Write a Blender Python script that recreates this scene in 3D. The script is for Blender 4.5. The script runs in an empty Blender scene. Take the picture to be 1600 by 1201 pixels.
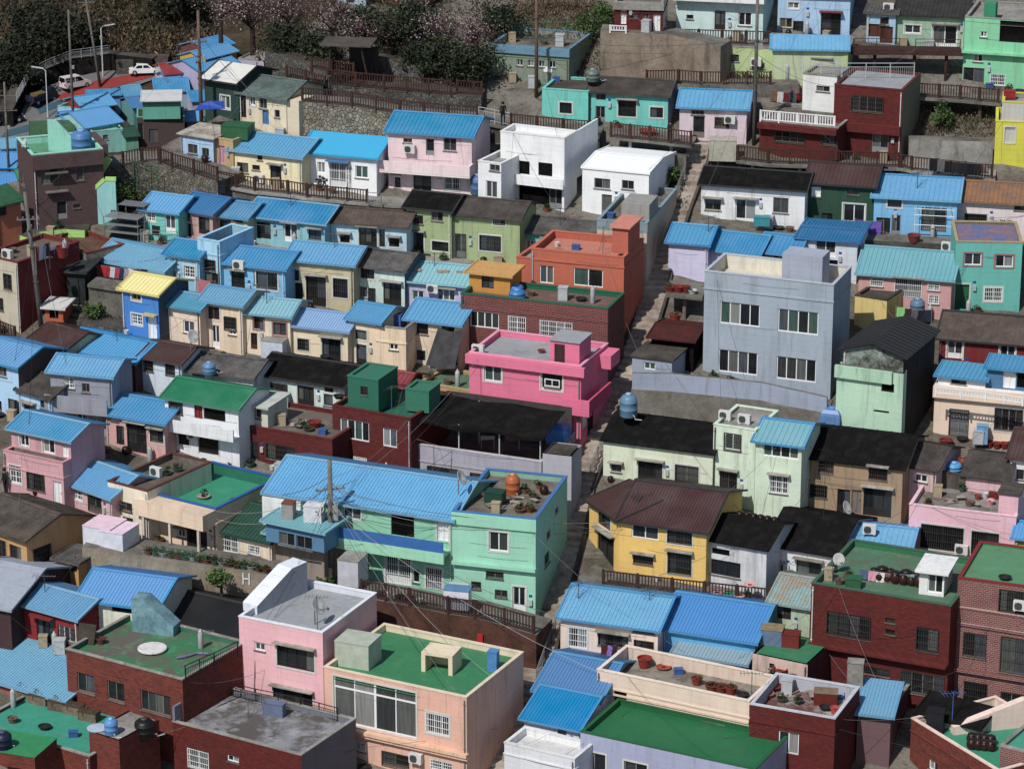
import bpy, math, random
from mathutils import Vector, Matrix
random.seed(7)
R = math.radians
S = bpy.context.scene
C = S.collection
# ---------------------------------------------------------------- camera, world, sun, exposure
F, PITCH, H0 = 5000.0, R(19.0), 90.0
cam = bpy.data.cameras.new('camera'); camo = bpy.data.objects.new('camera', cam); C.objects.link(camo)
camo.location = (0, 0, H0); camo.rotation_euler = (R(90) - PITCH, 0, 0)
cam.sensor_width = 36; cam.lens = 36 * F / 1600; cam.clip_start = 1; cam.clip_end = 3000
S.camera = camo
SUN_AZ, SUN_EL = R(33), R(50)          # shadows fall away from the camera and to the right
w = bpy.data.worlds.new('World'); S.world = w; w.use_nodes = True
nt = w.node_tree; bg = nt.nodes['Background']; sk = nt.nodes.new('ShaderNodeTexSky')
sk.sky_type = 'NISHITA'; sk.sun_disc = False; sk.sun_elevation = SUN_EL; sk.sun_rotation = R(180) + SUN_AZ
nt.links.new(sk.outputs[0], bg.inputs[0]); bg.inputs[1].default_value = 0.1
sl = bpy.data.lights.new('sun', 'SUN'); sl.energy = 4.7; sl.angle = R(.5); sl.color = (1, .965, .91)
so = bpy.data.objects.new('sun', sl); C.objects.link(so)
so.rotation_euler = Vector((math.sin(SUN_AZ) * math.cos(SUN_EL), math.cos(SUN_AZ) * math.cos(SUN_EL), -math.sin(SUN_EL))).to_track_quat('-Z', 'Y').to_euler()
S.view_settings.view_transform = 'Standard'; S.view_settings.look = 'None'
S.view_settings.exposure = -0.24; S.view_settings.gamma = 1
# ---------------------------------------------------------------- rays and terrain
CAM = Vector((0, 0, H0)); cp, sp = math.cos(PITCH), math.sin(PITCH)
def ray(px, py):
    a, b = (px - 800) / F, (py - 600.5) / F
    return Vector((a, cp - b * sp, -sp - b * cp))
def atz(px, py, z):
    d = ray(px, py); return CAM + d * ((z - H0) / d.z)
def zn(y): return 11 + (y - 167) * .36
def zf(y): return max(-46, -14 + (y - 430) * .30)
def atn(px, py, dz=0):
    d = ray(px, py)                      # near hillside plane raised by dz
    t = (11 - 167 * .36 + dz - H0) / (d.z - .36 * d.y); return CAM + d * t
def atf(px, py, dz=0):
    d = ray(px, py); t = (-14 - 430 * .30 + dz - H0) / (d.z - .30 * d.y); return CAM + d * t
def sc(p): return F / (p.y * cp + (H0 - p.z) * sp)      # photo pixels per metre at p
EDGE = [atn(*q) for q in ((-400, 330), (0, 300), (30, 262), (178, 262), (250, 215), (280, 196), (330, 178), (365, 118), (395, 100), (430, 62), (520, -10), (560, -200))]
def yb(x):
    if x <= EDGE[0].x: return EDGE[0].y
    for p, q in zip(EDGE, EDGE[1:]):
        if x <= q.x and q.x > p.x: return p.y + (q.y - p.y) * (x - p.x) / (q.x - p.x)
    return 420 if x > EDGE[-1].x + 25 else EDGE[-1].y + (x - EDGE[-1].x) * 6
def T(x, y):
    k = (y - yb(x)) / 9.0
    n = zn(min(y, 300)) + max(0, y - 300) * .1
    return n if k <= 0 else (zf(y) if k >= 1 else n + (zf(y) - n) * k)
# ---------------------------------------------------------------- mesh collector
class MB:
    def __init__(s): s.v = []; s.f = []; s.m = []; s.mats = []
    def mi(s, m):
        if m not in s.mats: s.mats.append(m)
        return s.mats.index(m)
    def face(s, pts, m=None):
        n = len(s.v); s.v += [tuple(p) for p in pts]; s.f.append(tuple(range(n, n + len(pts)))); s.m.append(s.mi(m) if m else 0)
    def box(s, x0, x1, y0, y1, z0, z1, m=None, M=None):
        P = [Vector((x, y, z)) for z in (z0, z1) for y in (y0, y1) for x in (x0, x1)]
        if M: P = [M @ p for p in P]
        n = len(s.v); s.v += [tuple(p) for p in P]; k = s.mi(m) if m else 0
        for f in ((0, 2, 3, 1), (4, 5, 7, 6), (0, 1, 5, 4), (2, 6, 7, 3), (0, 4, 6, 2), (1, 3, 7, 5)):
            s.f.append(tuple(n + i for i in f)); s.m.append(k)
    def tube(s, pts, r, n=6, m=None, r2=None, cap=True):
        k = s.mi(m) if m else 0; L = len(pts); base = len(s.v); pts = [Vector(p) for p in pts]
        for i, p in enumerate(pts):
            d = (pts[min(i + 1, L - 1)] - pts[max(i - 1, 0)]).normalized()
            a = d.cross(Vector((0, 0, 1))); a = a.normalized() if a.length > 1e-3 else Vector((1, 0, 0)); b = d.cross(a)
            rr = r + ((r2 if r2 is not None else r) - r) * i / max(1, L - 1)
            for j in range(n):
                t = 2 * math.pi * j / n; s.v.append(tuple(p + (a * math.cos(t) + b * math.sin(t)) * rr))
        for i in range(L - 1):
            for j in range(n):
                a = base + i * n + j; b = base + i * n + (j + 1) % n; s.f.append((a, b, b + n, a + n)); s.m.append(k)
        if cap:
            s.f.append(tuple(base + j for j in reversed(range(n)))); s.m.append(k)
            s.f.append(tuple(base + (L - 1) * n + j for j in range(n))); s.m.append(k)
    def lathe(s, prof, c=(0, 0, 0), n=14, m=None):
        k = s.mi(m) if m else 0; base = len(s.v)
        for r, z in prof:
            for j in range(n):
                t = 2 * math.pi * j / n; s.v.append((c[0] + r * math.cos(t), c[1] + r * math.sin(t), c[2] + z))
        for i in range(len(prof) - 1):
            for j in range(n):
                a = base + i * n + j; b = base + i * n + (j + 1) % n; s.f.append((a, b, b + n, a + n)); s.m.append(k)
        s.f.append(tuple(base + j for j in reversed(range(n)))); s.m.append(k)
        s.f.append(tuple(base + (len(prof) - 1) * n + j for j in range(n))); s.m.append(k)
    def mesh(s, name, mat=None, smooth=False):
        me = bpy.data.meshes.new(name); me.from_pydata(s.v, [], s.f)
        for m in (s.mats or [mat]): me.materials.append(m)
        if s.mats: me.polygons.foreach_set('material_index', s.m)
        if smooth: me.shade_smooth()
        me.update(); return me
    def obj(s, name, mat=None, parent=None, mw=None, smooth=False):
        if not s.f: return None
        o = bpy.data.objects.new(name, s.mesh(name, mat, smooth)); C.objects.link(o)
        if parent: o.parent = parent
        if mw is not None: o.matrix_local = mw
        return o
def tag(o, label=None, cat=None, group=None, kind=None):
    if label: o['label'] = label
    if cat: o['category'] = cat
    if group: o['group'] = group
    if kind: o['kind'] = kind
    return o
def empty(name, loc, rz=0):
    e = bpy.data.objects.new(name, None); C.objects.link(e); e.location = loc; e.rotation_euler = (0, 0, rz); e.empty_display_size = .2; return e
def newmesh(name, me, parent=None, ml=None):
    o = bpy.data.objects.new(name, me); C.objects.link(o)
    if parent: o.parent = parent
    if ml is not None: o.matrix_local = ml
    return o
# ---------------------------------------------------------------- materials
def lin(c):
    f = lambda v: (v / 255 / 12.92) if v / 255 <= .04045 else ((v / 255 + .055) / 1.055) ** 2.4
    r = [f(v) for v in c]; g = .3 * r[0] + .59 * r[1] + .11 * r[2]
    return tuple(v * .88 + g * .12 for v in r)
_mc = {}
class N:
    def __init__(s, name):
        s.m = bpy.data.materials.new(name); s.m.use_nodes = True; s.t = s.m.node_tree; s.b = s.t.nodes['Principled BSDF']
    def n(s, ty, **k):
        x = s.t.nodes.new('ShaderNode' + ty)
        for a, b in k.items():
            if a.startswith('i_'):
                x.inputs[a[2:].replace('_', ' ')].default_value = b
            else: setattr(x, a, b)
        return x
    def l(s, a, b): s.t.links.new(a, b)
    def coord(s, scale=(1, 1, 1), rnd=True):
        tc = s.n('TexCoord'); mp = s.n('Mapping'); mp.inputs['Scale'].default_value = scale; v = tc.outputs['Object']
        if rnd:
            oi = s.n('ObjectInfo'); mu = s.n('Math', operation='MULTIPLY'); mu.inputs[1].default_value = 57.0
            s.l(oi.outputs['Random'], mu.inputs[0]); ad = s.n('VectorMath', operation='ADD'); s.l(v, ad.inputs[0]); s.l(mu.outputs[0], ad.inputs[1]); v = ad.outputs[0]
        s.l(v, mp.inputs[0]); return mp.outputs[0]
    def ramp(s, src, p0, p1, a=0, b=1):
        r = s.n('MapRange'); r.inputs[1].default_value = p0; r.inputs[2].default_value = p1; r.inputs[3].default_value = a; r.inputs[4].default_value = b
        s.l(src, r.inputs[0]); return r.outputs[0]
    def noise(s, vec, scale, detail=4, rough=.6):
        x = s.n('TexNoise'); x.inputs['Scale'].default_value = scale; x.inputs['Detail'].default_value = detail; x.inputs['Roughness'].default_value = rough
        s.l(vec, x.inputs['Vector']); return x.outputs[0]
    def mix(s, fac, a, b, mode='MIX'):
        x = s.n('Mix', data_type='RGBA', blend_type=mode)
        for sock, v in ((x.inputs[0], fac), (x.inputs[6], a), (x.inputs[7], b)):
            if isinstance(v, (int, float)): sock.default_value = v
            elif isinstance(v, tuple): sock.default_value = (*v, 1)
            else: s.l(v, sock)
        return x.outputs[2]
    def bump(s, h, strength, dist=.02):
        b = s.n('Bump'); b.inputs['Strength'].default_value = strength; b.inputs['Distance'].default_value = dist; s.l(h, b.inputs['Height']); s.l(b.outputs[0], s.b.inputs['Normal'])
    def fin(s, col, rough=.8, spec=.3):
        if isinstance(col, tuple): s.b.inputs['Base Color'].default_value = (*col, 1)
        else: s.l(col, s.b.inputs['Base Color'])
        if isinstance(rough, (int, float)): s.b.inputs['Roughness'].default_value = rough
        else: s.l(rough, s.b.inputs['Roughness'])
        s.b.inputs['Specular IOR Level'].default_value = spec; return s.m
def cached(f):
    def g(*a):
        k = (f.__name__,) + a
        if k not in _mc: _mc[k] = f(*a)
        return _mc[k]
    return g
@cached
def plaster(c, dirt=.35):
    s = N('painted_plaster'); v = s.coord(); l = lin(c)
    st = s.noise(s.coord((1.6, 1.6, .22)), 1.0, 5, .65); bl = s.noise(v, .55, 6, .7); fi = s.noise(v, 7, 4, .7)
    c1 = s.mix(s.ramp(bl, .35, .7), l, tuple(min(1, x * .86 + .01) for x in l))
    c1 = s.mix(s.ramp(fi, .3, .75, 0, .22), c1, tuple(x * .7 for x in l))
    f = s.ramp(st, .51, .72, 0, min(1, dirt * 1.25)); c1 = s.mix(f, c1, tuple(x * .3 + .06 for x in l))
    s2 = s.noise(s.coord((4.5, 4.5, .3)), 1.0, 4, .6); c1 = s.mix(s.ramp(s2, .56, .7, 0, min(.8, .12 + dirt * 1.1)), c1, tuple(x * .42 + .03 for x in l))
    ch = s.noise(v, 2.3, 8, .75); c1 = s.mix(s.ramp(ch, .63, .70, 0, min(1, dirt * 1.5)), c1, (.17, .155, .135))
    tc = s.n('TexCoord'); sx = s.n('SeparateXYZ'); s.l(tc.outputs['Object'], sx.inputs[0]); m1 = s.n('Math', operation='MULTIPLY'); m1.inputs[1].default_value = 2.6; s.l(sx.outputs[2], m1.inputs[0])
    m2 = s.n('Math', operation='FRACT'); s.l(m1.outputs[0], m2.inputs[0]); ln = s.n('Math', operation='LESS_THAN'); ln.inputs[1].default_value = .085; s.l(m2.outputs[0], ln.inputs[0])
    lf = s.n('Math', operation='MULTIPLY'); s.l(ln.outputs[0], lf.inputs[0]); s.l(s.ramp(bl, .4, .6, .05, .3), lf.inputs[1]); c1 = s.mix(lf.outputs[0], c1, tuple(x * .45 for x in l))   # block courses showing through the paint
    s.bump(fi, .35, .03)
    return s.fin(c1, .85, .2)
@cached
def flat(c, rough=.6, var=.15):
    s = N('paint'); l = lin(c); n = s.noise(s.coord(), 2.2, 5, .65)
    return s.fin(s.mix(s.ramp(n, .35, .7, 0, 1), l, tuple(x * (1 - var) for x in l)), rough, .35)
@cached
def metal_roof(c, wear=.3):
    s = N('painted_sheet_roof'); l = lin(c); v = s.coord(); a = s.noise(v, .45, 5, .65); b = s.noise(v, 5, 5, .7)
    oi = s.n('ObjectInfo'); hv = s.n('HueSaturation'); hv.inputs['Color'].default_value = (*l, 1); r7 = s.n('Math', operation='FRACT'); r8 = s.n('Math', operation='MULTIPLY'); r8.inputs[1].default_value = 7.3; s.l(oi.outputs['Random'], r8.inputs[0]); s.l(r8.outputs[0], r7.inputs[0]); s.l(s.ramp(r7.outputs[0], 0, 1, .478, .503), hv.inputs['Hue'])
    s.l(s.ramp(oi.outputs['Random'], 0, 1, .78, 1.12), hv.inputs['Value']); s.l(s.ramp(oi.outputs['Random'], 0, 1, 1.08, .82), hv.inputs['Saturation'])
    pale = tuple(min(1, x * .85 + .06) for x in l)
    col = s.mix(s.ramp(a, .4, .72, 0, wear * 1.6), hv.outputs[0], pale)
    col = s.mix(s.ramp(b, .52, .72, 0, wear * 1.2), col, tuple(x * .6 + .015 for x in l))
    r = s.noise(v, 1.1, 7, .8); col = s.mix(s.ramp(r, .64, .73, 0, wear * 1.7), col, (.16, .1, .06))
    return s.fin(col, s.ramp(a, .3, .7, .38, .6), .4)
@cached
def rough_roof(c, c2):
    s = N('weathered_roof'); v = s.coord(); a = s.noise(v, .9, 7, .75); b = s.noise(v, 6, 4, .7)
    col = s.mix(s.ramp(a, .38, .62), lin(c), lin(c2)); col = s.mix(s.ramp(b, .45, .75, 0, .6), col, tuple(x * .45 for x in lin(c)))
    s.bump(b, .5, .04); return s.fin(col, .92, .15)
@cached
def tarp(c):
    s = N('tarp'); v = s.coord(); a = s.noise(v, 1.3, 5, .6); b = s.noise(v, 8, 4, .6); l = lin(c)
    col = s.mix(s.ramp(a, .45, .75, 0, .6), l, tuple(x * 2.1 + .006 for x in l)); col = s.mix(s.ramp(s.noise(v, 3.5, 8, .8), .62, .7, 0, .5), col, (.07, .062, .055)); s.bump(a, .6, .12); return s.fin(col, .97, .04)
@cached
def brick(c, c2, mor, bs=5.0):
    s = N('brickwork'); tc = s.n('TexCoord'); sx = s.n('SeparateXYZ'); s.l(tc.outputs['Object'], sx.inputs[0])
    ad = s.n('Math', operation='ADD'); s.l(sx.outputs[0], ad.inputs[0]); s.l(sx.outputs[1], ad.inputs[1])
    cb = s.n('CombineXYZ'); s.l(ad.outputs[0], cb.inputs[0]); s.l(sx.outputs[2], cb.inputs[1])
    b = s.n('TexBrick'); s.l(cb.outputs[0], b.inputs['Vector'])
    b.inputs['Color1'].default_value = (*lin(c), 1); b.inputs['Color2'].default_value = (*lin(c2), 1); b.inputs['Mortar'].default_value = (*lin(mor), 1)
    b.inputs['Scale'].default_value = bs; b.inputs['Mortar Size'].default_value = .035; b.inputs['Brick Width'].default_value = 1.1; b.inputs['Row Height'].default_value = .5; b.inputs['Bias'].default_value = -.1
    v = s.coord(); a = s.noise(v, .8, 6, .7); col = s.mix(s.ramp(a, .5, .75, 0, .35), b.outputs['Color'], (.03, .02, .02))
    e = s.noise(v, 1.2, 8, .85); col = s.mix(s.ramp(e, .68, .73, 0, .35), col, (.4, .37, .35))
    s.bump(b.outputs['Fac'], -.4, .02); return s.fin(col, .85, .2)
@cached
def concrete(c=(128, 124, 116), c2=(84, 80, 73)):
    s = N('concrete'); v = s.coord(); a = s.noise(v, .5, 8, .72); b = s.noise(v, 5, 5, .7); st = s.noise(s.coord((1.5, 1.5, .2)), 1.2, 5, .65)
    col = s.mix(s.ramp(a, .36, .64), lin(c), lin(c2)); col = s.mix(s.ramp(b, .4, .75, 0, .5), col, tuple(x * .6 for x in lin(c2)))
    col = s.mix(s.ramp(st, .56, .72, 0, .6), col, (.035, .032, .028)); s.bump(b, .5, .04); return s.fin(col, .92, .15)
@cached
def stone(c=(150, 142, 128), c2=(92, 86, 76), scale=2.2):
    s = N('rubble_stone'); v = s.coord(rnd=False); vo = s.n('TexVoronoi'); vo.inputs['Scale'].default_value = scale; s.l(v, vo.inputs['Vector'])
    ve = s.n('TexVoronoi', feature='DISTANCE_TO_EDGE'); ve.inputs['Scale'].default_value = scale; s.l(v, ve.inputs['Vector'])
    sep = s.n('SeparateColor'); s.l(vo.outputs['Color'], sep.inputs[0])
    col = s.mix(sep.outputs[0], lin(c), lin(c2)); col = s.mix(s.ramp(ve.outputs[0], .02, .07, .8, 0), col, (.08, .074, .064))
    col = s.mix(s.ramp(s.noise(v, .6, 7, .75), .45, .65, 0, .75), col, (.06, .055, .045)); s.bump(s.ramp(ve.outputs[0], 0, .12), .8, .08); return s.fin(col, .9, .2)
@cached
def wood(c=(66, 42, 35)):
    s = N('stained_wood'); v = s.coord(); a = s.noise(v, 3, 5, .7); l = lin(c)
    return s.fin(s.mix(s.ramp(a, .35, .7), tuple(x * 1.25 for x in l), tuple(x * .55 for x in l)), .75, .25)
@cached
def floorpaint(c, wear=.4, w2=(95, 86, 78)):
    s = N('roof_coating'); v = s.coord(); a = s.noise(v, .42, 8, .75); b = s.noise(v, 2.2, 6, .7); l = lin(c)
    col = s.mix(s.ramp(b, .35, .75, 0, .5), l, tuple(x * .62 for x in l)); col = s.mix(s.ramp(a, .62 - .24 * wear, .7 - .2 * wear, 0, min(1, wear * 1.6)), col, lin(w2))
    d = s.noise(v, .9, 4, .6); col = s.mix(s.ramp(d, .55, .62, 0, .45 * wear), col, tuple(min(1, x * 1.4 + .05) for x in l))
    return s.fin(col, .62, .35)
@cached
def glass():
    return paneglass(0)
GL = ((.016, .019, .022), (.042, .046, .048), (.11, .118, .112), (.055, .095, .082), (.24, .245, .235), (.075, .085, .1))
@cached
def paneglass(i):
    s = N('window_glass'); n = s.noise(s.coord((9, 9, .4)), 1, 3, .5); c = GL[i]
    return s.fin(s.mix(s.ramp(n, .4, .65, 0, .5), c, tuple(x * .4 for x in c)), .12, .5)
def _old():
    s = N('window_glass'); oi = s.n('ObjectInfo'); cr = s.n('ValToRGB'); cr.color_ramp.interpolation = 'CONSTANT'
    e = cr.color_ramp.elements; e[0].color = (.012, .014, .017, 1); e[1].position = .45; e[1].color = (.03, .032, .034, 1)
    for p, c in ((.68, (.085, .088, .082, 1)), (.8, (.035, .06, .055, 1)), (.9, (.14, .15, .145, 1))):
        x = e.new(p); x.color = c
    s.l(oi.outputs['Random'], cr.inputs[0]); n = s.noise(s.coord((9, 9, .4)), 1, 3, .5)
    return s.fin(s.mix(s.ramp(n, .4, .65, 0, .55), cr.outputs[0], (.008, .008, .01)), .12, .5)
WHITE, OFFW, DARK, BLK, BRN, GRY, STL = (225, 226, 226), (200, 200, 194), (44, 40, 38), (24, 23, 23), (86, 48, 38), (130, 132, 134), (165, 166, 168)
FC = {'w': WHITE, 'd': DARK, 'b': BRN, 'k': GRY, 'o': (120, 108, 100), 'r': (120, 40, 36), 'u': (70, 120, 170), 'y': (200, 176, 96), 'n': (30, 96, 62), 'p': (190, 140, 170)}
# ---------------------------------------------------------------- wall panels with real openings
def panel(mb, W, z0, z1, rects, f, mat, rev, depth=.13):
    rects = [(max(.03, a), max(z0 + .02, b), min(W - .03, c), min(z1 - .03, d)) for a, b, c, d in rects]
    rects = [r for r in rects if r[2] - r[0] > .08 and r[3] - r[1] > .08]
    us = sorted({0, W, *[r[0] for r in rects], *[r[2] for r in rects]}); vs = sorted({z0, z1, *[r[1] for r in rects], *[r[3] for r in rects]})
    op = lambda u, v: any(r[0] < u < r[2] and r[1] < v < r[3] for r in rects)
    for i in range(len(us) - 1):
        for j in range(len(vs) - 1):
            a, c, b, d = us[i], us[i + 1], vs[j], vs[j + 1]
            if not op((a + c) / 2, (b + d) / 2): mb.face([f(a, b, 0), f(c, b, 0), f(c, d, 0), f(a, d, 0)], mat)
            else:
                e = 1e-4
                if not op(a - e, (b + d) / 2): mb.face([f(a, b, 0), f(a, b, depth), f(a, d, depth), f(a, d, 0)], rev)
                if not op(c + e, (b + d) / 2): mb.face([f(c, b, depth), f(c, b, 0), f(c, d, 0), f(c, d, depth)], rev)
                if not op((a + c) / 2, b - e): mb.face([f(a, b, 0), f(c, b, 0), f(c, b, depth), f(a, b, depth)], rev)
                if not op((a + c) / 2, d + e): mb.face([f(a, d, 0), f(a, d, depth), f(c, d, depth), f(c, d, 0)], rev)
    return rects
def fbox(mb, f, u0, u1, v0, v1, d0, d1, m=None):
    P = [Vector(f(u, v, d)) for d in (d0, d1) for v in (v0, v1) for u in (u0, u1)]
    n = len(mb.v); mb.v += [tuple(p) for p in P]; k = mb.mi(m) if m else 0
    for q in ((0, 1, 3, 2), (4, 6, 7, 5), (0, 4, 5, 1), (2, 3, 7, 6), (0, 2, 6, 4), (1, 5, 7, 3)): mb.f.append(tuple(n + i for i in q)); mb.m.append(k)
def opening(root, ml, f, r, kind, depth=.13):
    """window or door filling the wall opening r=(u0,v0,u1,v1)"""
    u0, v0, u1, v1 = r; col = FC[kind[0]]; nd = ''.join(ch for ch in kind if ch.isdigit()); n = int(nd) if nd else 2
    door = 'D' in kind; e = MB()
    void = 'O' in kind; pl_ = not void and 'S' not in kind; np_ = n if pl_ else 1
    for i in range(np_):
        a_, b_ = u0 + (u1 - u0) * i / np_, u0 + (u1 - u0) * (i + 1) / np_
        e.face([f(a_, v0, depth - .01), f(b_, v0, depth - .01), f(b_, v1, depth - .01), f(a_, v1, depth - .01)], paneglass((2, 4, 1, 2)[i % 4] if 'X' in kind else rng.choice((0, 0, 0, 1, 1, 2, 3, 4, 5) if kind[0] == 'w' else (0, 0, 0, 0, 1, 1, 2, 5))) if pl_ else None)
    m = tarp((16, 15, 15)) if void else (flat(col, .5, .1) if 'S' in kind else None)  # open voids: near-black sheet painted in for the shade inside the opening
    w = e.obj('doorway' if void else ('door' if door else 'window'), m, root, ml)
    if void: return w
    k = MB(); t = (.065 if kind[0] == 'w' else .05) if u1 - u0 > .5 else .035; fm = flat(col, .45, .08); d0, d1 = depth - .06, depth - .012
    fbox(k, f, u0, u0 + t, v0, v1, d0, d1); fbox(k, f, u1 - t, u1, v0, v1, d0, d1); fbox(k, f, u0 + t, u1 - t, v0, v0 + t, d0, d1); fbox(k, f, u0 + t, u1 - t, v1 - t, v1, d0, d1)
    for i in range(1, n): u = u0 + (u1 - u0) * i / n; fbox(k, f, u - t / 2, u + t / 2, v0 + t, v1 - t, d0 + .004, d1)
    if 'X' in kind:
        v = v0 + (v1 - v0) * .76; fbox(k, f, u0 + t, u1 - t, v - .05, v + .05, d0 + .006, d1); fbox(k, f, (u0 + u1) / 2 - .07, (u0 + u1) / 2 + .07, v0 + t, v1 - t, d0 - .004, d1)
    if 'm' in kind:                        # cross bars
        for q in (.36, .68): v = v0 + (v1 - v0) * q; fbox(k, f, u0 + t, u1 - t, v - .015, v + .015, d0 + .008, d1)
        for i in range(2 * n):
            if i % 2: u = u0 + (u1 - u0) * i / (2 * n); fbox(k, f, u - .012, u + .012, v0 + t, v1 - t, d0 + .01, d1)
    if door and 'S' not in kind:
        fbox(k, f, u0 + t, u1 - t, v0 + t, v0 + (v1 - v0) * .27, d0 + .015, d1)
        if v1 - v0 > 2: v = v0 + 1.95; fbox(k, f, u0 + t, u1 - t, v - .03, v + .03, d0 + .006, d1)
    if door and 'S' in kind:
        fbox(k, f, u1 - .16, u1 - .11, v0 + .9, v0 + 1.02, d0 - .03, d1)
    k.obj('frame', fm, w)
    if 'g' in kind or 'G' in kind or 'B' in kind:
        gm = flat(WHITE if 'g' in kind else (58, 54, 50), .5, .1); g = MB(); nb = max(3, int((u1 - u0) / .13)); o = -.09 if 'B' in kind else -.03
        for i in range(nb + 1): u = u0 + .02 + (u1 - u0 - .04) * i / nb; fbox(g, f, u - .011, u + .011, v0 + .03, v1 - .03, o, o + .02)
        for q in (.02, .36, .68, .98): v = v0 + (v1 - v0) * q; fbox(g, f, u0 - .02, u1 + .02, v - .015, v + .015, o - .012, o - .001)
        for u in (u0 - .01, u1 + .01): fbox(g, f, u - .012, u + .012, v0, v1, o - .012, .02)
        g.obj('grille', gm, w)
    if 't' in kind or 'q' in kind:
        g = MB(); b = .1; cm = flat(OFFW if 't' in kind else (150, 112, 112), .7, .2)
        fbox(g, f, u0 - b, u0 - .001, v0 - b, v1 + b, -.025, .01); fbox(g, f, u1 + .001, u1 + b, v0 - b, v1 + b, -.025, .01)
        fbox(g, f, u0, u1, v1 + .001, v1 + b, -.024, .01)
        if not door: fbox(g, f, u0, u1, v0 - b, v0 - .001, -.03, .01)
        g.obj('surround', cm, w)
    elif not door and 's' not in kind:
        g = MB(); fbox(g, f, u0 - .06, u1 + .06, v0 - .07, v0 - .004, -.06, .01); g.obj('sill', concrete(), w)
    if 'a' in kind or 'A' in kind:
        g = MB(); fbox(g, f, u0 - .15, u1 + .15, v1 + .12, v1 + .19, -.38 if 'a' in kind else -.5, .01)
        g.obj('awning', concrete((176, 172, 162), (120, 114, 104)) if 'a' in kind else flat(FC[kind[kind.index('A') + 1]] if kind.index('A') + 1 < len(kind) and kind[kind.index('A') + 1] in FC else (70, 120, 170), .6, .2), w)
    return w
# ---------------------------------------------------------------- ribbed sheet slope
def slope(mb, x0, x1, y0, z0, y1, z1, sp_, rh=.04, th=.06, rib=.06, m=None):
    """top surface runs from the low edge (y0,z0) to the high edge (y1,z1); ribs run up the slope"""
    d = Vector((0, y1 - y0, z1 - z0)); n = Vector((0, -d.z, d.y)).normalized(); A = Vector((0, y0, z0)); B = Vector((0, y1, z1))
    if n.z < 0: n = -n
    cnt = max(1, int(round((x1 - x0) / sp_))); st = (x1 - x0) / cnt; pr = [(x0, 0)]
    for i in range(cnt):
        c = x0 + st * (i + .5)
        if rh > 0: pr += [(c - rib / 2 - .012, 0), (c - rib / 2, rh), (c + rib / 2, rh), (c + rib / 2 + .012, 0)]
    pr.append((x1, 0)); k = mb.mi(m) if m else 0; b = len(mb.v)
    for x, h in pr:
        for Q in (A, B): mb.v.append(tuple(Q + Vector((x, 0, 0)) + n * h))
    for i in range(len(pr) - 1):
        q = b + 2 * i; mb.f.append((q, q + 2, q + 3, q + 1)); mb.m.append(k)
    lo = [A + Vector((x0, 0, 0)) - n * th, A + Vector((x1, 0, 0)) - n * th, B + Vector((x1, 0, 0)) - n * th, B + Vector((x0, 0, 0)) - n * th]
    up = [p + n * th for p in lo]
    mb.face([lo[0], lo[3], lo[2], lo[1]], m)
    for i in range(4): j = (i + 1) % 4; mb.face([lo[i], lo[j], up[j], up[i]], m)
def bar(mb, p, q, w, h, m=None):
    """box beam from p to q, width w across, height h up"""
    p, q = Vector(p), Vector(q); d = (q - p).normalized(); s_ = d.cross(Vector((0, 0, 1)))
    s_ = s_.normalized() if s_.length > 1e-4 else Vector((1, 0, 0)); u = s_.cross(d); k = mb.mi(m) if m else 0; n = len(mb.v)
    for e in (p, q):
        for a, b in ((-1, 0), (1, 0), (1, 1), (-1, 1)): mb.v.append(tuple(e + s_ * (a * w / 2) + u * (b * h)))
    for f in ((0, 1, 2, 3), (7, 6, 5, 4), (0, 4, 5, 1), (1, 5, 6, 2), (2, 6, 7, 3), (3, 7, 4, 0)): mb.f.append(tuple(n + i for i in f)); mb.m.append(k)
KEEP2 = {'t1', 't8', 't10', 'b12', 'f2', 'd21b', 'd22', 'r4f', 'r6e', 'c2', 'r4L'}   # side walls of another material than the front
HS = {}; rng = random.Random(11)
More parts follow.
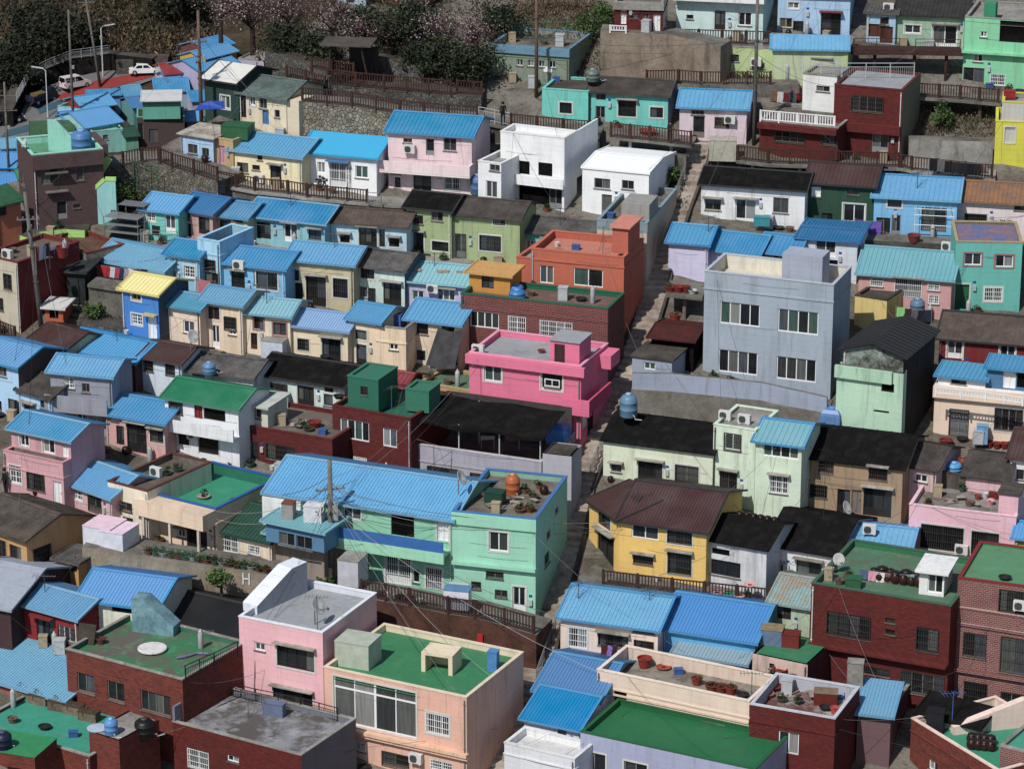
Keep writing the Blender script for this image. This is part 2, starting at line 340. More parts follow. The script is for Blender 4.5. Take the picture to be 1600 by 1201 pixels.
def H(key, label, e, h, d, wall, roof, win=(), swin=(), over=.25, name='house', cat='house', dz=0, far=False, of=None, bx=(), found=1.6, group=None, left_win=(), clutter=1, z=None, wall2=None, lwall=None):
    x1, y1, x2, y2 = e
    if of and z is None: z = HS[of]['z0'] + h          # extra volume of the same building
    if z is not None: P1 = atz(x2, y2, z)
    elif of is None or True: P1 = (atf if far else atn)(x2, y2, h + dz)
    P0 = atz(x1, y1, P1.z); dv = P1 - P0; W = dv.length; a = math.atan2(dv.y, dv.x)
    base = Vector((P0.x, P0.y, P1.z - h)); M = Matrix.Translation(base) @ Matrix.Rotation(a, 4, 'Z'); s = sc(P1)
    dd = P1 - CAM; pt = math.atan2(-dd.z, math.hypot(dd.x, dd.y)); ca = abs(math.cos(a))
    rt = roof[0]; run = None
    if rt in 'gs':
        rp = roof[1] / s; tn = {'g': .33, 's': .24}[rt]
        if d is None: run = rp / (tn * math.cos(pt) + ca * math.sin(pt)); rise = run * tn; d = 2 * run if rt == 'g' else run
        else:
            run = d / 2 if rt == 'g' else d; rise = min(2.6, max(.1, (rp - run * ca * math.sin(pt)) / math.cos(pt)))
    if of: root = HS[of]['root']; ml = HS[of]['M'].inverted() @ M
    else:
        root = empty(name, base, a); tag(root, label, cat, group); ml = Matrix.Identity(4)
    Mi = M.inverted()
    def loc(px, py, n_, c):                            # pixel onto local plane (axis n_ = c)
        o = Mi @ CAM; dr = Mi.to_3x3() @ ray(px, py); t = (c - o[n_]) / dr[n_]; return o + dr * t
    fr = lambda u, v, dp: (u, dp, v)
    sd = lambda u, v, dp: (W - dp, u, v)
    sl_ = lambda u, v, dp: (dp, d - u, v)
    rec, srec, lrec = [], [], []
    for cx, cy, ww, hh, k in win:
        l = loc(cx - ww / 2, cy, 1, 0); r_ = loc(cx + ww / 2, cy, 1, 0); c = loc(cx, cy, 1, 0); hm = hh / s / math.cos(pt) / 2
        u0, u1, v0, v1 = l[0], r_[0], c[2] - hm, c[2] + hm
        if 'D' in k: v0 = max(v0, .04)
        u0, u1 = max(.06, u0), min(W - .06, u1); v0 = max(.03, v0); v1 = min(h - .08, v1)
        if u1 - u0 > .15 and v1 - v0 > .15: rec.append((u0, v0, u1, v1, k))
    for lst, out, ax, cc in ((swin, srec, 0, W), (left_win, lrec, 0, 0)):
        for cx, cy, ww, hh, k in lst:
            l = loc(cx - ww / 2, cy, ax, cc); r_ = loc(cx + ww / 2, cy, ax, cc); c = loc(cx, cy, ax, cc); hm = hh / s / math.cos(pt) / 2
            u0, u1 = sorted((l[1], r_[1]))
            if lst is left_win: u0, u1 = d - u1, d - u0
            u0, u1 = max(.1, u0), min(d - .1, u1)
            if u1 - u0 > .15: out.append((u0, max(.05, c[2] - hm), u1, min(h - .1, c[2] + hm), k))
    fd = -found
    wm = MB(); rv = wall; th = .16
    rr = panel(wm, W, fd, h, [q[:4] for q in rec], fr, wall, rv)
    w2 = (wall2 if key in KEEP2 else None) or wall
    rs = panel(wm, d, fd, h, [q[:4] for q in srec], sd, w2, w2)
    lw = lwall or w2
    panel(wm, d, fd, h, [q[:4] for q in lrec], sl_, lw, lw)
    wm.face([(W, d, fd), (0, d, fd), (0, d, h), (W, d, h)], w2)
    zr = h
    if rt == 'g':
        for x in (0, W):
            q = [(x, 0, h), (x, d, h), (x, d / 2, h + rise)]; wm.face(q if x else q[::-1], w2)
    if rt == 's':
        for x in (0, W):
            q = [(x, 0, h), (x, d, h), (x, d, h + rise)]; wm.face(q if x else q[::-1], w2)
        wm.face([(W, d, h), (0, d, h), (0, d, h + rise), (W, d, h + rise)], w2)
    if rt == 'x':
        rise = roof[1]; q = [(0, 0, h), (W, 0, h), (W / 2, 0, h + rise)]; wm.face(q, wall); wm.face([(p[0], d, p[2]) for p in q[::-1]], w2)
    if rt == 'f':
        ph = roof[1]; zr = h - ph; inner = roof[4] if len(roof) > 4 and roof[4] else roof[2]
        for (a0, b0, a1, b1) in ((th, th, W - th, th), (W - th, th, W - th, d - th), (W - th, d - th, th, d - th), (th, d - th, th, th)):
            wm.face([(a1, b1, zr), (a0, b0, zr), (a0, b0, h), (a1, b1, h)], inner)
    wm.obj('wall', None, root, ml)
    if rt == 'f':
        r_ = MB(); r_.face([(th, th, zr), (W - th, th, zr), (W - th, d - th, zr), (th, d - th, zr)]); r_.face([(0, 0, zr - .2), (0, d, zr - .2), (W, d, zr - .2), (W, 0, zr - .2)])
        ro = r_.obj('roof', roof[2], root, ml)
        o = .03; c = MB(); t = .07 if roof[1] > .1 else .1; z0, z1 = h, h + t
        if roof[1] > .02:
            c.box(-o, W + o, -o, th + o, z0, z1); c.box(-o, W + o, d - th - o, d + o, z0, z1); c.box(-o, th + o, th + o, d - th - o, z0, z1 - .004); c.box(W - th - o, W + o, th + o, d - th - o, z0, z1 - .004)
            c.obj('coping', roof[3], root, ml)
        if roof[1] > .35:
            g = MB(); g.box(-.05, W + .05, -.05, -.002, zr - .28, zr - .18); g.box(W + .002, W + .05, 0, d, zr - .28, zr - .181); g.obj('ledge', roof[5] if len(roof) > 5 else wall, root, ml)
    elif rt in 'gs':
        rm = roof[2]; sp2 = roof[3] if len(roof) > 3 else .25; rh = roof[4] if len(roof) > 4 else .035
        ov = over; so_ = min(.22, over); r_ = MB(); tn = rise / (d / 2 if rt == 'g' else d); yr = d / 2 if rt == 'g' else d
        lift = .07
        slope(r_, -so_, W + so_, -ov, h - ov * tn + lift, yr, h + rise + lift, sp2, rh)
        if rt == 'g': slope(r_, -so_, W + so_, d + ov, h - ov * tn + lift, yr, h + rise + lift, sp2, rh)
        else: r_.face([(-so_, d + .1, h + rise + lift), (-so_, d, h + rise + lift), (W + so_, d, h + rise + lift), (W + so_, d + .1, h + rise + lift)])
        ro = r_.obj('roof', rm, root, ml)
        tm = roof[5] if len(roof) > 5 else rm
        if tm:
            t = MB(); z_ = lift + .0; b = .1
            for x in (-so_, W + so_):
                bar(t, (x, -ov - .02, h - ov * tn + z_ - .07), (x, yr, h + rise + z_ - .07), b, .125)
                if rt == 'g': bar(t, (x, d + ov, h - ov * tn + z_ - .07), (x, yr + .001, h + rise + z_ - .07), b, .124)
            bar(t, (-so_ - .06, -ov - .02, h - ov * tn + z_ - .11), (W + so_ + .06, -ov - .02, h - ov * tn + z_ - .11), .06, .12)
            t.obj('edge_trim', tm, root, ml)
            if rt == 'g' and rh > 0:
                t = MB(); q = .18
                slope(t, -so_ - .02, W + so_ + .02, yr - q, h + rise + lift + .055 - q * tn, yr, h + rise + lift + .055, 99, 0, .02)
                slope(t, -so_ - .02, W + so_ + .02, yr + q, h + rise + lift + .055 - q * tn, yr, h + rise + lift + .055, 99, 0, .02)
                t.obj('ridge_cap', tm, root, ml)
    elif rt == 'x':
        r_ = MB(); RM = Matrix.Rotation(R(90), 4, 'Z'); tn = rise / (W / 2); sp2 = roof[3]
        for sgn in (0, 1):
            t = MB(); slope(t, -d - over, over, -over, h - over * tn + .07, W / 2, h + rise + .07, sp2)
            for i, p in enumerate(t.v):
                x, y, z_ = p; q = (y, -x, z_) if sgn == 0 else (W - y, -x, z_); r_.v.append(q)
            n = len(r_.v) - len(t.v)
            for f_ in t.f: r_.f.append(tuple(n + i for i in (f_ if sgn else f_[::-1]))); r_.m.append(0)
        ro = r_.obj('roof', roof[2], root, ml)
    for i, q in enumerate(rec):
        if i < len(rr): opening(root, ml, fr, q[:4], q[4])
    for q in srec: opening(root, ml, sd, q[:4], q[4])
    for q in lrec: opening(root, ml, sl_, q[:4], q[4])
    for nm, a0, a1, b0, b1, c0, c1, m in bx:
        t = MB(); t.box(a0 * W, a1 * W, b0, b1, h + c0, h + c1); t.obj(nm, m, root, ml)
    # small facade services: drain pipe, meter boxes, service cables
    if clutter and not far:
        if rng.random() < .55:
            t = MB(); x = W - .12 if rng.random() < .6 else .12; t.tube([(x, -.06, h - .15), (x, -.06, .02)], .04, 6)
            for zz in (.4, h * .5, h - .4): t.box(x - .06, x + .06, -.11, 0, zz, zz + .03)
            t.obj('drain_pipe', flat(rng.choice([(180, 182, 184), (90, 90, 92), (120, 116, 110), (205, 205, 200)]), .5, .2), root, ml)
        doors = [q for q in rec if 'D' in q[4]]
        if doors and rng.random() < .8:
            q = doors[0]; x = q[2] + .22
            if x + .3 < W and not any(r0[0] - .3 < x < r0[2] + .1 and r0[1] < 1.8 < r0[3] + .1 for r0 in rec):
                t = MB(); t.box(x, x + .22, -.14, .001, 1.45, 1.8); t.obj('meter_box', flat((176, 178, 176), .4, .2), root, ml)
                t = MB(); t.box(x, x + .2, -.02, .001, 1.95, 2.1); t.obj('number_plate', flat((40, 70, 150), .4, .05), root, ml)
        t = MB()
        for _ in range(1 if h < 4 else 2):
            zz = rng.uniform(.55, .95) * h; a0, a1 = sorted((rng.uniform(0, .5) * W, rng.uniform(.5, 1) * W)); n = 6
            t.tube([(a0 + (a1 - a0) * i / n, -.02, zz - .06 * math.sin(math.pi * i / n)) for i in range(n + 1)], .006, 4)
        if W > 2.5 and clutter == 1: t.obj('service_cable', flat((40, 38, 38), .6, .1), root, ml)
    HS[key] = dict(short=(label or '').split(' with ')[0].split(' under ')[0].split(' before ')[0].split(' beside ')[0].split(' behind ')[0].split(' below ')[0].split(' between ')[0].split(' above ')[0], n=len(rec), far=far, root=root, M=M, W=W, D=d, h=h, z0=base.z, zr=base.z + zr, s=s, a=a, ml=ml)
    return root
def onh(key, px, py, dz=0):
    q = HS[key]; return atz(px, py, q['zr'] + dz)
# ---------------------------------------------------------------- railings, terraces, stairs
def fence(label, pts, hgt=1.05, style='wood', dz=0, top=False, group=None, mat=None, name='railing', cat='railing', far=False, zs=None, start=None, end=None):
    at_ = atf if far else atn
    P = [atz(*p, zs) if zs is not None else at_(*p, dz) for p in pts]
    if top: P = [(atz(*p, zs + hgt) if zs is not None else at_(*p, dz + hgt)) - Vector((0, 0, hgt)) for p in pts]
    root = empty(name, P[0]); tag(root, label, cat, group); O = Vector(P[0]); P = [p - O for p in P]
    m = mat or {'wood': wood(), 'metal': flat((120, 122, 122), .5, .2), 'white': flat(WHITE, .5, .1), 'black': flat((28, 28, 30), .5, .2), 'mesh': flat((52, 104, 70), .6, .2), 'steel': flat((176, 180, 184), .35, .1), 'brown_metal': flat((80, 50, 42), .5, .2)}[style]
    ps = {'wood': .13, 'white': .1}.get(style, .05); step = {'wood': 1.7, 'mesh': 2.0}.get(style, 1.5)
    pm = MB(); pm.box(-ps / 2, ps / 2, -ps / 2, ps / 2, -.1, hgt + (.06 if style == 'wood' else .02)); pme = pm.mesh('post', m); rl = MB(); bl = MB()
    for A, B in zip(P, P[1:]):
        L = (B - A).length; n = max(1, int(round(L / step))); d = (B - A) / L
        for i in range(n + (B is P[-1])):
            newmesh('post', pme, root, Matrix.Translation(A + (B - A) * i / n) @ Matrix.Rotation(math.atan2(d.y, d.x), 4, 'Z'))
        up = Vector((0, 0, 1))
        if style in ('wood', 'white'):
            bar(rl, A + up * (hgt - .06), B + up * (hgt - .06), .11, .06); bar(rl, A + up * .1, B + up * .1, .05, .07)
            nb = int(L / .19)
            for i in range(nb):
                p = A + d * ((i + .5) * L / nb); dd = Matrix.Translation(p) @ Matrix.Rotation(math.atan2(d.y, d.x), 4, 'Z'); bl.box(-.035, .035, -.02, .02, .17, hgt - .06, M=dd)
        elif style == 'mesh':
            bar(rl, A + up * (hgt - .03), B + up * (hgt - .03), .03, .03)
            nb = int(L / .25)
            for i in range(nb): p = A + d * ((i + .5) * L / nb); bl.tube([p + up * .02, p + up * (hgt - .02)], .008, 4)
            for q in range(1, 7): bl.tube([A + up * (hgt * q / 7), B + up * (hgt * q / 7)], .008, 4)
        else:
            bar(rl, A + up * (hgt - .03), B + up * (hgt - .03), .045, .04); bar(rl, A + up * .12, B + up * .12, .03, .03); bar(rl, A + up * (hgt * .72), B + up * (hgt * .72), .03, .03)
            nb = int(L / .15)
            for i in range(nb): p = A + d * ((i + .5) * L / nb); bl.tube([p + up * .12, p + up * (hgt * .72)], .012, 4)
    rl.obj('rail', m, root); b = bl.obj('balusters', m, root)
    return root
def terrace(name, label, cat, pts, drop, back, wallm, topm, lip=0, dz=0, kind=None, far=False, foot=1.6, pil=False, group=None):
    """a shelf cut in the slope: top surface `drop` metres above the slope at its front edge, retaining wall below"""
    P = [(atf if far else atn)(*p, drop + dz) for p in pts]
    root = empty(name, P[0]); tag(root, label, cat, group, kind or 'thing'); O = Vector(P[0]); P = [p - O for p in P]
    B = []
    for i, p in enumerate(P):
        d = (P[min(i + 1, len(P) - 1)] - P[max(i - 1, 0)]); d.z = 0; d.normalize(); B.append(Vector((-d.y, d.x, 0)))
    t = MB(); wv = MB(); up = Vector((0, 0, 1))
    for i in range(len(P) - 1):
        a, b = P[i], P[i + 1]; an, bn = B[i], B[i + 1]
        t.face([a - an * lip, b - bn * lip, b + bn * back, a + an * back])
        if lip: t.face([b - bn * lip, a - an * lip, a - an * lip - up * .18, b - bn * lip - up * .18]); t.face([a - an * lip - up * .18, a - up * .18, b - up * .18, b - bn * lip - up * .18])
        lo = -drop - foot
        if not pil:
            n = max(1, int((b - a).length / 1.5))
            for k in range(n): p, q = a.lerp(b, k / n), a.lerp(b, (k + 1) / n); wv.face([p + up * lo, q + up * lo, q, p])
        else:
            t.face([a + an * back - up * .18, b + bn * back - up * .18, b + bn * back, a + an * back]); 
            L = (b - a).length; n = max(1, int(L / 2.3))
            for k in range(n):
                p = a.lerp(b, (k + .5) / n) + an * .35; w1 = MB(); w1.tube([p + up * lo, p - up * .18], .13, 8); w1.obj('pillar', wallm, root)
            t.face([a - an * lip - up * .181, b - bn * lip - up * .181, b + bn * back - up * .181, a + an * back - up * .181])
    if not pil:
        for i, s_ in ((0, 1), (len(P) - 1, -1)):
            p = P[i]; q = [p + up * lo, p, p + B[i] * back, p + B[i] * back + up * lo]; wv.face(q if s_ < 0 else q[::-1])
    t.obj('walkway' if kind != 'structure' else 'slab', topm, root); wv.obj('support' if pil else 'retaining_face', wallm, root)
    return root
# ---------------------------------------------------------------- small things; p is the point they stand on
_me = {}
def share(k, fn):
    if k not in _me: _me[k] = fn()
    return _me[k]
def thing(name, label, cat, p, parts, rz=0, group=None, sc_=1):
    """parts: list of (part name, mesh)"""
    if len(parts) == 1:
        o = newmesh(name, parts[0][1]); o.location = p; o.rotation_euler = (0, 0, rz)
    else:
        o = empty(name, p, rz)
        for nm, me in parts: newmesh(nm, me, o)
    o.scale = (sc_,) * 3 if not hasattr(sc_, '__len__') else sc_
    return tag(o, label, cat, group)
def tank(label, p, col=(60, 120, 180), r=.55, h=1.3, group=None, rz=0):
    def f():
        a = MB(); a.lathe([(r * .94, 0), (r, .08), (r, h * .3), (r * 1.02, h * .31), (r * 1.02, h * .35), (r, h * .36), (r, h * .62), (r * 1.02, h * .63), (r * 1.02, h * .67), (r, h * .68), (r * .98, h * .8), (r * .7, h * .93), (r * .3, h * .96)], n=20)
        return a.mesh('body', flat(col, .45, .25), True)
    def g():
        a = MB(); a.lathe([(r * .34, h * .95), (r * .36, h * .97), (r * .34, h * 1.03), (r * .1, h * 1.05)], n=14); return a.mesh('lid', flat(tuple(min(255, c + 40) for c in col), .5, .2), True)
    def q():
        a = MB(); a.tube([(r * .9, 0, h * .15), (r * 1.25, 0, h * .15), (r * 1.3, .05, .0), (r * 2, .3, .02)], .03, 6); return a.mesh('pipe', flat((190, 190, 190), .5, .2))
    return thing('water_tank', label, 'water tank', p, [('body', share(('tb', r, h, col), f)), ('lid', share(('tl', r, h, col), g)), ('pipe', share(('tp', r, h), q))], rz, group)
def squaretank(label, p, col=(50, 110, 180), rz=0):
    a = MB(); w = .6
    pr = [(w, .1), (w * 1.06, .25), (w * 1.06, .75), (w, .95), (w * .75, 1.15)]
    for (r0, z0), (r1, z1) in zip(pr, pr[1:]):
        for i in range(4):
            c = lambda r, j: (r * [1, -1, -1, 1][j % 4], r * [1, 1, -1, -1][j % 4]); p0, p1 = c(r0, i), c(r0, i + 1); q0, q1 = c(r1, i), c(r1, i + 1)
            a.face([(*p1, z0), (*p0, z0), (*q0, z1), (*q1, z1)][::-1])
    a.face([(.45, .45, 1.15), (-.45, .45, 1.15), (-.45, -.45, 1.15), (.45, -.45, 1.15)])
    for k in (-.3, .3): a.box(k - .04, k + .04, -.655, .655, .2, .85); a.box(-.655, .655, k - .04, k + .04, .2, .85)
    b = MB(); b.lathe([(.26, 1.14), (.27, 1.2), (.2, 1.26)], n=16)
    s_ = MB(); s_.box(-.6, .6, -.6, .6, 0, .1)
    return thing('water_tank', label, 'water tank', p, [('body', a.mesh('body', flat(col, .45, .2))), ('lid', b.mesh('lid', flat(col, .45, .2), True)), ('stand', s_.mesh('stand', concrete()))], rz)
def tub(label, p, col=(140, 45, 38), r=.35, h=.4, plant=False, name='tub', cat='tub', group=None):
    def f():
        a = MB(); a.lathe([(r * .7, 0), (r, h * .93), (r * 1.08, h * .94), (r * 1.08, h), (r * .93, h), (r * .88, h * .75)], n=16); return a.mesh('body', flat(col, .55, .2))
    def s():
        a = MB(); a.lathe([(r * .88, h * .7), (.01, h * .78)], n=12); return a.mesh('soil', flat((58, 44, 34), .95, .5))
    parts = [('body', share(('tub', r, h, col), f)), ('soil', share(('soil', r, h), s))]
    if plant: parts.append(('foliage', share(('fol', plant), lambda: foliage_mesh(.32, .3, 130, .06, .45, plant))))
    return thing(name, label, cat, p, parts, rng.uniform(0, 6), group)
def jar(label, p, r=.28, h=.55, group='lidded brown onion jars', k=1):
    a = share('jar', lambda: (lambda m: (m.lathe([(.17, 0), (.26, .12), (.3, .3), (.24, .46), (.2, .5)], n=16), m.mesh('body', flat((52, 27, 20), .25, .2), True))[1])(MB()))
    b = share('jarlid', lambda: (lambda m: (m.lathe([(.25, .49), (.24, .53), (.1, .58), (.04, .62)], n=16), m.mesh('lid', flat((40, 30, 28), .35, .2), True))[1])(MB()))
    return thing('jar', label, 'jar', p, [('body', a), ('lid', b)], 0, group, k)
def ac(label, p, rz=0, group=None):
    def f():
        a = MB(); a.box(-.4, .4, -.15, .15, .05, .62)
        for x in (-.3, .3): a.box(x - .03, x + .03, -.17, .17, 0, .05)
        return a.mesh('body', flat((205, 206, 202), .5, .15))
    def g():
        a = MB(); M_ = Matrix.Translation((-.1, -.155, .33)) @ Matrix.Rotation(R(90), 4, 'X')
        b = MB(); b.lathe([(.23, -.005), (.23, .012), (.2, .012)], n=18)
        a.v = [tuple(M_ @ Vector(v)) for v in b.v]; a.f = b.f; a.m = b.m
        for i in range(5): a.box(-.3, .1, -.185, -.168, .15 + i * .09, .165 + i * .09)
        return a.mesh('fan_grille', flat((70, 72, 74), .5, .1))
    return thing('air_conditioner', label, 'air conditioner', p, [('body', share('acb', f)), ('fan_grille', share('acf', g))], rz, group)
def dish(label, p, rz=0, k=1):
    a = MB(); n = 18; pts = []
    M_ = Matrix.Translation((0, -.1, .75)) @ Matrix.Rotation(R(62), 4, 'X')
    b = MB(); b.lathe([(.02, 0), (.2, .02), (.34, .07), (.35, .08), (.33, .085), (.19, .035), (.02, .015)], n=n)
    a.v = [tuple(M_ @ Vector(v)) for v in b.v]; a.f = b.f; a.m = b.m
    c = MB(); c.tube([(0, 0, 0), (0, 0, .8)], .025, 6); c.tube([(0, -.05, .6), (0, -.55, .72)], .015, 5); c.box(-.04, .04, -.6, -.52, .68, .77)
    return thing('satellite_dish', label, 'satellite dish', p, [('reflector', a.mesh('reflector', flat((188, 188, 184), .5, .2), True)), ('mast', c.mesh('mast', flat((110, 110, 112), .5, .2)))], rz, None, k)
def antenna(label, p, h=2.2, rz=0, col=(96, 96, 100)):
    a = MB(); a.tube([(0, 0, 0), (0, 0, h)], .025, 6)
    b = MB(); b.tube([(-.7, 0, h - .1), (.7, 0, h - .1)], .016, 5)
    for i in range(7): x = -.65 + i * .21; l = .42 - .03 * i; b.tube([(x, -l, h - .1), (x, l, h - .1)], .012, 4)
    m = flat(col, .5, .2); return thing('television_antenna', label, 'antenna', p, [('mast', a.mesh('mast', m)), ('element_array', b.mesh('element_array', m))], rz)
def boxy(name, label, cat, p, wdh, col, rz=0, lid=None, mat=None, group=None):
    w_, d_, h_ = wdh; a = MB(); b = .03
    a.box(-w_ / 2, w_ / 2, -d_ / 2, d_ / 2, 0, h_); l = MB(); l.box(-w_ / 2 - b, w_ / 2 + b, -d_ / 2 - b, d_ / 2 + b, h_, h_ + .05)
    for x in (-w_ / 2 - .008, w_ / 2 - .03): a.box(x, x + .04, -d_ / 2 - .01, -d_ / 2 + .03, 0, h_ - .003)
    m = mat or flat(col, .55, .25); return thing(name, label, cat, p, [('body', a.mesh('body', m)), ('lid', l.mesh('lid', lid or m))], rz, group)
def cylinder_tank(label, p, col=(170, 172, 172)):
    a = MB(); a.lathe([(.14, 0), (.16, .03), (.16, .95), (.12, 1.07), (.05, 1.1), (.05, 1.2)], n=14); return thing('gas_cylinder', label, 'gas cylinder', p, [('gas_cylinder', a.mesh('gas_cylinder', flat(col, .5, .3), True))])
def clothes(label, A, B, items, sag=.12, poles=True):
    """clothesline from A to B, with garments (label, colour, width, drop) hung along it as things of their own"""
    A, B = Vector(A), Vector(B); root = empty('clothesline', A); tag(root, label, 'clothesline'); L = (B - A).length; d = (B - A) / L
    f = lambda t: (B - A) * t - Vector((0, 0, sag * 4 * t * (1 - t))); c = MB(); c.tube([f(i / 10) for i in range(11)], .012, 4); c.obj('line', flat((120, 120, 118), .6, .1), root)
    if poles:
        for q in (Vector((0, 0, 0)), B - A): t = MB(); t.tube([q - Vector((0, 0, 1.9)), q + Vector((0, 0, .05))], .03, 6); t.obj('pole', flat((120, 118, 116), .5, .2), root)
    x = .05; tot = sum(i[2] for i in items); g = (L * .93 - tot) / max(1, len(items))
    for lb, col, w_, h_ in items:
        t0 = x / L; p = A + f(t0 + w_ / 2 / L); n = 6; mb = MB(); 
        for s_ in (-1, 1):
            vs = [[None] * (n + 1) for _ in range(5)]
            for j in range(5):
                for i in range(n + 1):
                    k = i / n - .5; zz = -h_ * j / 4; yy = .015 * s_ + .03 * math.sin(i * 1.7 + j) * (j / 4); vs[j][i] = (k * w_ * (1 - .12 * j / 4 * rng.random()), yy, zz)
            for j in range(4):
                for i in range(n):
                    q = [vs[j][i], vs[j + 1][i], vs[j + 1][i + 1], vs[j][i + 1]]; mb.face(q if s_ < 0 else q[::-1])
        o = mb.obj('laundry', flat(col, .9, .25)); o.location = p; o.rotation_euler = (0, 0, math.atan2(d.y, d.x)); tag(o, lb, 'laundry', 'washing hung out to dry')
        x += w_ + g
    return root
def foliage_mesh(r, h, n, s, drop, seed, cols=((52, 72, 34), (78, 96, 44), (34, 50, 26))):
    rg = random.Random(seed); mb = MB(); ms = [leafmat(c) for c in cols]
    blobs = [(Vector((rg.uniform(-1, 1) * r * .6, rg.uniform(-1, 1) * r * .6, h + rg.uniform(-.4, .6) * r)), rg.uniform(.35, .65) * r) for _ in range(7)]
    for i in range(n):
        c, q = rg.choice(blobs); d = Vector((rg.gauss(0, 1), rg.gauss(0, 1), rg.gauss(0, 1))).normalized(); p = c + d * q * rg.uniform(.5, 1.1)
        u = Vector((rg.gauss(0, 1), rg.gauss(0, 1), rg.gauss(0, .7))).normalized(); v = u.cross(d + Vector((.01, 0, 0))).normalized(); z = s * rg.uniform(.6, 1.4)
        mb.face([p - u * z, p + v * z * .55, p + u * z, p - v * z * .55], ms[rg.choice([0, 0, 1, 2]) if len(ms) > 2 else 0])
    return mb.mesh('foliage')
@cached
def leafmat(c):
    s = N('leaf'); l = lin(c); n = s.noise(s.coord(), 1.1, 3, .6); s.b.inputs['Subsurface Weight'].default_value = 0
    return s.fin(s.mix(s.ramp(n, .35, .65), l, tuple(x * .55 for x in l)), .75, .25)
def tree(name, label, cat, p, ht, r, n, ls, cols, bark=(70, 58, 50), seed=1, flat_=.75, bare=0, group=None, trunk=.35, lean=0):
    rg = random.Random(seed); root = empty(name, p); tag(root, label, cat, group); tr = MB(); cr = MB(); ms = [leafmat(c) for c in cols]
    th = ht * trunk; tr.tube([(0, 0, -.6), (lean * .3, 0, th * .5), (lean, 0, th)], .05 * r + .06, 8, r2=.035 * r + .04)
    ends = []
    for i in range(11):
        a = rg.uniform(0, 6.28); e = rg.uniform(.15, 1.25); L = r * rg.uniform(.55, .95); s0 = Vector((lean, 0, th * rg.uniform(.7, 1)))
        tip = s0 + Vector((math.cos(a) * math.cos(e) * L, math.sin(a) * math.cos(e) * L, math.sin(e) * L * (ht - th) / r * .8 + .1)); mid = s0.lerp(tip, .5) + Vector((rg.uniform(-.2, .2), rg.uniform(-.2, .2), .15)) * r * .3
        tr.tube([s0, mid, tip], .022 * r + .02, 5, r2=.012); ends += [tip, mid.lerp(tip, .5)]
        for k in range(4 + bare):
            q = mid.lerp(tip, rg.random()); w_ = q + Vector((rg.uniform(-1, 1), rg.uniform(-1, 1), rg.uniform(-.2, 1))) * r * .38; tr.tube([q, q.lerp(w_, .5) + Vector((0, 0, .04 * r)), w_], .012 * r * .5 + .008, 4, r2=.006); ends.append(w_)
    for i in range(n):
        c = rg.choice(ends); q = r * .26; d = Vector((rg.gauss(0, .6), rg.gauss(0, .6), rg.gauss(0, .5))) * q; pp = c + d
        u = Vector((rg.gauss(0, 1), rg.gauss(0, 1), rg.gauss(0, .6))).normalized(); v = u.cross(Vector((rg.gauss(0, 1), rg.gauss(0, 1), rg.gauss(0, 1)))).normalized(); z = ls * rg.uniform(.6, 1.4)
        cr.face([pp - u * z, pp + v * z * .6, pp + u * z, pp - v * z * .6], ms[(hash((round(c.x), round(c.z))) + (rg.random() < .3)) % len(ms)])
    tr.obj('trunk', wood(bark), root); cr.obj('crown', None, root); return root
def pole(label, foot, h, r=.17, arms=(), col=(122, 118, 112), name='utility_pole', cat='utility pole', rusty=False, lean=(0, 0), boxes=1):
    root = empty(name, foot); tag(root, label, cat); t = MB(); t.tube([(0, 0, -.6), (lean[0] / 2, lean[1] / 2, h / 2), (lean[0], lean[1], h)], r, 12, r2=r * .62)
    t.obj('shaft', concrete(col, tuple(int(c * .72) for c in col)) if not rusty else rough_roof((120, 92, 76), (96, 80, 70)), root, None, True)
    for z in (h * .35, h * .6): q = MB(); q.lathe([(r * 1.12, z), (r * 1.12, z + .07)], (lean[0] * z / h, lean[1] * z / h, 0), 12); q.obj('band', flat((90, 88, 86), .5, .2), root)
    for z, L, az in arms:
        d = Vector((math.cos(az), math.sin(az), 0)) * L / 2; c = Vector((lean[0] * z / h, lean[1] * z / h, z)); q = MB(); bar(q, c - d, c + d, .08, .08)
        for k in (-.9, -.45, .45, .9): q.lathe([(.03, .08), (.06, .12), (.04, .17), (.06, .2), (.02, .24)], tuple(c + d * k), 8)
        q.obj('crossarm', flat((120, 120, 118), .5, .2), root)
    for i in range(boxes):
        z = h * .55 + i * .5; q = MB(); q.box(.12, .45, -.15, .15, z, z + .45); q.obj('equipment_box', flat((150, 150, 146), .5, .2), root)
    return root
def cable(label, A, B, sag=.5, r=.013, col=(34, 32, 32), group='overhead cables'):
    A, B = Vector(A), Vector(B); mb = MB(); n = 14; mb.tube([(B - A) * (i / n) - Vector((0, 0, sag * 4 * (i / n) * (1 - i / n))) for i in range(n + 1)], r, 4)
    o = mb.obj('overhead_cable', flat(col, .6, .05)); o.location = A; return tag(o, label, 'cable', group)
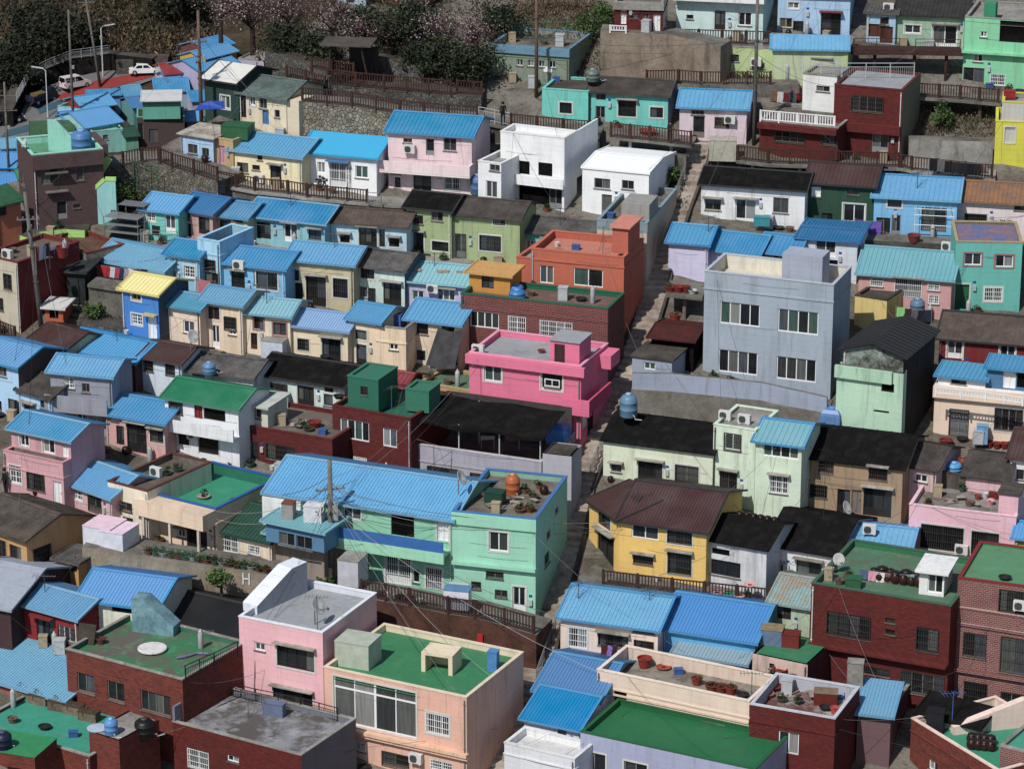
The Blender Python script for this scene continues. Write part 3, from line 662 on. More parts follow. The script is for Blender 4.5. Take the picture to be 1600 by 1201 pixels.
# ---------------------------------------------------------------- shared finishes
P = plaster
RB = metal_roof((82, 146, 186), .5); RM = metal_roof((56, 136, 190), .42); RS = metal_roof((38, 128, 196), .22); RC = metal_roof((4, 154, 214), .06); RD = metal_roof((46, 108, 170), .3)
RT = metal_roof((108, 166, 182), .3); RBR = metal_roof((74, 50, 44), .25); RG = metal_roof((36, 124, 92), .3); RY = metal_roof((214, 202, 112), .2); RGR = metal_roof((24, 70, 56), .2)
TB = flat((112, 160, 190), .45, .15); TS = flat((66, 138, 186), .45, .12); TD = flat((50, 50, 52), .6, .2)
KB = tarp((23, 22, 22)); KG = rough_roof((100, 98, 96), (66, 63, 61)); KW = rough_roof((96, 84, 76), (72, 62, 56)); KGR = rough_roof((96, 116, 112), (74, 84, 80))
SL = rough_roof((84, 78, 74), (58, 53, 50)); CO = concrete(); CL = concrete((160, 158, 152), (120, 116, 108)); CD = concrete((90, 85, 78), (58, 54, 49))
BR = brick((104, 38, 34), (84, 32, 30), (60, 30, 28), 3.8); BRL = brick((112, 46, 44), (88, 38, 38), (146, 128, 122), 4.4); BRP = brick((128, 74, 68), (104, 64, 62), (164, 146, 142), 4.2); BRO = brick((126, 58, 46), (96, 48, 42), (70, 44, 38), 4.0); BRB = brick((90, 70, 70), (80, 62, 62), (84, 66, 66), 4.6)
FG = floorpaint((48, 124, 80), .32, (70, 112, 84)); FGW = floorpaint((44, 120, 74), .75); FT = floorpaint((40, 140, 108), .3, (80, 120, 100)); FC_ = floorpaint((132, 130, 126), .55, (96, 92, 86)); FGY = floorpaint((150, 154, 158), .3, (110, 108, 104)); FGR2 = floorpaint((78, 116, 88), .4)
def fl(p, floor=FC_, cop=None, inner=None): return ('f', p, floor, cop or CL, inner or (cop or CL))
W_, CR, PK, MT = (226, 227, 226), (222, 208, 176), (226, 200, 202), (150, 212, 182)

# ================= top right =================
H('t1', 'red brick house with white doors above the tall grey retaining wall', (960, 4, 1036, 6), 2.35, 4.5, BR, fl(.5, CO, CL), [(974, 27, 9, 22, 'wSD'), (990, 24, 9, 10, 'k2'), (1009, 25, 9, 10, 'k2'), (1026, 37, 11, 27, 'wSD')], [(1044, 26, 8, 15, 'k2')], wall2=P((178, 172, 158)), name='brick_house', dz=2.7, found=.4, bx=[('parapet_band', -.03, 1.02, -.2, -.001, -.5, 0, CL)])
H('t2', 'pale mint house with purple door behind the brown railing at the top', (1057, -6, 1193, 0), 3.6, 6, P((196, 222, 220)), fl(.6, CO, CL), [(1078, 27, 11, 7, 'o1'), (1125, 32, 17, 30, 'dD'), (1164, 30, 21, 21, 'w2')], bx=[('balcony_front', -.02, 1.02, -.7, 0, -.2, .75, P(W_))])
H('t3', 'sky blue weatherboard house with lime green door and window surrounds', (1216, -10, 1329, -6), 3.1, 6, P((166, 200, 232)), ('g', 26, RD), [(1240, 9, 17, 10, 'w2t'), (1228, 36, 20, 15, 'y2'), (1247, 45, 15, 24, 'dDG'), (1298, 38, 30, 34, 'dDG2Ar')])
H('t3b', 'lime green lower house with steel-fenced roof and blue lean-to roof', (1128, 73, 1325, 82), 2.6, 5, P((178, 198, 138)), fl(.25, CO, CL), [(1148, 91, 13, 11, 'd2'), (1234, 86, 18, 14, 'd2'), (1219, 104, 20, 14, 'd2G'), (1284, 102, 28, 18, 'd2a'), (1184, 103, 22, 9, 'k2')])
H('t3c', 'blue ribbed lean-to roof on posts under the sky blue house', (1208, 75, 1323, 77), 2.7, 1.5, P((186, 200, 160)), ('s', 20, RM, .3), dz=.1, name='lean_to', cat='lean-to', clutter=0)
H('t4', 'small blue shed with brown gate beside the sage green house', (1355, 20, 1400, 22), 2.4, 2.5, P((160, 196, 222)), ('s', 4, KG), [(1382, 33, 14, 12, 'o1'), (1370, 48, 26, 20, 'bSD'), (1385, 55, 20, 26, 'bSD')], name='shed', cat='shed')
H('t5', 'sage green house with white sliding shop door and black roof', (1400, 22, 1509, 27), 2.6, 6, P((146, 178, 152)), ('g', 26, rough_roof((62, 60, 60), (46, 44, 44)), .3), [(1426, 46, 25, 13, 'w2t'), (1476, 60, 38, 40, 'wD2ta')])
H('t6', 'bright mint green two-storey house at the top right corner', (1508, 27, 1650, 36), 5.4, 6, P((128, 206, 160)), fl(.25, CL), [(1537, 54, 11, 9, 'w2'), (1583, 50, 42, 34, 'dO'), (1528, 91, 15, 12, 'w2'), (1521, 126, 33, 40, 'oD2'), (1559, 125, 23, 18, 'w2g'), (1575, 99, 34, 3, 'w1')], bx=[('chimney', .19, .32, .6, 1.6, -.3, 1.0, P((40, 140, 100))), ('balcony_ledge', -.01, 1.01, -.45, .01, -2.6, -2.45, P((128, 206, 160)))])
H('t8', 'two-storey dark red brick house with white balustrade and barred windows', (1304, 133, 1411, 142), 5.3, 5.5, BR, fl(.12, FGY, flat((96, 36, 34), .7, .2)), [(1355, 163, 50, 24, 'o4B'), (1375, 223, 26, 32, 'kD')], bx=[('overhang_band', -.06, 1.0, -.5, -.001, -3.2, -2.6, BR)], wall2=P((120, 116, 100)), name='brick_house')
H('t8b', '', (1187, 189, 1310, 201), 2.75, 5.5, BR, fl(.1, CO, CL), [(1234, 211, 48, 24, 'o4B'), (1307, 216, 46, 24, 'o4B')], of='t8', clutter=0, bx=[('overhang_band', 0, 1.0, -.55, -.001, -.42, -.02, BR)])
H('t8c', '', (1255, 116, 1308, 121), 5.3, 3, P(W_), fl(.1, CL), [(1286, 139, 21, 9, 'k2')], of='t8', clutter=0, found=-2.6)
H('t9', 'bright yellow-green house with a slanting side wall at the right edge', (1556, 190, 1610, 192), 3.2, 4, P((208, 206, 40)), ('f', .3, CL, P((208, 206, 40)), P((208, 206, 40))), [(1578, 211, 16, 24, 'w1t')])
H('t9b', '', (1566, 160, 1640, 163), 4.6, 3, P((190, 190, 180)), ('f', .2, CL, P((208, 206, 40)), CL), [(1597, 255, 30, 26, 'dO')], of='t9', clutter=0)
H('t12', 'sage green flat-roofed building with blue band and four small white windows', (766, 70, 889, 79), 2.9, 6, P((126, 140, 122)), ('f', .5, CO, flat((96, 138, 160), .6, .2), CL), [(812, 98, 10, 10, 'w2'), (829, 99, 10, 10, 'w2'), (846, 100, 10, 10, 'w2'), (863, 101, 10, 10, 'w2')], wall2=P((60, 66, 62)), bx=[('fascia_band', -.015, 1.015, -.2, -.001, -.5, .02, flat((96, 138, 160), .6, .2)), ('notice', .68, .79, -.03, -.001, -1.75, -1.35, flat((230, 228, 226), .7, .1))])
H('t10', 'turquoise house with patched grey roof behind the deck railing', (920, 142, 1044, 149), 2.6, None, P((104, 200, 188)), ('g', 22, SL, .16, .03), [(939, 151, 15, 11, 'b2s'), (938, 178, 15, 24, 'kD'), (980, 170, 28, 25, 'd2ta'), (1026, 176, 20, 16, 'd2t')], wall2=P((116, 136, 164)))
H('t10b', '', (847, 139, 919, 144), 2.6, 4, P((104, 200, 188)), fl(.12, CD, P((104, 200, 188))), [(884, 169, 19, 17, 'd2t')], of='t10', clutter=0)
H('t11', 'small pale pink house with ribbed blue roof beside the brick house', (1062, 166, 1167, 170), 2.6, None, P((216, 196, 204)), ('g', 27, RM, .34), [(1090, 176, 20, 7, 'o3'), (1092, 199, 18, 34, 'oD1'), (1128, 191, 22, 15, 'o2G')])
H('t14', 'white house under a smooth black roof beside the stairs', (1096, 286, 1258, 297), 2.9, None, P(W_), ('g', 26, KB, .9, .02, TD), [(1114, 320, 25, 17, 'o2a'), (1165, 333, 32, 42, 'wD2a'), (1220, 321, 24, 24, 'o2')])
H('t15', 'dark green house with brown ribbed roof and purple blanket on its line', (1261, 284, 1366, 291), 3.1, None, P((34, 74, 54)), ('g', 31, RBR, .28, .035, TD), [(1275, 300, 15, 16, 'wSr'), (1292, 346, 17, 26, 'dD'), (1334, 340, 34, 42, 'wDt'), (1333, 300, 18, 8, 'b2')])
H('t16', 'light blue house with ribbed blue roof and pipe trellis over its door', (1366, 306, 1496, 313), 2.9, None, P((118, 184, 226)), ('g', 34, RM, .34), [(1398, 314, 22, 20, 'b1t'), (1380, 352, 22, 24, 'dD'), (1400, 354, 14, 36, 'kD'), (1459, 343, 38, 36, 'kDG')])
H('t17', 'pale pink house with rusty orange roof at the right edge', (1497, 312, 1640, 320), 2.8, None, P((224, 208, 210)), ('g', 30, rough_roof((150, 104, 62), (112, 94, 86)), .3), [(1524, 350, 34, 32, 'dDGt'), (1572, 351, 22, 16, 'w2g'), (1594, 321, 18, 16, 'd2')])
# ================= upper middle row =================
H('c1', 'cream house with weathered green-grey roof below the deck', (374, 144, 447, 155), 2.9, None, P(CR), ('g', 27, KGR, .3, .02), [(394, 158, 9, 14, 'w2t'), (411, 160, 12, 20, 'k2'), (433, 178, 8, 12, 'k1'), (380, 165, 9, 38, 'dD'), (415, 183, 10, 24, 'uSD')], bx=[('side_wall', 1.0, 1.25, .1, 2.0, -3.4, -.05, P((214, 200, 172)))])
H('c2', 'small baby blue house with patched tin roof beside the curved railing', (282, 209, 333, 217), 2.5, 2.6, P((168, 200, 234)), ('s', 16, rough_roof((196, 190, 176), (120, 110, 100)), .3, .02, None), [(301, 233, 15, 15, 'o2'), (321, 238, 11, 13, 'o2')], wall2=P((150, 160, 172)))
H('c2b', 'narrow tan house with pink door behind the baby blue house', (334, 216, 364, 221), 2.6, 3, P((190, 160, 112)), fl(.1, flat((50, 110, 70), .6, .3), P((190, 160, 112))), [(347, 242, 8, 28, 'pSD')])
H('c3', 'cream and yellow house with light blue ribbed roof', (361, 233, 471, 246), 2.7, None, P((232, 220, 178)), ('g', 28, RM, .26, .035, TB), [(379, 262, 18, 16, 'o2'), (406, 246, 8, 9, 'd1'), (431, 276, 17, 34, 'dDa'), (400, 262, 12, 8, 'b1')])
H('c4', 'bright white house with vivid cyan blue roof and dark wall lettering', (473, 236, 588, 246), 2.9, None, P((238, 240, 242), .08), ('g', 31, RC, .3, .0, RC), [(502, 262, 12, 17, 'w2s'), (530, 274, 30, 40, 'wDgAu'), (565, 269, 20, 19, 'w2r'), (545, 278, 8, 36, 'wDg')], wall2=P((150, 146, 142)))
H('c5', 'two-storey pale pink house with blue gable roof and white balcony', (606, 204, 737, 213), 4.7, None, P((232, 206, 210)), ('g', 30, RM, .3, .04, TS), [(637, 220, 14, 7, 'o2'), (672, 230, 13, 26, 'kD1'), (703, 226, 20, 20, 'k2'), (618, 266, 15, 12, 'b2'), (621, 288, 12, 24, 'wD1'), (660, 284, 28, 30, 'dD2ta'), (706, 283, 24, 28, 'w2gt')], wall2=P((176, 160, 158)), bx=[('balcony_front', -.1, 1.02, -1.0, -.85, -2.7, -1.95, P((236, 214, 216))), ('balcony_slab', -.1, 1.02, -1.0, -.001, -2.8, -2.68, P((236, 224, 224))), ('balcony_side', .995, 1.02, -.85, -.001, -2.68, -1.95, P((236, 214, 216)))])
H('c6', 'white cubic modern house with open railings and a long sloping side wall', (782, 206, 882, 217), 5.2, 2.3, P((236, 238, 240), .12), fl(.35, P(W_, .2), P(W_, .2)), [(817, 262, 21, 21, 'kO'), (852, 265, 22, 21, 'kO'), (835, 308, 50, 34, 'kO'), (868, 312, 20, 38, 'kD')], bx=[('balcony_band', -.4, 1.03, -.6, -.45, -3.5, -2.8, P((236, 238, 240), .12)), ('balcony_slab', -.4, 1.03, -.45, -.001, -3.5, -3.38, P((236, 238, 240), .12)), ('side_wall', .97, .999, 2.3, 6.2, -3.4, 0, P((236, 238, 240), .12)), ('rear_floor', 0, .97, 2.3, 6.1, -3.4, -2.5, CL)])
H('c6b', '', (747, 252, 783, 257), 3.6, 5, P((234, 236, 238), .12), fl(.3, CL, P(W_)), [(773, 260, 16, 15, 'k2'), (768, 300, 18, 34, 'wD2')], of='c6', clutter=0)
H('c7', 'white gable-roofed house with two dark windows beside the stairs', (910, 262, 1014, 272), 3.6, 6, P((238, 240, 242), .1), ('g', 24, flat((236, 238, 240), .6, .06), .9, .012), [(941, 287, 25, 16, 'k2'), (981, 289, 19, 14, 'k2'), (948, 322, 16, 36, 'kD1')], [], over=.04, wall2=P((196, 198, 202), .2))
# ================= row 3 =================
H('r3a', 'small turquoise house with strong blue roof at the left end of its row', (222, 325, 278, 332), 2.5, None, P((110, 196, 184)), ('g', 24, RS, .28), [(236, 339, 13, 14, 'w2mt'), (266, 350, 16, 28, 'wD2')])
H('r3b', 'dusty rose house with dark blue roof between turquoise and cream houses', (281, 325, 332, 334), 2.4, None, P((198, 156, 148)), ('g', 24, RD, .24), [(291, 337, 12, 12, 'd2'), (319, 353, 17, 27, 'dD'), (295, 360, 8, 22, 'dD'), (286, 357, 8, 7, 'd1')])
H('r3c', 'little cream house with light blue roof and dark doorway', (333, 334, 386, 341), 2.3, None, P((222, 208, 166)), ('g', 22, RB, .24), [(352, 355, 18, 24, 'dD'), (374, 344, 10, 8, 'd1'), (372, 359, 9, 8, 'd1')])
H('r3d', 'teal blue house with wide light blue gable roof in the third row', (388, 336, 507, 349), 2.6, None, P((134, 190, 200)), ('g', 27, RM, .3, .035, TB), [(412, 360, 22, 26, 'dD'), (454, 364, 21, 28, 'wD2a'), (492, 367, 20, 16, 'd2a')])
H('r3e', 'powder blue house with brown weathered roof between teal and green houses', (517, 345, 635, 354), 2.7, None, P((176, 212, 226)), ('g', 22, KW, .3, .01), [(539, 373, 15, 13, 'd2ta'), (575, 371, 28, 30, 'dD3ta'), (616, 379, 16, 14, 'd2ta'), (597, 372, 9, 28, 'dD1')])
H('r3f', 'sage green house with flat black roof sheeting', (635, 322, 705, 329), 3.5, None, P((158, 176, 126)), ('g', 24, KB, .9, .02, TD), [(652, 343, 18, 14, 'b2'), (683, 338, 18, 15, 'o2'), (651, 379, 22, 32, 'dDta'), (688, 385, 26, 15, 'd1t')])
H('r3g', 'long sage green house with brown-grey slab roof and white-trimmed window', (707, 333, 812, 342), 3.6, None, P((158, 176, 126)), ('g', 26, SL, .2, .01), [(780, 345, 18, 13, 'w2Gt'), (720, 384, 16, 38, 'kDG'), (766, 380, 33, 24, 'd3Gt')], wall2=P((140, 158, 110)))
H('r3h', 'turquoise house with grey slate-look roof partly behind the orange building', (818, 360, 931, 371), 2.5, None, P((96, 190, 178)), ('g', 23, KG, .18, .01), [(828, 383, 13, 16, 'w2g'), (864, 380, 30, 12, 'kAk'), (909, 384, 34, 12, 'kAk')])
H('r3i', 'tall beige building with blue-grey band beside the stairs', (933, 344, 1011, 350), 4.4, 9, P((200, 180, 160)), ('f', .3, CO, P((128, 152, 164)), CL), [(944, 384, 12, 13, 'w2')], wall2=P((150, 136, 120)), bx=[('painted_band', -.005, 1.012, -.02, -.001, -.62, -.04, P((128, 152, 164))), ('stair_head', .44, 1.0, .6, 3.2, 0, 1.15, P((150, 148, 144)))])
# ================= row 4 =================
H('r4a', 'long low house under sheet blue roof with washing along its front', (149, 404, 256, 424), 2.2, None, P((150, 196, 186)), ('g', 30, RB, .2), [(170, 425, 24, 16, 'dO'), (208, 434, 26, 14, 'dO'), (246, 436, 10, 16, 'dD')])
H('r4b', 'sky blue house with white cross-barred windows and blue roof', (260, 395, 311, 402), 3.1, None, P((152, 202, 230)), ('g', 22, RM, .24), [(272, 405, 12, 12, 'w2m'), (296, 425, 16, 18, 'w2mt'), (267, 427, 11, 18, 'dD')])
H('r4c', 'sky blue flat-roofed house with a raised parapet wall', (308, 373, 343, 379), 4.2, 4, P((156, 206, 234)), ('f', .7, CO, P((156, 206, 234)), P((140, 186, 210))), [(327, 414, 19, 17, 'b2G'), (331, 436, 26, 20, 'bD')], wall2=P((130, 172, 200)))
H('r4d', 'bright sky blue house with framed window and air conditioner under its roof', (346, 409, 445, 420), 3.2, None, P((124, 190, 232)), ('g', 26, RM, .24), [(372, 438, 21, 28, 'dD2a'), (417, 439, 33, 28, 'o2t'), (399, 434, 5, 20, 'd1')])
H('r4e', 'khaki beige house with light blue roof and large barred double door', (447, 404, 552, 414), 3.4, None, P((192, 182, 146)), ('g', 28, RM, .26, .035, RB), [(459, 429, 17, 18, 'd2t'), (467, 457, 12, 30, 'dD1'), (494, 455, 30, 46, 'dDGta'), (532, 450, 22, 30, 'd2Gt'), (455, 452, 8, 10, 'd1')])
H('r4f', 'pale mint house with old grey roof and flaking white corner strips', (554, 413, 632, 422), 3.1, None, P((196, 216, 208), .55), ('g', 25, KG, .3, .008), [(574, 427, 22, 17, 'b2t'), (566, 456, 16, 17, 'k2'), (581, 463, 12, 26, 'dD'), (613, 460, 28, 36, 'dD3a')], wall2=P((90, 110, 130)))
H('r4g', 'lavender house with pale blue roof weighed down by bricks', (634, 437, 745, 447), 2.6, None, P((190, 184, 218)), ('g', 29, RT, .3), [(653, 462, 19, 16, 'w2s'), (697, 461, 28, 18, 'w3a')])
H('r4i', 'terracotta orange two-storey building with rooftop stair box', (830, 389, 975, 403), 5.7, 4.6, P((190, 98, 72), .15), ('f', .45, floorpaint((190, 120, 100), .3), P((196, 104, 78)), P((176, 92, 68))), [(854, 429, 22, 28, 'w2s'), (919, 434, 46, 28, 'w2s')], [], wall2=P((148, 72, 54), .1), bx=[('stair_box', .83, 1.0, .9, 3.6, 0, 1.75, P((190, 98, 72), .15)), ('stair_box_roof', .8, 1.03, .7, 3.8, 1.75, 1.85, P((206, 128, 110)))], name='building', cat='building')
H('r4i2', '', (807, 402, 832, 405), 4.6, 5, P((190, 98, 72), .15), ('f', .2, CL, P((190, 98, 72)), CL), [], of='r4i', clutter=0)
H('r4j', 'patterned brick two-storey building with green roof edge and ochre roof room', (720, 459, 950, 483), 5.6, 3.6, BRL, ('f', .3, floorpaint((110, 84, 76), .5), flat((24, 96, 70), .5, .15), flat((24, 96, 70), .5, .15)), [(757, 500, 45, 25, 'w4s'), (808, 508, 27, 28, 'w2gs'), (869, 515, 50, 26, 'w4gs')], wall2=brick((66, 40, 38), (54, 34, 34), (80, 66, 62), 3.4), name='building', cat='building', bx=[('corbel_band', -.003, 1.003, -.06, -.001, -.95, -.7, BRL)])
H('och', '', (733, 425, 797, 432), 6.6, 2.2, P((196, 138, 46), .2), ('s', 6, P((200, 150, 80)), .3, 0), [(762, 441, 19, 19, 'd2s')], of='r4j', clutter=0, found=-5.2, name='roof_room')
HS['r4j']['x'] = 1
H('r4k', 'hot pink two-storey building with flat roof and rooftop stair box', (733, 551, 908, 573), 5.7, 5, P((226, 112, 146), .08), ('f', .35, FGY, P((232, 150, 176), .1), P((226, 112, 146), .08)), [(770, 582, 27, 28, 'w2t'), (862, 593, 34, 33, 'w1t'), (862, 599, 24, 12, 'w2')], [(914, 650, 8, 40, 'wSD'), (923, 662, 10, 44, 'dD')], wall2=P((196, 70, 106), .08), name='building', cat='building', bx=[('stair_box', .7, .96, .5, 2.6, -.3, 1.35, P((226, 112, 146), .08)), ('stair_box_roof', .69, .97, .4, 2.7, 1.35, 1.42, FGY), ('stair_box_door', .74, .83, .47, .499, -.28, 1.15, P((58, 30, 34))), ('balcony_front', .86, 1.1, -.55, -.4, -2.95, -2.05, P((222, 104, 140), .08)), ('balcony_slab', -.01, 1.1, -.55, -.001, -3.1, -2.94, P((222, 104, 140), .08)), ('balcony_side', 1.08, 1.1, -.4, 3.6, -2.95, -2.05, P((196, 70, 106), .08)), ('roof_band', -.02, 1.04, -.3, -.001, -.62, -.02, P((226, 112, 146), .08)), ('side_deck', 1.0, 1.11, 3.2, 4.9, -1.1, -.2, P((226, 112, 146), .08))])  # balcony side is a darker copy of the pink, with shade in its colour
H('r4L', 'cobalt blue two-storey house with yellow roof and white door', (190, 450, 247, 460), 3.9, None, P((58, 128, 206), .12), ('g', 24, RY, .3), [(213, 463, 14, 13, 'y2t'), (214, 499, 16, 17, 'w2mt'), (238, 513, 14, 38, 'wSDAy')], wall2=P((66, 84, 104)))  # bare grey side wall, its colour darkened to the tone of the shaded side
# ================= row 5 =================
H('r5a', 'pale peach house with light blue roof directly right of the blue house', (253, 474, 312, 484), 3.0, None, P((232, 208, 186)), ('g', 20, RB, .22), [(295, 511, 17, 19, 'w2')])
H('r5b', 'peach house with brown window and narrow white glazed door', (314, 468, 378, 477), 3.5, None, P((230, 206, 176)), ('g', 22, RB, .22), [(334, 489, 18, 20, 'b2t'), (337, 526, 12, 36, 'wD2'), (360, 505, 18, 20, 'dB'), (363, 519, 12, 9, 'w2')])
H('r5c', 'cream house with two red-brown framed windows in the fifth row', (379, 487, 453, 494), 3.1, None, P((226, 212, 186)), ('g', 24, RT, .26), [(404, 504, 15, 21, 'b2q'), (437, 514, 20, 20, 'b2q'), (397, 533, 10, 26, 'bD')])
H('r5d', 'cream house with pale steel blue roof and large dark garage door', (456, 507, 543, 517), 2.8, None, P((230, 212, 178)), ('g', 25, metal_roof((104, 148, 196), .3), .18), [(474, 538, 17, 18, 'd2Gt'), (518, 547, 29, 36, 'dD3ta')])
H('r5e', 'cream house with concrete balcony holding a blue cabinet', (545, 496, 594, 504), 3.6, None, P((230, 208, 174)), ('g', 24, RM, .18), [(564, 523, 18, 15, 'd1t'), (565, 554, 16, 32, 'dD1t')])
H('r5e2', '', (588, 510, 634, 515), 3.3, 3.4, P((230, 208, 174)), fl(.75, CO, CL), [(615, 542, 14, 10, 'w2')], of='r5e', clutter=0)
H('r5f', 'cream house with strong blue roof and a dark tarp draped at its front', (636, 497, 719, 507), 3.4, None, P((228, 206, 178)), ('g', 31, RM, .3), [(658, 513, 22, 18, 'd2'), (700, 518, 20, 16, 'd2'), (658, 555, 14, 16, 'd2t'), (705, 555, 20, 32, 'dO')])
# ================= left column, rows 6-7 =================
H('r6a', 'low cream house with dark brown ribbed roof near the left edge', (43, 533, 98, 549), 2.2, None, P((206, 200, 160)), ('g', 28, RBR, .24), [])
H('r6b', 'dark-walled house under a long saturated blue ribbed roof', (101, 543, 211, 566), 2.3, None, P((84, 52, 56)), ('g', 30, RS, .24), [(128, 556, 18, 8, 'o2')])
H('r6c', 'white house with brown ribbed roof and barred windows below the blue house', (221, 556, 283, 567), 2.8, None, P((206, 216, 226)), ('g', 24, RBR, .2), [(232, 571, 14, 18, 'd2G'), (266, 577, 14, 18, 'd2G')])
H('r6d', 'white house with collapsed grey roof holding a blue water tank', (288, 576, 395, 590), 2.7, None, P((214, 216, 214), .5), ('g', 27, KG, .3, .01), [(310, 590, 20, 12, 'o2')])
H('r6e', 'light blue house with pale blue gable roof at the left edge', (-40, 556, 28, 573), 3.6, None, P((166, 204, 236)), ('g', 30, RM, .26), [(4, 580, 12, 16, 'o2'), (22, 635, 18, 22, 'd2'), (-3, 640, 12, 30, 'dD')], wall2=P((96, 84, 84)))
H('r6e2', 'powder blue annex with brown roof beside the pale blue gable house', (30, 607, 80, 621), 2.7, None, P((166, 206, 238)), ('g', 26, SL, .2, .01), [(46, 637, 18, 12, 'o2a'), (69, 632, 12, 12, 'd2')])
H('r6f', 'grey house with blue roof and louvred balcony wall', (78, 579, 174, 588), 4.1, None, P((146, 150, 162)), ('g', 26, RM, .24), [(108, 598, 16, 18, 'w2m'), (134, 606, 12, 14, 'o2'), (97, 643, 18, 14, 'w2m'), (128, 652, 18, 12, 'w2'), (151, 656, 12, 14, 'w2m')], wall2=P((88, 92, 106)), bx=[('balcony_front', -.02, 1.0, -.95, -.83, -2.3, -1.3, P((150, 152, 164))), ('balcony_slab', -.02, 1.0, -.95, -.001, -2.4, -2.29, P((150, 152, 164)))])
H('r6g', 'salmon pink single-storey house with dark barred gate and blue roof', (165, 645, 257, 661), 2.7, None, P((212, 162, 156)), ('g', 30, RM, .26, .035, TS), [(179, 653, 12, 10, 'w2m'), (188, 680, 12, 30, 'dD'), (214, 684, 29, 44, 'dDGa'), (245, 681, 20, 20, 'o2Gta')])
H('r6h', 'white two-storey house with teal green roof and yellow barrel on its balcony', (257, 619, 372, 638), 4.2, None, P((228, 230, 234), .2), ('g', 30, RG, .2, .02), [(275, 637, 20, 18, 'd2B'), (310, 643, 13, 22, 'rSD'), (335, 648, 34, 18, 'dO'), (287, 684, 17, 22, 'd2t'), (326, 690, 30, 36, 'dDGt')], bx=[('balcony_front', -.02, 1.02, -.9, -.78, -1.85, -1.15, P((226, 228, 230))), ('balcony_slab', -.02, 1.02, -.9, -.001, -1.96, -1.84, P((226, 228, 230)))])
H('r6j', 'long low dark red brick house with wide barred window', (357, 661, 519, 688), 3.0, 5, BR, ('f', .2, floorpaint((104, 96, 86), .7), BR, BR), [(438, 707, 44, 24, 'd3G'), (390, 705, 26, 34, 'dDG')], name='brick_house')
H('r6i', '', (372, 628, 418, 636), 4.25, 2.4, P((206, 206, 192)), ('s', 14, P((186, 190, 184)), .3, 0), [(399, 645, 18, 16, 'w2G'), (380, 645, 8, 14, 'w1')], found=-2.7, over=.35, of='r6j', clutter=0, wall2=P((110, 100, 92)))
H('r6k', 'pale mint house under a black sheet roof in the middle', (405, 583, 538, 604), 2.6, None, P((204, 222, 216)), ('g', 32, KB, .9, .02, TD), [(436, 605, 26, 12, 'dG3'), (478, 618, 26, 30, 'dD3t'), (514, 607, 14, 12, 'd2t'), (513, 625, 14, 18, 'd1')])
H('r6l', 'dark red brick building with two green roof rooms and white windows', (519, 634, 642, 655), 4.3, 5.5, BR, ('f', .25, floorpaint((30, 100, 80), .2), BR, flat((30, 90, 70), .6, .2)), [(554, 672, 45, 31, 'w4s'), (609, 684, 22, 29, 'w2s'), (563, 717, 20, 6, 'w2g')], name='brick_house')
H('r6l1', '', (543, 588, 591, 595), 6.3, 2.8, P((34, 104, 82), .2), ('f', .05, P((40, 116, 92)), P((40, 116, 92)), CL), [(569, 610, 10, 13, 'dG1')], of='r6l', clutter=0, found=-4.2, wall2=P((28, 72, 64)))
H('r6l2', '', (633, 608, 670, 613), 5.6, 1.8, P((44, 116, 92), .2), ('f', .05, P((44, 116, 92)), P((44, 116, 92)), CL), [], of='r6l', clutter=0, found=-4.2, wall2=P((28, 76, 64)))
H('r6m', 'grey rendered building with black canvas canopy over its roof terrace', (647, 694, 846, 722), 3.1, 6, P((168, 164, 176), .25), ('f', .8, floorpaint((76, 58, 54), .6), P((188, 184, 190)), P((120, 116, 120))), [(692, 735, 48, 10, 'd3G'), (748, 744, 26, 9, 'd2G')])
# ================= left bottom =================
H('b1', 'two-storey salmon pink house with blue gable roof and white windows', (17, 668, 110, 688), 4.7, None, P((206, 156, 162)), ('g', 26, RM, .24, .035, TB), [(38, 688, 14, 18, 'w2t'), (76, 696, 18, 24, 'w2t'), (102, 706, 10, 18, 'wSD')])
H('b1b', '', (5, 704, 98, 724), 3.45, 1.0, P((206, 156, 162)), ('f', .75, CO, P((196, 140, 146))), [(24, 741, 18, 28, 'w2mt'), (56, 752, 27, 28, 'd3G'), (90, 772, 13, 40, 'wSD')], of='b1')
H('b2', 'low pink house with blue roof joined to the two-storey pink house', (101, 751, 174, 777), 2.6, 4.2, P((214, 172, 172)), ('g', 34, RM, .24, .035, TB), [(120, 769, 16, 24, 'w2mt'), (148, 782, 20, 38, 'oDG')])
H('b3', 'cream house with brown-edged concrete roof terrace and air conditioner', (168, 752, 230, 768), 3.5, 6.2, P((226, 216, 192)), ('f', .35, floorpaint((92, 84, 74), .7), concrete((104, 62, 52), (84, 52, 46)), CO), [(196, 791, 20, 14, 'oB'), (200, 814, 16, 12, 'r1'), (235, 828, 24, 36, 'dDGb'), (176, 796, 5, 20, 'w1')])
H('b3b', 'peach porch house with flat green roof edged in blue and three columns', (231, 770, 337, 796), 3.5, 6.5, P((226, 200, 172)), ('f', .7, FT, flat((36, 88, 160), .5, .15), flat((30, 110, 86), .6, .2)), [(283, 833, 12, 12, 'w2a'), (308, 842, 30, 30, 'dDG')], bx=[('porch_beam', 0, 1, -1.3, -.001, -1.0, -.02, P((226, 200, 172))), ('column', .09, .12, -1.25, -1.1, -3.4, -1.0, P((214, 200, 184))), ('column', .48, .51, -1.25, -1.1, -3.4, -1.0, P((214, 200, 184))), ('column', .9, .93, -1.25, -1.1, -3.4, -1.0, P((214, 200, 184)))])
H('b4', 'cream house with dark green ribbed gable roof and white barred window', (328, 824, 424, 846), 2.4, None, P((226, 206, 178)), ('g', 44, RGR, .26), [(360, 849, 24, 28, 'w2gt'), (397, 859, 18, 14, 'w2g')])
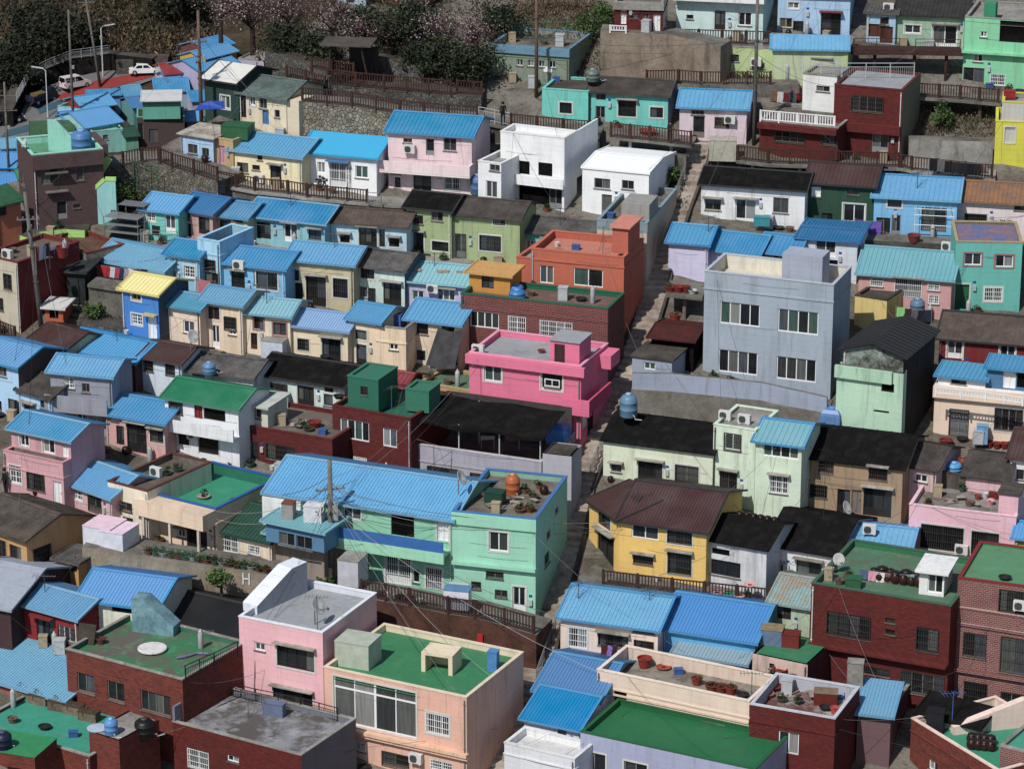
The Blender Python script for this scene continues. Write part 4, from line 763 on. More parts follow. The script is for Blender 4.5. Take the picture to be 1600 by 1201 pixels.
H('b5', 'ochre house with worn dark slate roof at the left edge', (-44, 812, 41, 843), 3.0, None, P((196, 150, 96), .4), ('g', 40, rough_roof((92, 84, 76), (62, 55, 50)), .16, .02), [(3, 858, 12, 30, 'dG'), (24, 864, 18, 24, 'b2')], [(66, 866, 28, 26, 'dG')], wall2=P((150, 100, 62), .5))
H('b6', 'crimson house with blue ribbed roof and red-hooded glass door', (20, 938, 121, 966), 2.9, None, P((140, 30, 34), .2), ('g', 30, RB, .22, .035, TB), [(71, 985, 27, 40, 'dD3Ar'), (104, 990, 25, 24, 'w3G')])
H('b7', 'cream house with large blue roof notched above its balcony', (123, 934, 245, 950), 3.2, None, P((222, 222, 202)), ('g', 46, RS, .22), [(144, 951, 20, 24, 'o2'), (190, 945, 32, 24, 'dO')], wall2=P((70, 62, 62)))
H('b8', 'low house with ridged charcoal black roof beside the tall pink building', (250, 972, 385, 1004), 2.0, None, P((70, 64, 60)), ('g', 50, metal_roof((38, 38, 40), .05), .18, .03, TD), [])
H('b9', 'rust-red brick building with mossy green flat roof and slanted stair hood', (103, 1014, 285, 1062), 5.6, 6.2, BRO, ('f', .3, FGW, CL, flat((50, 110, 84), .7, .3)), [(134, 1067, 26, 30, 'o2'), (181, 1080, 26, 30, 'o2'), (243, 1098, 46, 32, 'o4')], wall2=brick((70, 34, 30), (56, 30, 28), (50, 34, 32), 4), name='brick_house')
H('b10', 'low house with long light blue roof at the lower left edge', (-70, 1044, 102, 1094), 1.5, 9, P((160, 80, 70)), ('g', 66, RB, .2, .035, TB), [])
H('b11', 'rust-red brick building with teal green terrace at the bottom left', (-40, 1128, 140, 1182), 3.4, 6.0, BRO, ('f', .15, floorpaint((44, 146, 122), .25), CL, BRO), [], name='brick_house')
H('b11b', '', (139, 1142, 186, 1157), 4.6, 3.4, BRO, ('f', .02, CL, CL, CL), [], of='b11', clutter=0, wall2=brick((52, 28, 28), (44, 26, 26), (40, 28, 28), 4))
H('b12', 'dark red brick building with stained grey roof behind a slanted grey wall', (270, 1127, 471, 1180), 5, 5.5, BR, ('f', .3, floorpaint((136, 138, 144), .8, (84, 80, 76)), CL, P((110, 112, 126))), [(310, 1186, 32, 30, 'w2g'), (364, 1185, 18, 10, 'w2')], bx=[('side_parapet', .0, .018, 0, 5.0, .09, .95, P((116, 118, 134), .2))], wall2=P((112, 108, 120)), name='brick_house')
H('b13', 'tall baby pink building with grey roof and slanted white stair wall', (373, 963, 504, 989), 6.4, 6.5, P((236, 180, 188), .1), ('f', .35, FGY, P((220, 224, 232), .1), P((206, 210, 220), .15)), [(406, 1010, 16, 12, 'w2'), (462, 1028, 58, 34, 'd4at'), (458, 1094, 60, 34, 'd4Gat')], wall2=P((190, 132, 142), .15), name='building', cat='building')
H('b14', 'peach two-storey building with bright green roof and wide glazed balcony front', (506, 1042, 729, 1090), 6.3, 7.0, P((226, 176, 154), .3), ('f', .35, FG, P((222, 204, 176), .3), P((224, 206, 178), .2)), [(586, 1104, 128, 72, 'w4Xt'), (684, 1131, 36, 32, 'w3gt'), (563, 1166, 16, 14, 'w2g'), (618, 1188, 42, 24, 'oDG'), (690, 1196, 34, 16, 'w2g')], wall2=P((148, 118, 108), .4), name='building', cat='building', bx=[('ledge_band', -.01, 1.015, -.35, -.001, -3.55, -3.35, P((226, 182, 150))), ('ledge_band', -.01, 1.015, -.25, -.002, -3.75, -3.55, P((226, 182, 150)))])
H('b15', 'long mint green two-storey building with wide blue roof and blue balcony band', (416, 768, 707, 811), 5.9, None, P((136, 200, 168), .25), ('g', 58, metal_roof((26, 134, 196), .35), .22, .035, TB), [(550, 799, 28, 24, 'w2t'), (629, 815, 36, 46, 'dO'), (692, 828, 18, 34, 'wSDt'), (567, 876, 18, 26, 'k2G'), (622, 890, 40, 46, 'wDgt'), (678, 903, 26, 34, 'kDgt'), (650, 900, 10, 20, 'w1')], name='building', cat='building', bx=[('white_cladding', -.01, .2, -.35, -.001, -2.0, -.2, P(W_)), ('blue_cladding', -.01, .3, -.34, -.001, -2.7, -2.01, flat((44, 104, 172), .6, .2)), ('balcony_wall', .41, .985, -1.1, -.98, -1.8, -1.15, flat((44, 104, 172), .6, .2)), ('balcony_face', .405, .99, -1.12, -.979, -2.5, -1.8, P((150, 212, 180), .2)), ('balcony_slab', .405, .99, -.98, -.001, -2.1, -1.95, P((150, 212, 180), .2))])
H('b16', 'mint green corner building with cluttered roof terrace beside the stairs', (707, 799, 837, 812), 6.9, 7.5, P((148, 210, 182), .12), ('f', .35, floorpaint((116, 110, 100), .7), flat((60, 118, 176), .5, .2), P((130, 170, 150))), [(779, 846, 30, 30, 'w2t'), (773, 898, 26, 11, 'kG2'), (744, 914, 14, 12, 'k1G'), (783, 927, 18, 12, 'k2G'), (811, 936, 20, 40, 'wDt')], [(857, 835, 7, 14, 'k1t'), (870, 797, 6, 12, 'k1t'), (855, 872, 8, 20, 'o1')], wall2=P((104, 162, 142), .2), name='building', cat='building', bx=[('overhang', -.01, 1.01, -.12, -.001, -.75, .0, P((148, 210, 182), .12)), ('storey_ledge', .0, 1.01, -.3, -.001, -3.25, -3.05, P((148, 210, 182), .12))])
H('b17', 'small taupe house with blue sheet-clad upper storey behind the utility pole', (417, 832, 506, 854), 3.3, 3.2, P((150, 134, 122), .4), ('s', 14, RT, .22), [(431, 833, 1, 1, 'd1')])
H('b17b', '', (415, 813, 506, 832), 4.6, 2.6, metal_roof((84, 122, 166), .2), ('s', 14, RT, .22), [(448, 842, 24, 20, 'o2'), (475, 848, 25, 20, 'o2')], of='b17', clutter=0, found=-3.3)
HS['b17']['x'] = 1
# ================= right half =================
H('d1', 'tall blue-grey building with large four-pane windows and rooftop block', (1101, 424, 1303, 446), 7.8, 4.3, P((158, 172, 186), .3), ('f', .9, floorpaint((200, 196, 180), .3), P((176, 184, 196), .2), P((214, 208, 190), .4)), [(1156, 491, 62, 35, 'w4s'), (1247, 503, 63, 36, 'w4s'), (1153, 566, 61, 36, 'w4s'), (1244, 577, 62, 36, 'w4s')], wall2=P((92, 100, 120), .2), name='building', cat='building', bx=[('roof_block', .56, .87, 1.2, 3.0, -1.0, 1.4, P((160, 168, 186), .25))])
H('d2', 'small blue-grey annex with stained roof slab beside the stairs', (988, 556, 1050, 564), 2.3, 3.0, P((152, 164, 184), .2), ('f', .0, CD, CO, CO), [(1015, 572, 18, 11, 'w2s')], wall2=P((100, 108, 124), .2), name='annex', cat='annex', over=.2, bx=[('roof_slab', -.03, 1.06, -.15, 3.1, .01, .13, CD)])
H('d3', 'maroon hipped awning roof on posts beside the stairs', (1018, 524, 1084, 531), 2.2, 3.4, tarp((24, 20, 20)), ('g', 18, rough_roof((84, 40, 38), (64, 32, 32)), .3, 0), [(1050, 545, 56, 20, 'dO')], over=.4, name='shelter', cat='shelter', clutter=0)
H('d4', 'long pale cream-green house with sagging black roof beside the stairs', (943, 686, 1114, 708), 3.3, None, P((212, 222, 194), .4), ('g', 42, KB, .9, .02, None), [(963, 731, 16, 13, 'o2a'), (1016, 737, 38, 32, 'dD3ta'), (1073, 744, 36, 34, 'o2Gt')])
H('d5', 'pale mint tower-like house with barred window and roof air conditioners', (1115, 663, 1181, 673), 5.4, 4, P((206, 224, 200), .45), ('f', .15, CL, P((206, 224, 200)), CL), [(1145, 690, 26, 26, 'w2B'), (1138, 756, 26, 40, 'oDGa')])
H('d5b', '', (1181, 687, 1253, 696), 5.0, None, P((206, 224, 200), .4), ('g', 34, RT, .34, .04, TS), [(1220, 702, 56, 26, 'w4s'), (1217, 757, 28, 28, 'w3ga')], of='d5', clutter=0)
H('d6', 'soot-stained tan house with black roof and large dark garage', (1260, 714, 1411, 732), 4.2, None, P((162, 136, 106), .9), ('g', 50, KB, .9, .02, None), [(1291, 728, 22, 20, 'b2G'), (1372, 740, 28, 19, 'b2Ga'), (1279, 767, 26, 20, 'd2G'), (1318, 782, 20, 36, 'dD'), (1371, 785, 44, 44, 'dD3a'), (1338, 784, 16, 38, 'oSD')])
H('d7', 'faded pink house with grey corrugated roof beside the black roof', (1415, 727, 1463, 735), 3.3, None, P((206, 176, 178), .5), ('g', 36, SL, .16, .03, None), [(1439, 747, 20, 12, 'w2')])
H('d7b', 'long pink house with grey corrugated roof and a tank yard in front', (1506, 742, 1574, 750), 3.0, None, P((216, 178, 184), .3), ('g', 38, SL, .16, .03, None), [])
H('d7m', 'low rubble-walled tank yard between two grey corrugated roofs', (1463, 736, 1508, 744), 2.7, 2.2, concrete((110, 100, 92), (80, 72, 66)), fl(.3, CD, CD), clutter=0, name='yard', cat='yard')
H('d7c', 'white house with dark brown roof at the right edge', (1578, 713, 1660, 722), 3.8, None, P((220, 222, 224)), ('g', 44, RBR, .26), [(1594, 741, 12, 16, 'd2')])
H('d8', 'baby pink flat-roofed building with potted terrace and dark barred windows', (1421, 788, 1588, 808), 3.9, 6.5, P((230, 182, 194), .15), ('f', .3, floorpaint((132, 126, 118), .6), P((230, 190, 200)), P((222, 176, 188), .2)), [(1472, 840, 66, 38, 'd4Gt'), (1539, 849, 42, 36, 'dDGt')], name='building', cat='building', bx=[('roof_block', .82, 1.0, .4, 2.3, -.1, 1.25, P((226, 178, 190), .2)), ('block_roof', .8, 1.02, .3, 2.4, 1.25, 1.33, CD)])
H('d8b', 'lime green wall house with strong blue roof at the right edge', (1586, 838, 1660, 846), 3.6, None, P((196, 200, 60)), ('g', 24, RS, .2), [])
H('d9', 'mustard yellow two-storey house with dark brown roof beside the stairs', (967, 811, 1104, 830), 4.3, None, P((232, 190, 96), .25), ('g', 62, RBR, .2, .03, TD), [(1008, 829, 42, 26, 'w2s'), (1062, 838, 38, 24, 'b3Gt'), (1005, 874, 30, 14, 'dGaAo'), (1062, 880, 36, 34, 'd3Bta')])
H('d9b', '', (921, 781, 967, 811), 4.3, 3.0, P((232, 190, 96), .25), ('s', 30, RBR, .2, .03, TD), [(944, 812, 20, 24, 'b2t'), (946, 858, 26, 50, 'dDa')], of='d9', clutter=0, z=None)
H('d10', 'white house under a patched black roof with open carports', (1198, 850, 1307, 868), 2.9, None, P((222, 224, 226), .4), ('g', 58, KB, .9, .02, None), [(1201, 893, 44, 32, 'dD3a'), (1264, 889, 40, 26, 'd2a')])
H('d10b', 'dingy white two-storey house with open upper doorway beside the yellow house', (1107, 842, 1198, 858), 3.9, None, P((204, 206, 208), .6), ('g', 40, KB, .9, .02, None), [(1133, 826, 20, 20, 'dO'), (1134, 888, 46, 24, 'd2'), (1126, 862, 28, 10, 'dO')])
H('d11', 'low house with faded blue roof carrying an air conditioner', (1302, 862, 1417, 874), 2.6, None, P((200, 160, 160)), ('g', 48, RM, .32), [])
H('d12', 'large dark red brick building with green roof garden and barred windows', (1268, 911, 1486, 947), 7.0, 7.5, BR, ('f', .35, FGR2, flat((64, 96, 78), .6, .2), flat((40, 110, 70), .6, .2)), [(1326, 977, 68, 36, 'd4B'), (1391, 969, 15, 7, 'd1'), (1391, 987, 15, 8, 'd2'), (1449, 999, 34, 36, 'd2B'), (1369, 1048, 42, 12, 'd2G'), (1441, 1068, 68, 34, 'o4G')], name='brick_building', cat='building', bx=[('ledge_shade', 0, 1, -.5, -.001, -3.75, -3.6, BR)])
H('d12b', '', (1437, 891, 1476, 896), 8.1, 2.4, P(W_, .15), ('f', 0, CL, P(W_), CL), [(1462, 912, 25, 28, 'w2s')], of='d12', clutter=0, found=-6.1, wall2=P((150, 150, 152)), bx=[('roof_slab', -.15, 1.2, -.35, 2.5, .0, .12, P((226, 226, 224)))])
H('d13', 'mottled pinkish brick apartment block at the right edge', (1486, 948, 1680, 978), 6.8, 7, BRP, ('f', .1, FG, BRP, BRP), [(1523, 1008, 36, 38, 'o2G'), (1596, 1026, 66, 56, 'o3G'), (1524, 1083, 36, 36, 'd3G'), (1588, 1100, 50, 34, 'kD3G')], name='brick_building', cat='building', bx=[('string_course', 0, 1, -.1, -.001, -1.0, -.85, BRP), ('string_course', 0, 1, -.25, -.001, -3.85, -3.65, BRP)])
H('d13b', '', (1497, 903, 1680, 927), 8.6, 6, BRP, ('f', .12, floorpaint((84, 138, 98), .2), flat((128, 36, 38), .5, .15), FG), [(1580, 939, 38, 34, 'd3B')], of='d13', clutter=0, found=-5.9)
H('d14', 'pale peach cottage with big blue ribbed roof below the yellow house', (876, 962, 1028, 983), 2.9, None, P((232, 208, 192), .2), ('g', 50, RM, .24, .035, TS), [(903, 996, 29, 32, 'w2gt'), (958, 1000, 46, 20, 'dG4a'), (1006, 1008, 30, 15, 'd3G'), (1006, 985, 34, 7, 'd3')])
H('d15', 'azure blue house with saturated blue ribbed roof below the wooden railing', (1036, 980, 1180, 1002), 2.9, None, P((84, 168, 218), .15), ('g', 56, RS, .2, .035, TS), [])
H('d15b', 'striped polycarbonate lean-to in front of the azure house', (1055, 1018, 1165, 1036), 2.2, None, P((84, 168, 218), .15), ('s', 16, metal_roof((120, 150, 166), .3), .22), name='lean_to', cat='lean-to', clutter=0)
H('d21', 'small house with rust-streaked aqua roof between white house and brick block', (1204, 938, 1266, 948), 2.9, None, P((176, 196, 166), .5), ('g', 42, rough_roof((124, 164, 168), (150, 128, 106)), .2, .03), [(1225, 955, 22, 24, 'dD')])
H('d21b', 'peeling pink and white house with green roof holding crates', (1176, 1020, 1262, 1038), 3.4, 3.6, P((206, 178, 166), 1.0), ('f', 0, floorpaint((44, 120, 82), .3), CO, CO), [(1206, 1040, 8, 8, 'd1')], wall2=P((92, 40, 42)))
H('d16', 'long peach building with bare concrete roof terrace and red tubs', (933, 1046, 1171, 1096), 4.6, 3.9, P((226, 202, 182), .15), ('f', .75, floorpaint((134, 128, 116), .6), P((232, 214, 196)), P((214, 192, 172), .3)), [(969, 1092, 20, 26, 'dO'), (1115, 1125, 34, 6, 'd1')], name='building', cat='building', bx=[('string_course', 0, 1, -.08, -.001, -1.35, -1.25, P((220, 190, 168)))])
H('d17', 'brick red building with junk-strewn roof terrace and one white window', (1172, 1100, 1305, 1123), 5.6, 4.6, BR, ('f', .75, floorpaint((150, 146, 140), .8, (100, 60, 54)), P((190, 192, 200)), P((176, 178, 190), .3)), [(1232, 1160, 32, 34, 'w2s')], wall2=P((110, 34, 36), .2), name='brick_house')
H('d17b', 'lean-to with steel blue roof behind the junk-strewn terrace', (1340, 1112, 1392, 1118), 3.2, None, P((112, 84, 88)), ('s', 52, RB, .2), name='lean_to', cat='lean-to', clutter=0)
H('d17c', 'dim maroon house with barred window below the red brick block', (1352, 1092, 1400, 1100), 2.2, 4, P((96, 56, 58)), fl(.1, RB), [], name='house')
H('d18', 'upper narrow house with deep blue ribbed roof beside the lower stairs', (838, 1076, 936, 1094), 2.4, None, P((206, 210, 216)), ('g', 58, RD, .2, .035, TS), [])
H('d18b', 'lower white house with strong blue ribbed roof beside the lower stairs', (819, 1120, 905, 1138), 2.6, None, P((216, 220, 226), .2), ('g', 50, RS, .2, .035, TS), [(878, 1150, 14, 28, 'kSD')])
H('d18c', 'white flat-roofed house with stepped parapet at the bottom centre', (788, 1160, 898, 1186), 3.4, 2.4, P((216, 220, 226), .15), fl(.4, P((206, 206, 206)), P(W_)), [])
H('d19', 'lavender grey building with glossy deep green flat roof at the bottom', (907, 1143, 1180, 1202), 5, 5.0, P((160, 166, 196), .2), ('f', .3, floorpaint((18, 104, 62), .12), flat((30, 96, 56), .5, .15), flat((26, 92, 52), .5, .1)), [(928, 1192, 36, 34, 'ko2t'), (993, 1206, 36, 30, 'ko2t')], name='building', cat='building')
H('d20', 'red brick building with pink parapet and green roof at the bottom right', (1424, 1122, 1560, 1205), 5, 6, BRO, ('f', .5, floorpaint((44, 140, 108), .1), P((232, 204, 190)), P((230, 200, 186))), [(1458, 1196, 14, 16, 'w2')], name='brick_house')
H('d20b', 'corner brick block with teal flat roof at the bottom right corner', (1563, 1165, 1680, 1195), 6, 6, BRP, ('f', .1, floorpaint((60, 150, 126), .1), CL, CL), [], name='brick_house')
H('d20c', 'low lean-to with black roof in front of the barred brick windows', (1436, 1112, 1530, 1136), 3.1, None, P((220, 204, 196)), ('s', 30, KB, .9, .02), name='lean_to', cat='lean-to', clutter=0)
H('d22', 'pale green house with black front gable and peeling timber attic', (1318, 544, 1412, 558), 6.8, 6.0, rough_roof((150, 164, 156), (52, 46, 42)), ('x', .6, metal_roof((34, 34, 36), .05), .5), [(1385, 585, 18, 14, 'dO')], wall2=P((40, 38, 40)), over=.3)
H('d22b', '', (1308, 570, 1412, 584), 5.8, .7, P((178, 214, 186), .5), fl(.0, CO, P((178, 214, 186), .5)), [(1387, 606, 20, 14, 'dO'), (1377, 643, 24, 4, 'dO')], of='d22', clutter=0, bx=[('front_parapet', -.02, .84, -.25, -.001, -.75, .04, P((170, 208, 180), .6))])
H('d23', 'maroon house with brown-grey slab roof and two white-framed doors', (1468, 527, 1640, 541), 3.3, None, P((120, 26, 32), .35), ('g', 42, KW, .3, .01, TD), [(1492, 545, 24, 30, 'wDt'), (1574, 553, 24, 30, 'wDt')])
H('d24', 'peach house with white-latticed roof terrace and steel door', (1461, 601, 1640, 618), 3.9, 4, P((232, 206, 184), .12), fl(.3, CO, P(W_)), [(1498, 663, 30, 48, 'kSDG'), (1576, 656, 44, 36, 'kG4t')], bx=[('parapet_band', -.01, 1, -.3, -.001, -.75, -.0, P((232, 206, 184), .12))])
H('d24b', '', (1466, 586, 1540, 594), 4.5, 2.4, P((226, 228, 228), .3), ('s', 22, RM, .3, .04, TS), [(1498, 597, 24, 7, 'd2')], of='d24', found=-3.5, clutter=0)
H('d24c', '', (1543, 574, 1640, 583), 5.3, 2.4, P((70, 120, 160)), ('s', 6, RM, .3), [(1577, 594, 20, 26, 'wSD'), (1596, 594, 14, 24, 'dO')], of='d24', found=-3.5, clutter=0)
H('d25', 'lavender house with blue roof and concrete deck beside the stairs', (1045, 377, 1106, 382), 2.6, None, P((206, 202, 232), .2), ('g', 28, RM, .3), [])
H('d25b', 'lavender lower wing with torn awning beneath a blue roof strip', (1105, 388, 1186, 397), 2.3, 4, P((198, 194, 226), .4), ('g', 28, RM, .24), [(1150, 385, 70, 14, 'dO')])
H('d25c', 'narrow house with light blue roof between lavender and white-panelled houses', (1187, 392, 1245, 398), 2.4, None, P((150, 140, 140)), ('g', 28, RM, .3), [(1212, 403, 12, 10, 'w1')])
H('d26', 'white-panelled house with thin blue roof and tall sliding window', (1247, 371, 1340, 378), 2.9, 4.5, P((206, 214, 226), .2), ('g', 14, RD, .24), [(1290, 387, 32, 28, 'w2D'), (1299, 411, 20, 10, 'dO')], wall2=P((186, 196, 210)))
H('d27', 'dusty pink house with aqua ribbed roof and white barred door', (1342, 426, 1487, 437), 2.9, None, P((204, 154, 150), .2), ('g', 42, RT, .3, .045, RT), [(1370, 441, 20, 13, 'w2g'), (1419, 450, 42, 28, 'kDgap'), (1459, 448, 18, 12, 'w2g'), (1459, 468, 16, 14, 'w2g')])
H('d28', 'teal two-storey house with pink-arched upper windows', (1494, 378, 1598, 380), 4.8, 5, P((96, 184, 172), .25), ('f', .15, rough_roof((80, 106, 160), (150, 110, 90)), P((170, 150, 110)), CO), [(1520, 405, 27, 19, 'w2q'), (1569, 408, 28, 19, 'w2q'), (1503, 464, 22, 40, 'nSDt'), (1552, 460, 28, 22, 'w2gt')])
H('d29', 'sunlit yellow retaining house below the dusty pink house', (1336, 462, 1386, 470), 2.4, 3, P((214, 190, 116), .4), fl(.1, CD, CD), [], clutter=0)
# ================= far left =================
H('f1', 'dark mauve two-storey house with mint roof parapet and blue tank', (50, 243, 160, 233), 5.3, 5, BRB, ('f', .45, floorpaint((80, 150, 110), .3), P((146, 214, 194)), P((150, 214, 196))), [(78, 276, 28, 24, 'o2s'), (125, 272, 11, 20, 'k1'), (97, 328, 16, 28, 'kD1'), (120, 322, 10, 6, 'd1')], left_win=[(36, 280, 5, 20, 'o1')], bx=[('side_wing', 1.0, 1.14, 1.2, 5, -5.3, -.02, BRB), ('upper_band', -.01, 1.01, -.3, -.001, -1.0, 0, BRB), ('window_hood', .16, .48, -.5, -.001, -1.35, -1.27, CO), ('window_tray', .16, .48, -.4, -.001, -2.7, -2.62, CO)])
H('f2', 'two-storey house with cream left face and dark red side by the steps', (-30, 398, 27, 411), 4.8, 6, P((190, 182, 160), .4), ('f', .25, floorpaint((110, 92, 80), .7), P((110, 40, 38)), P((110, 40, 38))), [(12, 440, 12, 24, 'dG2'), (0, 475, 10, 20, 'dG')], wall2=P((112, 38, 40), .25))
H('f3', 'small terracotta house with green gable end at the left edge', (-10, 322, 32, 312), 3.0, 3.5, P((186, 108, 78)), ('g', 22, flat((44, 92, 62), .6, .3), .3, 0), [(4, 330, 10, 12, 'dG')])
H('x1', 'low tan building with green-coated roof between cream and pink houses', (655, 598, 733, 612), 1.9, 3.4, P((186, 160, 112), .4), fl(.1, FGR2, P((180, 150, 100))), clutter=0, name='shed', cat='shed')
H('x2', 'low red-roofed shed behind the green roof rooms', (560, 596, 630, 606), 1.9, None, P((150, 60, 50)), ('g', 22, metal_roof((130, 36, 34), .3), .3), name='shed', cat='shed', clutter=0)
H('x3', 'dark maroon house with pale slate roof at the left edge', (-60, 935, 16, 950), 2.8, None, P((70, 44, 48), .4), ('g', 62, P((150, 158, 172), .3), .3, 0), clutter=0)
H('x4', 'ochre lean-to with wooden gate beside the ochre house', (88, 872, 122, 880), 1.4, 2.2, P((190, 146, 88), .5), ('s', 8, KG, .3, .02), [(114, 884, 12, 18, 'bSD')], name='shed', cat='shed', clutter=0)
H('x5', 'orange-painted shed at the foot of the dark red side wall', (70, 480, 98, 482), 1.6, 1.8, P((186, 86, 44), .3), ('s', 6, P((200, 200, 196)), .3, 0), [(84, 490, 14, 16, 'dO')], name='shed', cat='shed', clutter=0)
H('x6', 'grey netted storage shed right of the dark red side wall', (104, 424, 132, 426), 2.4, 3.0, tarp((40, 44, 44)), ('s', 8, tarp((48, 52, 52)), .3, 0), [], name='shed', cat='shed', clutter=0)
H('x7', 'rubble-walled terrace block left of the long low blue roof', (70, 372, 134, 396), 2.2, 3.2, concrete((150, 140, 130), (110, 96, 88)), fl(.25, floorpaint((96, 66, 52), .5), BRO), [], name='terrace_block', cat='terrace', clutter=0)
H('x8', 'pale concrete shed behind the powder blue annex', (34, 590, 74, 600), 1.6, 2.0, P((170, 166, 160), .5), ('s', 8, SL, .2, .02), [], name='shed', cat='shed', clutter=0)
# ---------------------------------------------------------------- ground
def ground():
    g = MB(); xs = [(-170 + i * 1.6) for i in range(180)]; ys = [120 + i * 1.6 for i in range(70)] + [232 + i * 2.5 for i in range(40)] + [332 + i * 5 for i in range(110)]; nx = len(xs)
    rg = random.Random(3)
    for y in ys:
        for x in xs:
            xx = x * (1 if y < 300 else 1 + (y - 300) / 200); g.v.append((xx, y, T(xx, y) - .05 + rg.uniform(-.1, .1) * (1 if y < 300 else 4)))
    for j in range(len(ys) - 1):
        for i in range(nx - 1):
            a = j * nx + i; g.f.append((a, a + 1, a + nx + 1, a + nx)); g.m.append(0)
    s = N('hill_ground'); v = s.coord(rnd=False); a = s.noise(v, .22, 8, .7); b = s.noise(v, 1.4, 7, .75); c = s.noise(v, 6, 4, .7)
    col = s.mix(s.ramp(a, .42, .58), (.19, .175, .15), (.1, .088, .07)); col = s.mix(s.ramp(b, .52, .66, 0, .8), col, (.045, .042, .028)); col = s.mix(s.ramp(c, .45, .75, 0, .5), col, (.03, .027, .022))
    sx = s.n('SeparateXYZ'); s.l(v, sx.inputs[0]); f = s.ramp(sx.outputs[1], 250, 330)
    far = s.mix(s.ramp(b, .4, .66), (.05, .038, .026), (.018, .02, .01)); far = s.mix(s.ramp(a, .5, .62, 0, .7), far, (.085, .06, .042)); col = s.mix(f, col, far)
    s.bump(c, .8, .1); o = g.obj('hillside', s.fin(col, .95, .1)); tag(o, 'sloping hillside of concrete, soil and scrub under the houses', 'hillside', kind='structure')
ground()
RISER = rough_roof((78, 66, 58), (48, 42, 38))
def stairs(name, label, pts, width, col, slope_off=.02, tread=.62):
    P = [atn(*p, slope_off) for p in pts]; mb = MB(); cb = MB(); acc = []
    for A, B in zip(P, P[1:]):
        a2, b2 = Vector((A.x, A.y)), Vector((B.x, B.y)); n = max(1, int((b2 - a2).length / tread))
        for i in range(n):
            p = a2.lerp(b2, i / n); q = a2.lerp(b2, (i + 1) / n); d = (q - p).normalized(); nn = Vector((-d.y, d.x)) * width / 2
            z = zn(max(p.y, q.y)) + slope_off; lo = z - 1.2
            j = rng.uniform(-.05, .05); z += rng.uniform(-.03, .03)
            pts4 = [p + nn * (1 + j), p - nn * (1 - j), q - nn * (1 - j) , q + nn * (1 + j)]
            if (B.y < A.y): pass
            mb.face([(*v, z) for v in pts4], col); mb.face([(*pts4[0], z), (*pts4[1], z), (*pts4[1], lo), (*pts4[0], lo)], RISER); mb.face([(*pts4[3], z), (*pts4[2], z), (*pts4[2], lo), (*pts4[3], lo)])
            mb.face([(*pts4[0], z), (*pts4[3], z), (*pts4[3], lo), (*pts4[0], lo)], RISER); mb.face([(*pts4[2], z), (*pts4[1], z), (*pts4[1], lo), (*pts4[2], lo)], RISER)
    o = mb.obj(name, col); tag(o, label, 'stairs', kind='structure')
    e = MB()
    for s_ in (-1, 1):
        for A, B in zip(P, P[1:]):
            d = (B - A); d.z = 0; d.normalize(); nn = Vector((-d.y, d.x, 0)) * (width / 2 + .1) * s_; bar(e, A + nn - Vector((0, 0, .5)), B + nn - Vector((0, 0, .5)), .2, .68)
    e.obj('curb', CD, o)
    return o
stairs('stairway', 'long steep brick and stone stairway climbing between the houses', [(1093, 222), (1086, 255), (1060, 325), (1034, 400), (1021, 465), (1001, 530), (977, 590), (951, 650), (929, 700), (905, 762), (892, 830), (874, 900), (858, 965), (845, 1015), (825, 1075), (805, 1130), (785, 1185), (770, 1240)], 1.6, concrete((190, 178, 164), (128, 114, 102)))
stairs('stairway', 'short concrete steps right of the dark red side wall', [(150, 410), (134, 446), (118, 486), (100, 528)], 1.3, CO)
SW, SG = stone((138, 130, 118), (94, 88, 78), 4.6), stone((112, 110, 104), (74, 72, 68), 4.4)
terrace('retaining_wall', 'curved rubble stone wall under the baby blue house', 'retaining wall', [(150, 262), (192, 260), (222, 254), (250, 254), (268, 262), (303, 272), (340, 285)], 1.9, 3.2, SW, CO)
terrace('retaining_wall', 'concrete shelf in front of the cream, white and pink houses', 'retaining wall', [(340, 288), (398, 299), (450, 304), (480, 309), (578, 318), (640, 322), (738, 330)], .7, 2.2, CO, CL, lip=.15)
terrace('retaining_wall', 'tall beige stone-studded wall behind the pink house roof', 'retaining wall', [(466, 159), (550, 166), (625, 179), (700, 186), (752, 189)], 2.7, 2.4, stone((158, 148, 128), (122, 112, 96), 3.8), CO)
terrace('retaining_wall', 'grey stone wall under the upper wooden railing', 'retaining wall', [(450, 116), (510, 132), (600, 140), (707, 149), (752, 152)], 1.15, 3.5, SG, CD)
terrace('retaining_wall', 'curved grey stone wall behind the blue and yellow roofs', 'retaining wall', [(414, 80), (450, 88), (485, 104), (514, 120)], 1.9, 2, SG, CD)
terrace('retaining_wall', 'grey block wall behind the timber pavilion', 'retaining wall', [(585, 88), (620, 96), (662, 106)], 1.3, 1.2, SG, CD)
terrace('retaining_wall', 'concrete ledge under the railing before the turquoise house', 'retaining wall', [(750, 190), (800, 200), (880, 208), (937, 213)], 1.3, 2.6, CD, CO, lip=.2)
terrace('deck', 'concrete deck on round pillars before the turquoise house', 'deck', [(953, 214), (1015, 220), (1081, 228)], 2.0, 2.6, flat((128, 140, 158), .6, .25), CO, lip=.1, pil=True)
terrace('retaining_wall', 'stained concrete wall under the pillared deck', 'retaining wall', [(946, 232), (1010, 238), (1072, 246)], 1.4, .8, CO, CO)
terrace('retaining_wall', 'tall grey-brown concrete wall under the red brick house', 'retaining wall', [(938, 49), (1052, 55), (1126, 73)], 3.3, 2.4, concrete((150, 136, 120), (112, 98, 84)), CO)
terrace('retaining_wall', 'low wall under the winding brown fence below the tall concrete wall', 'retaining wall', [(1005, 131), (1060, 130), (1095, 133), (1205, 133), (1250, 132)], .9, 2, CO, CO)
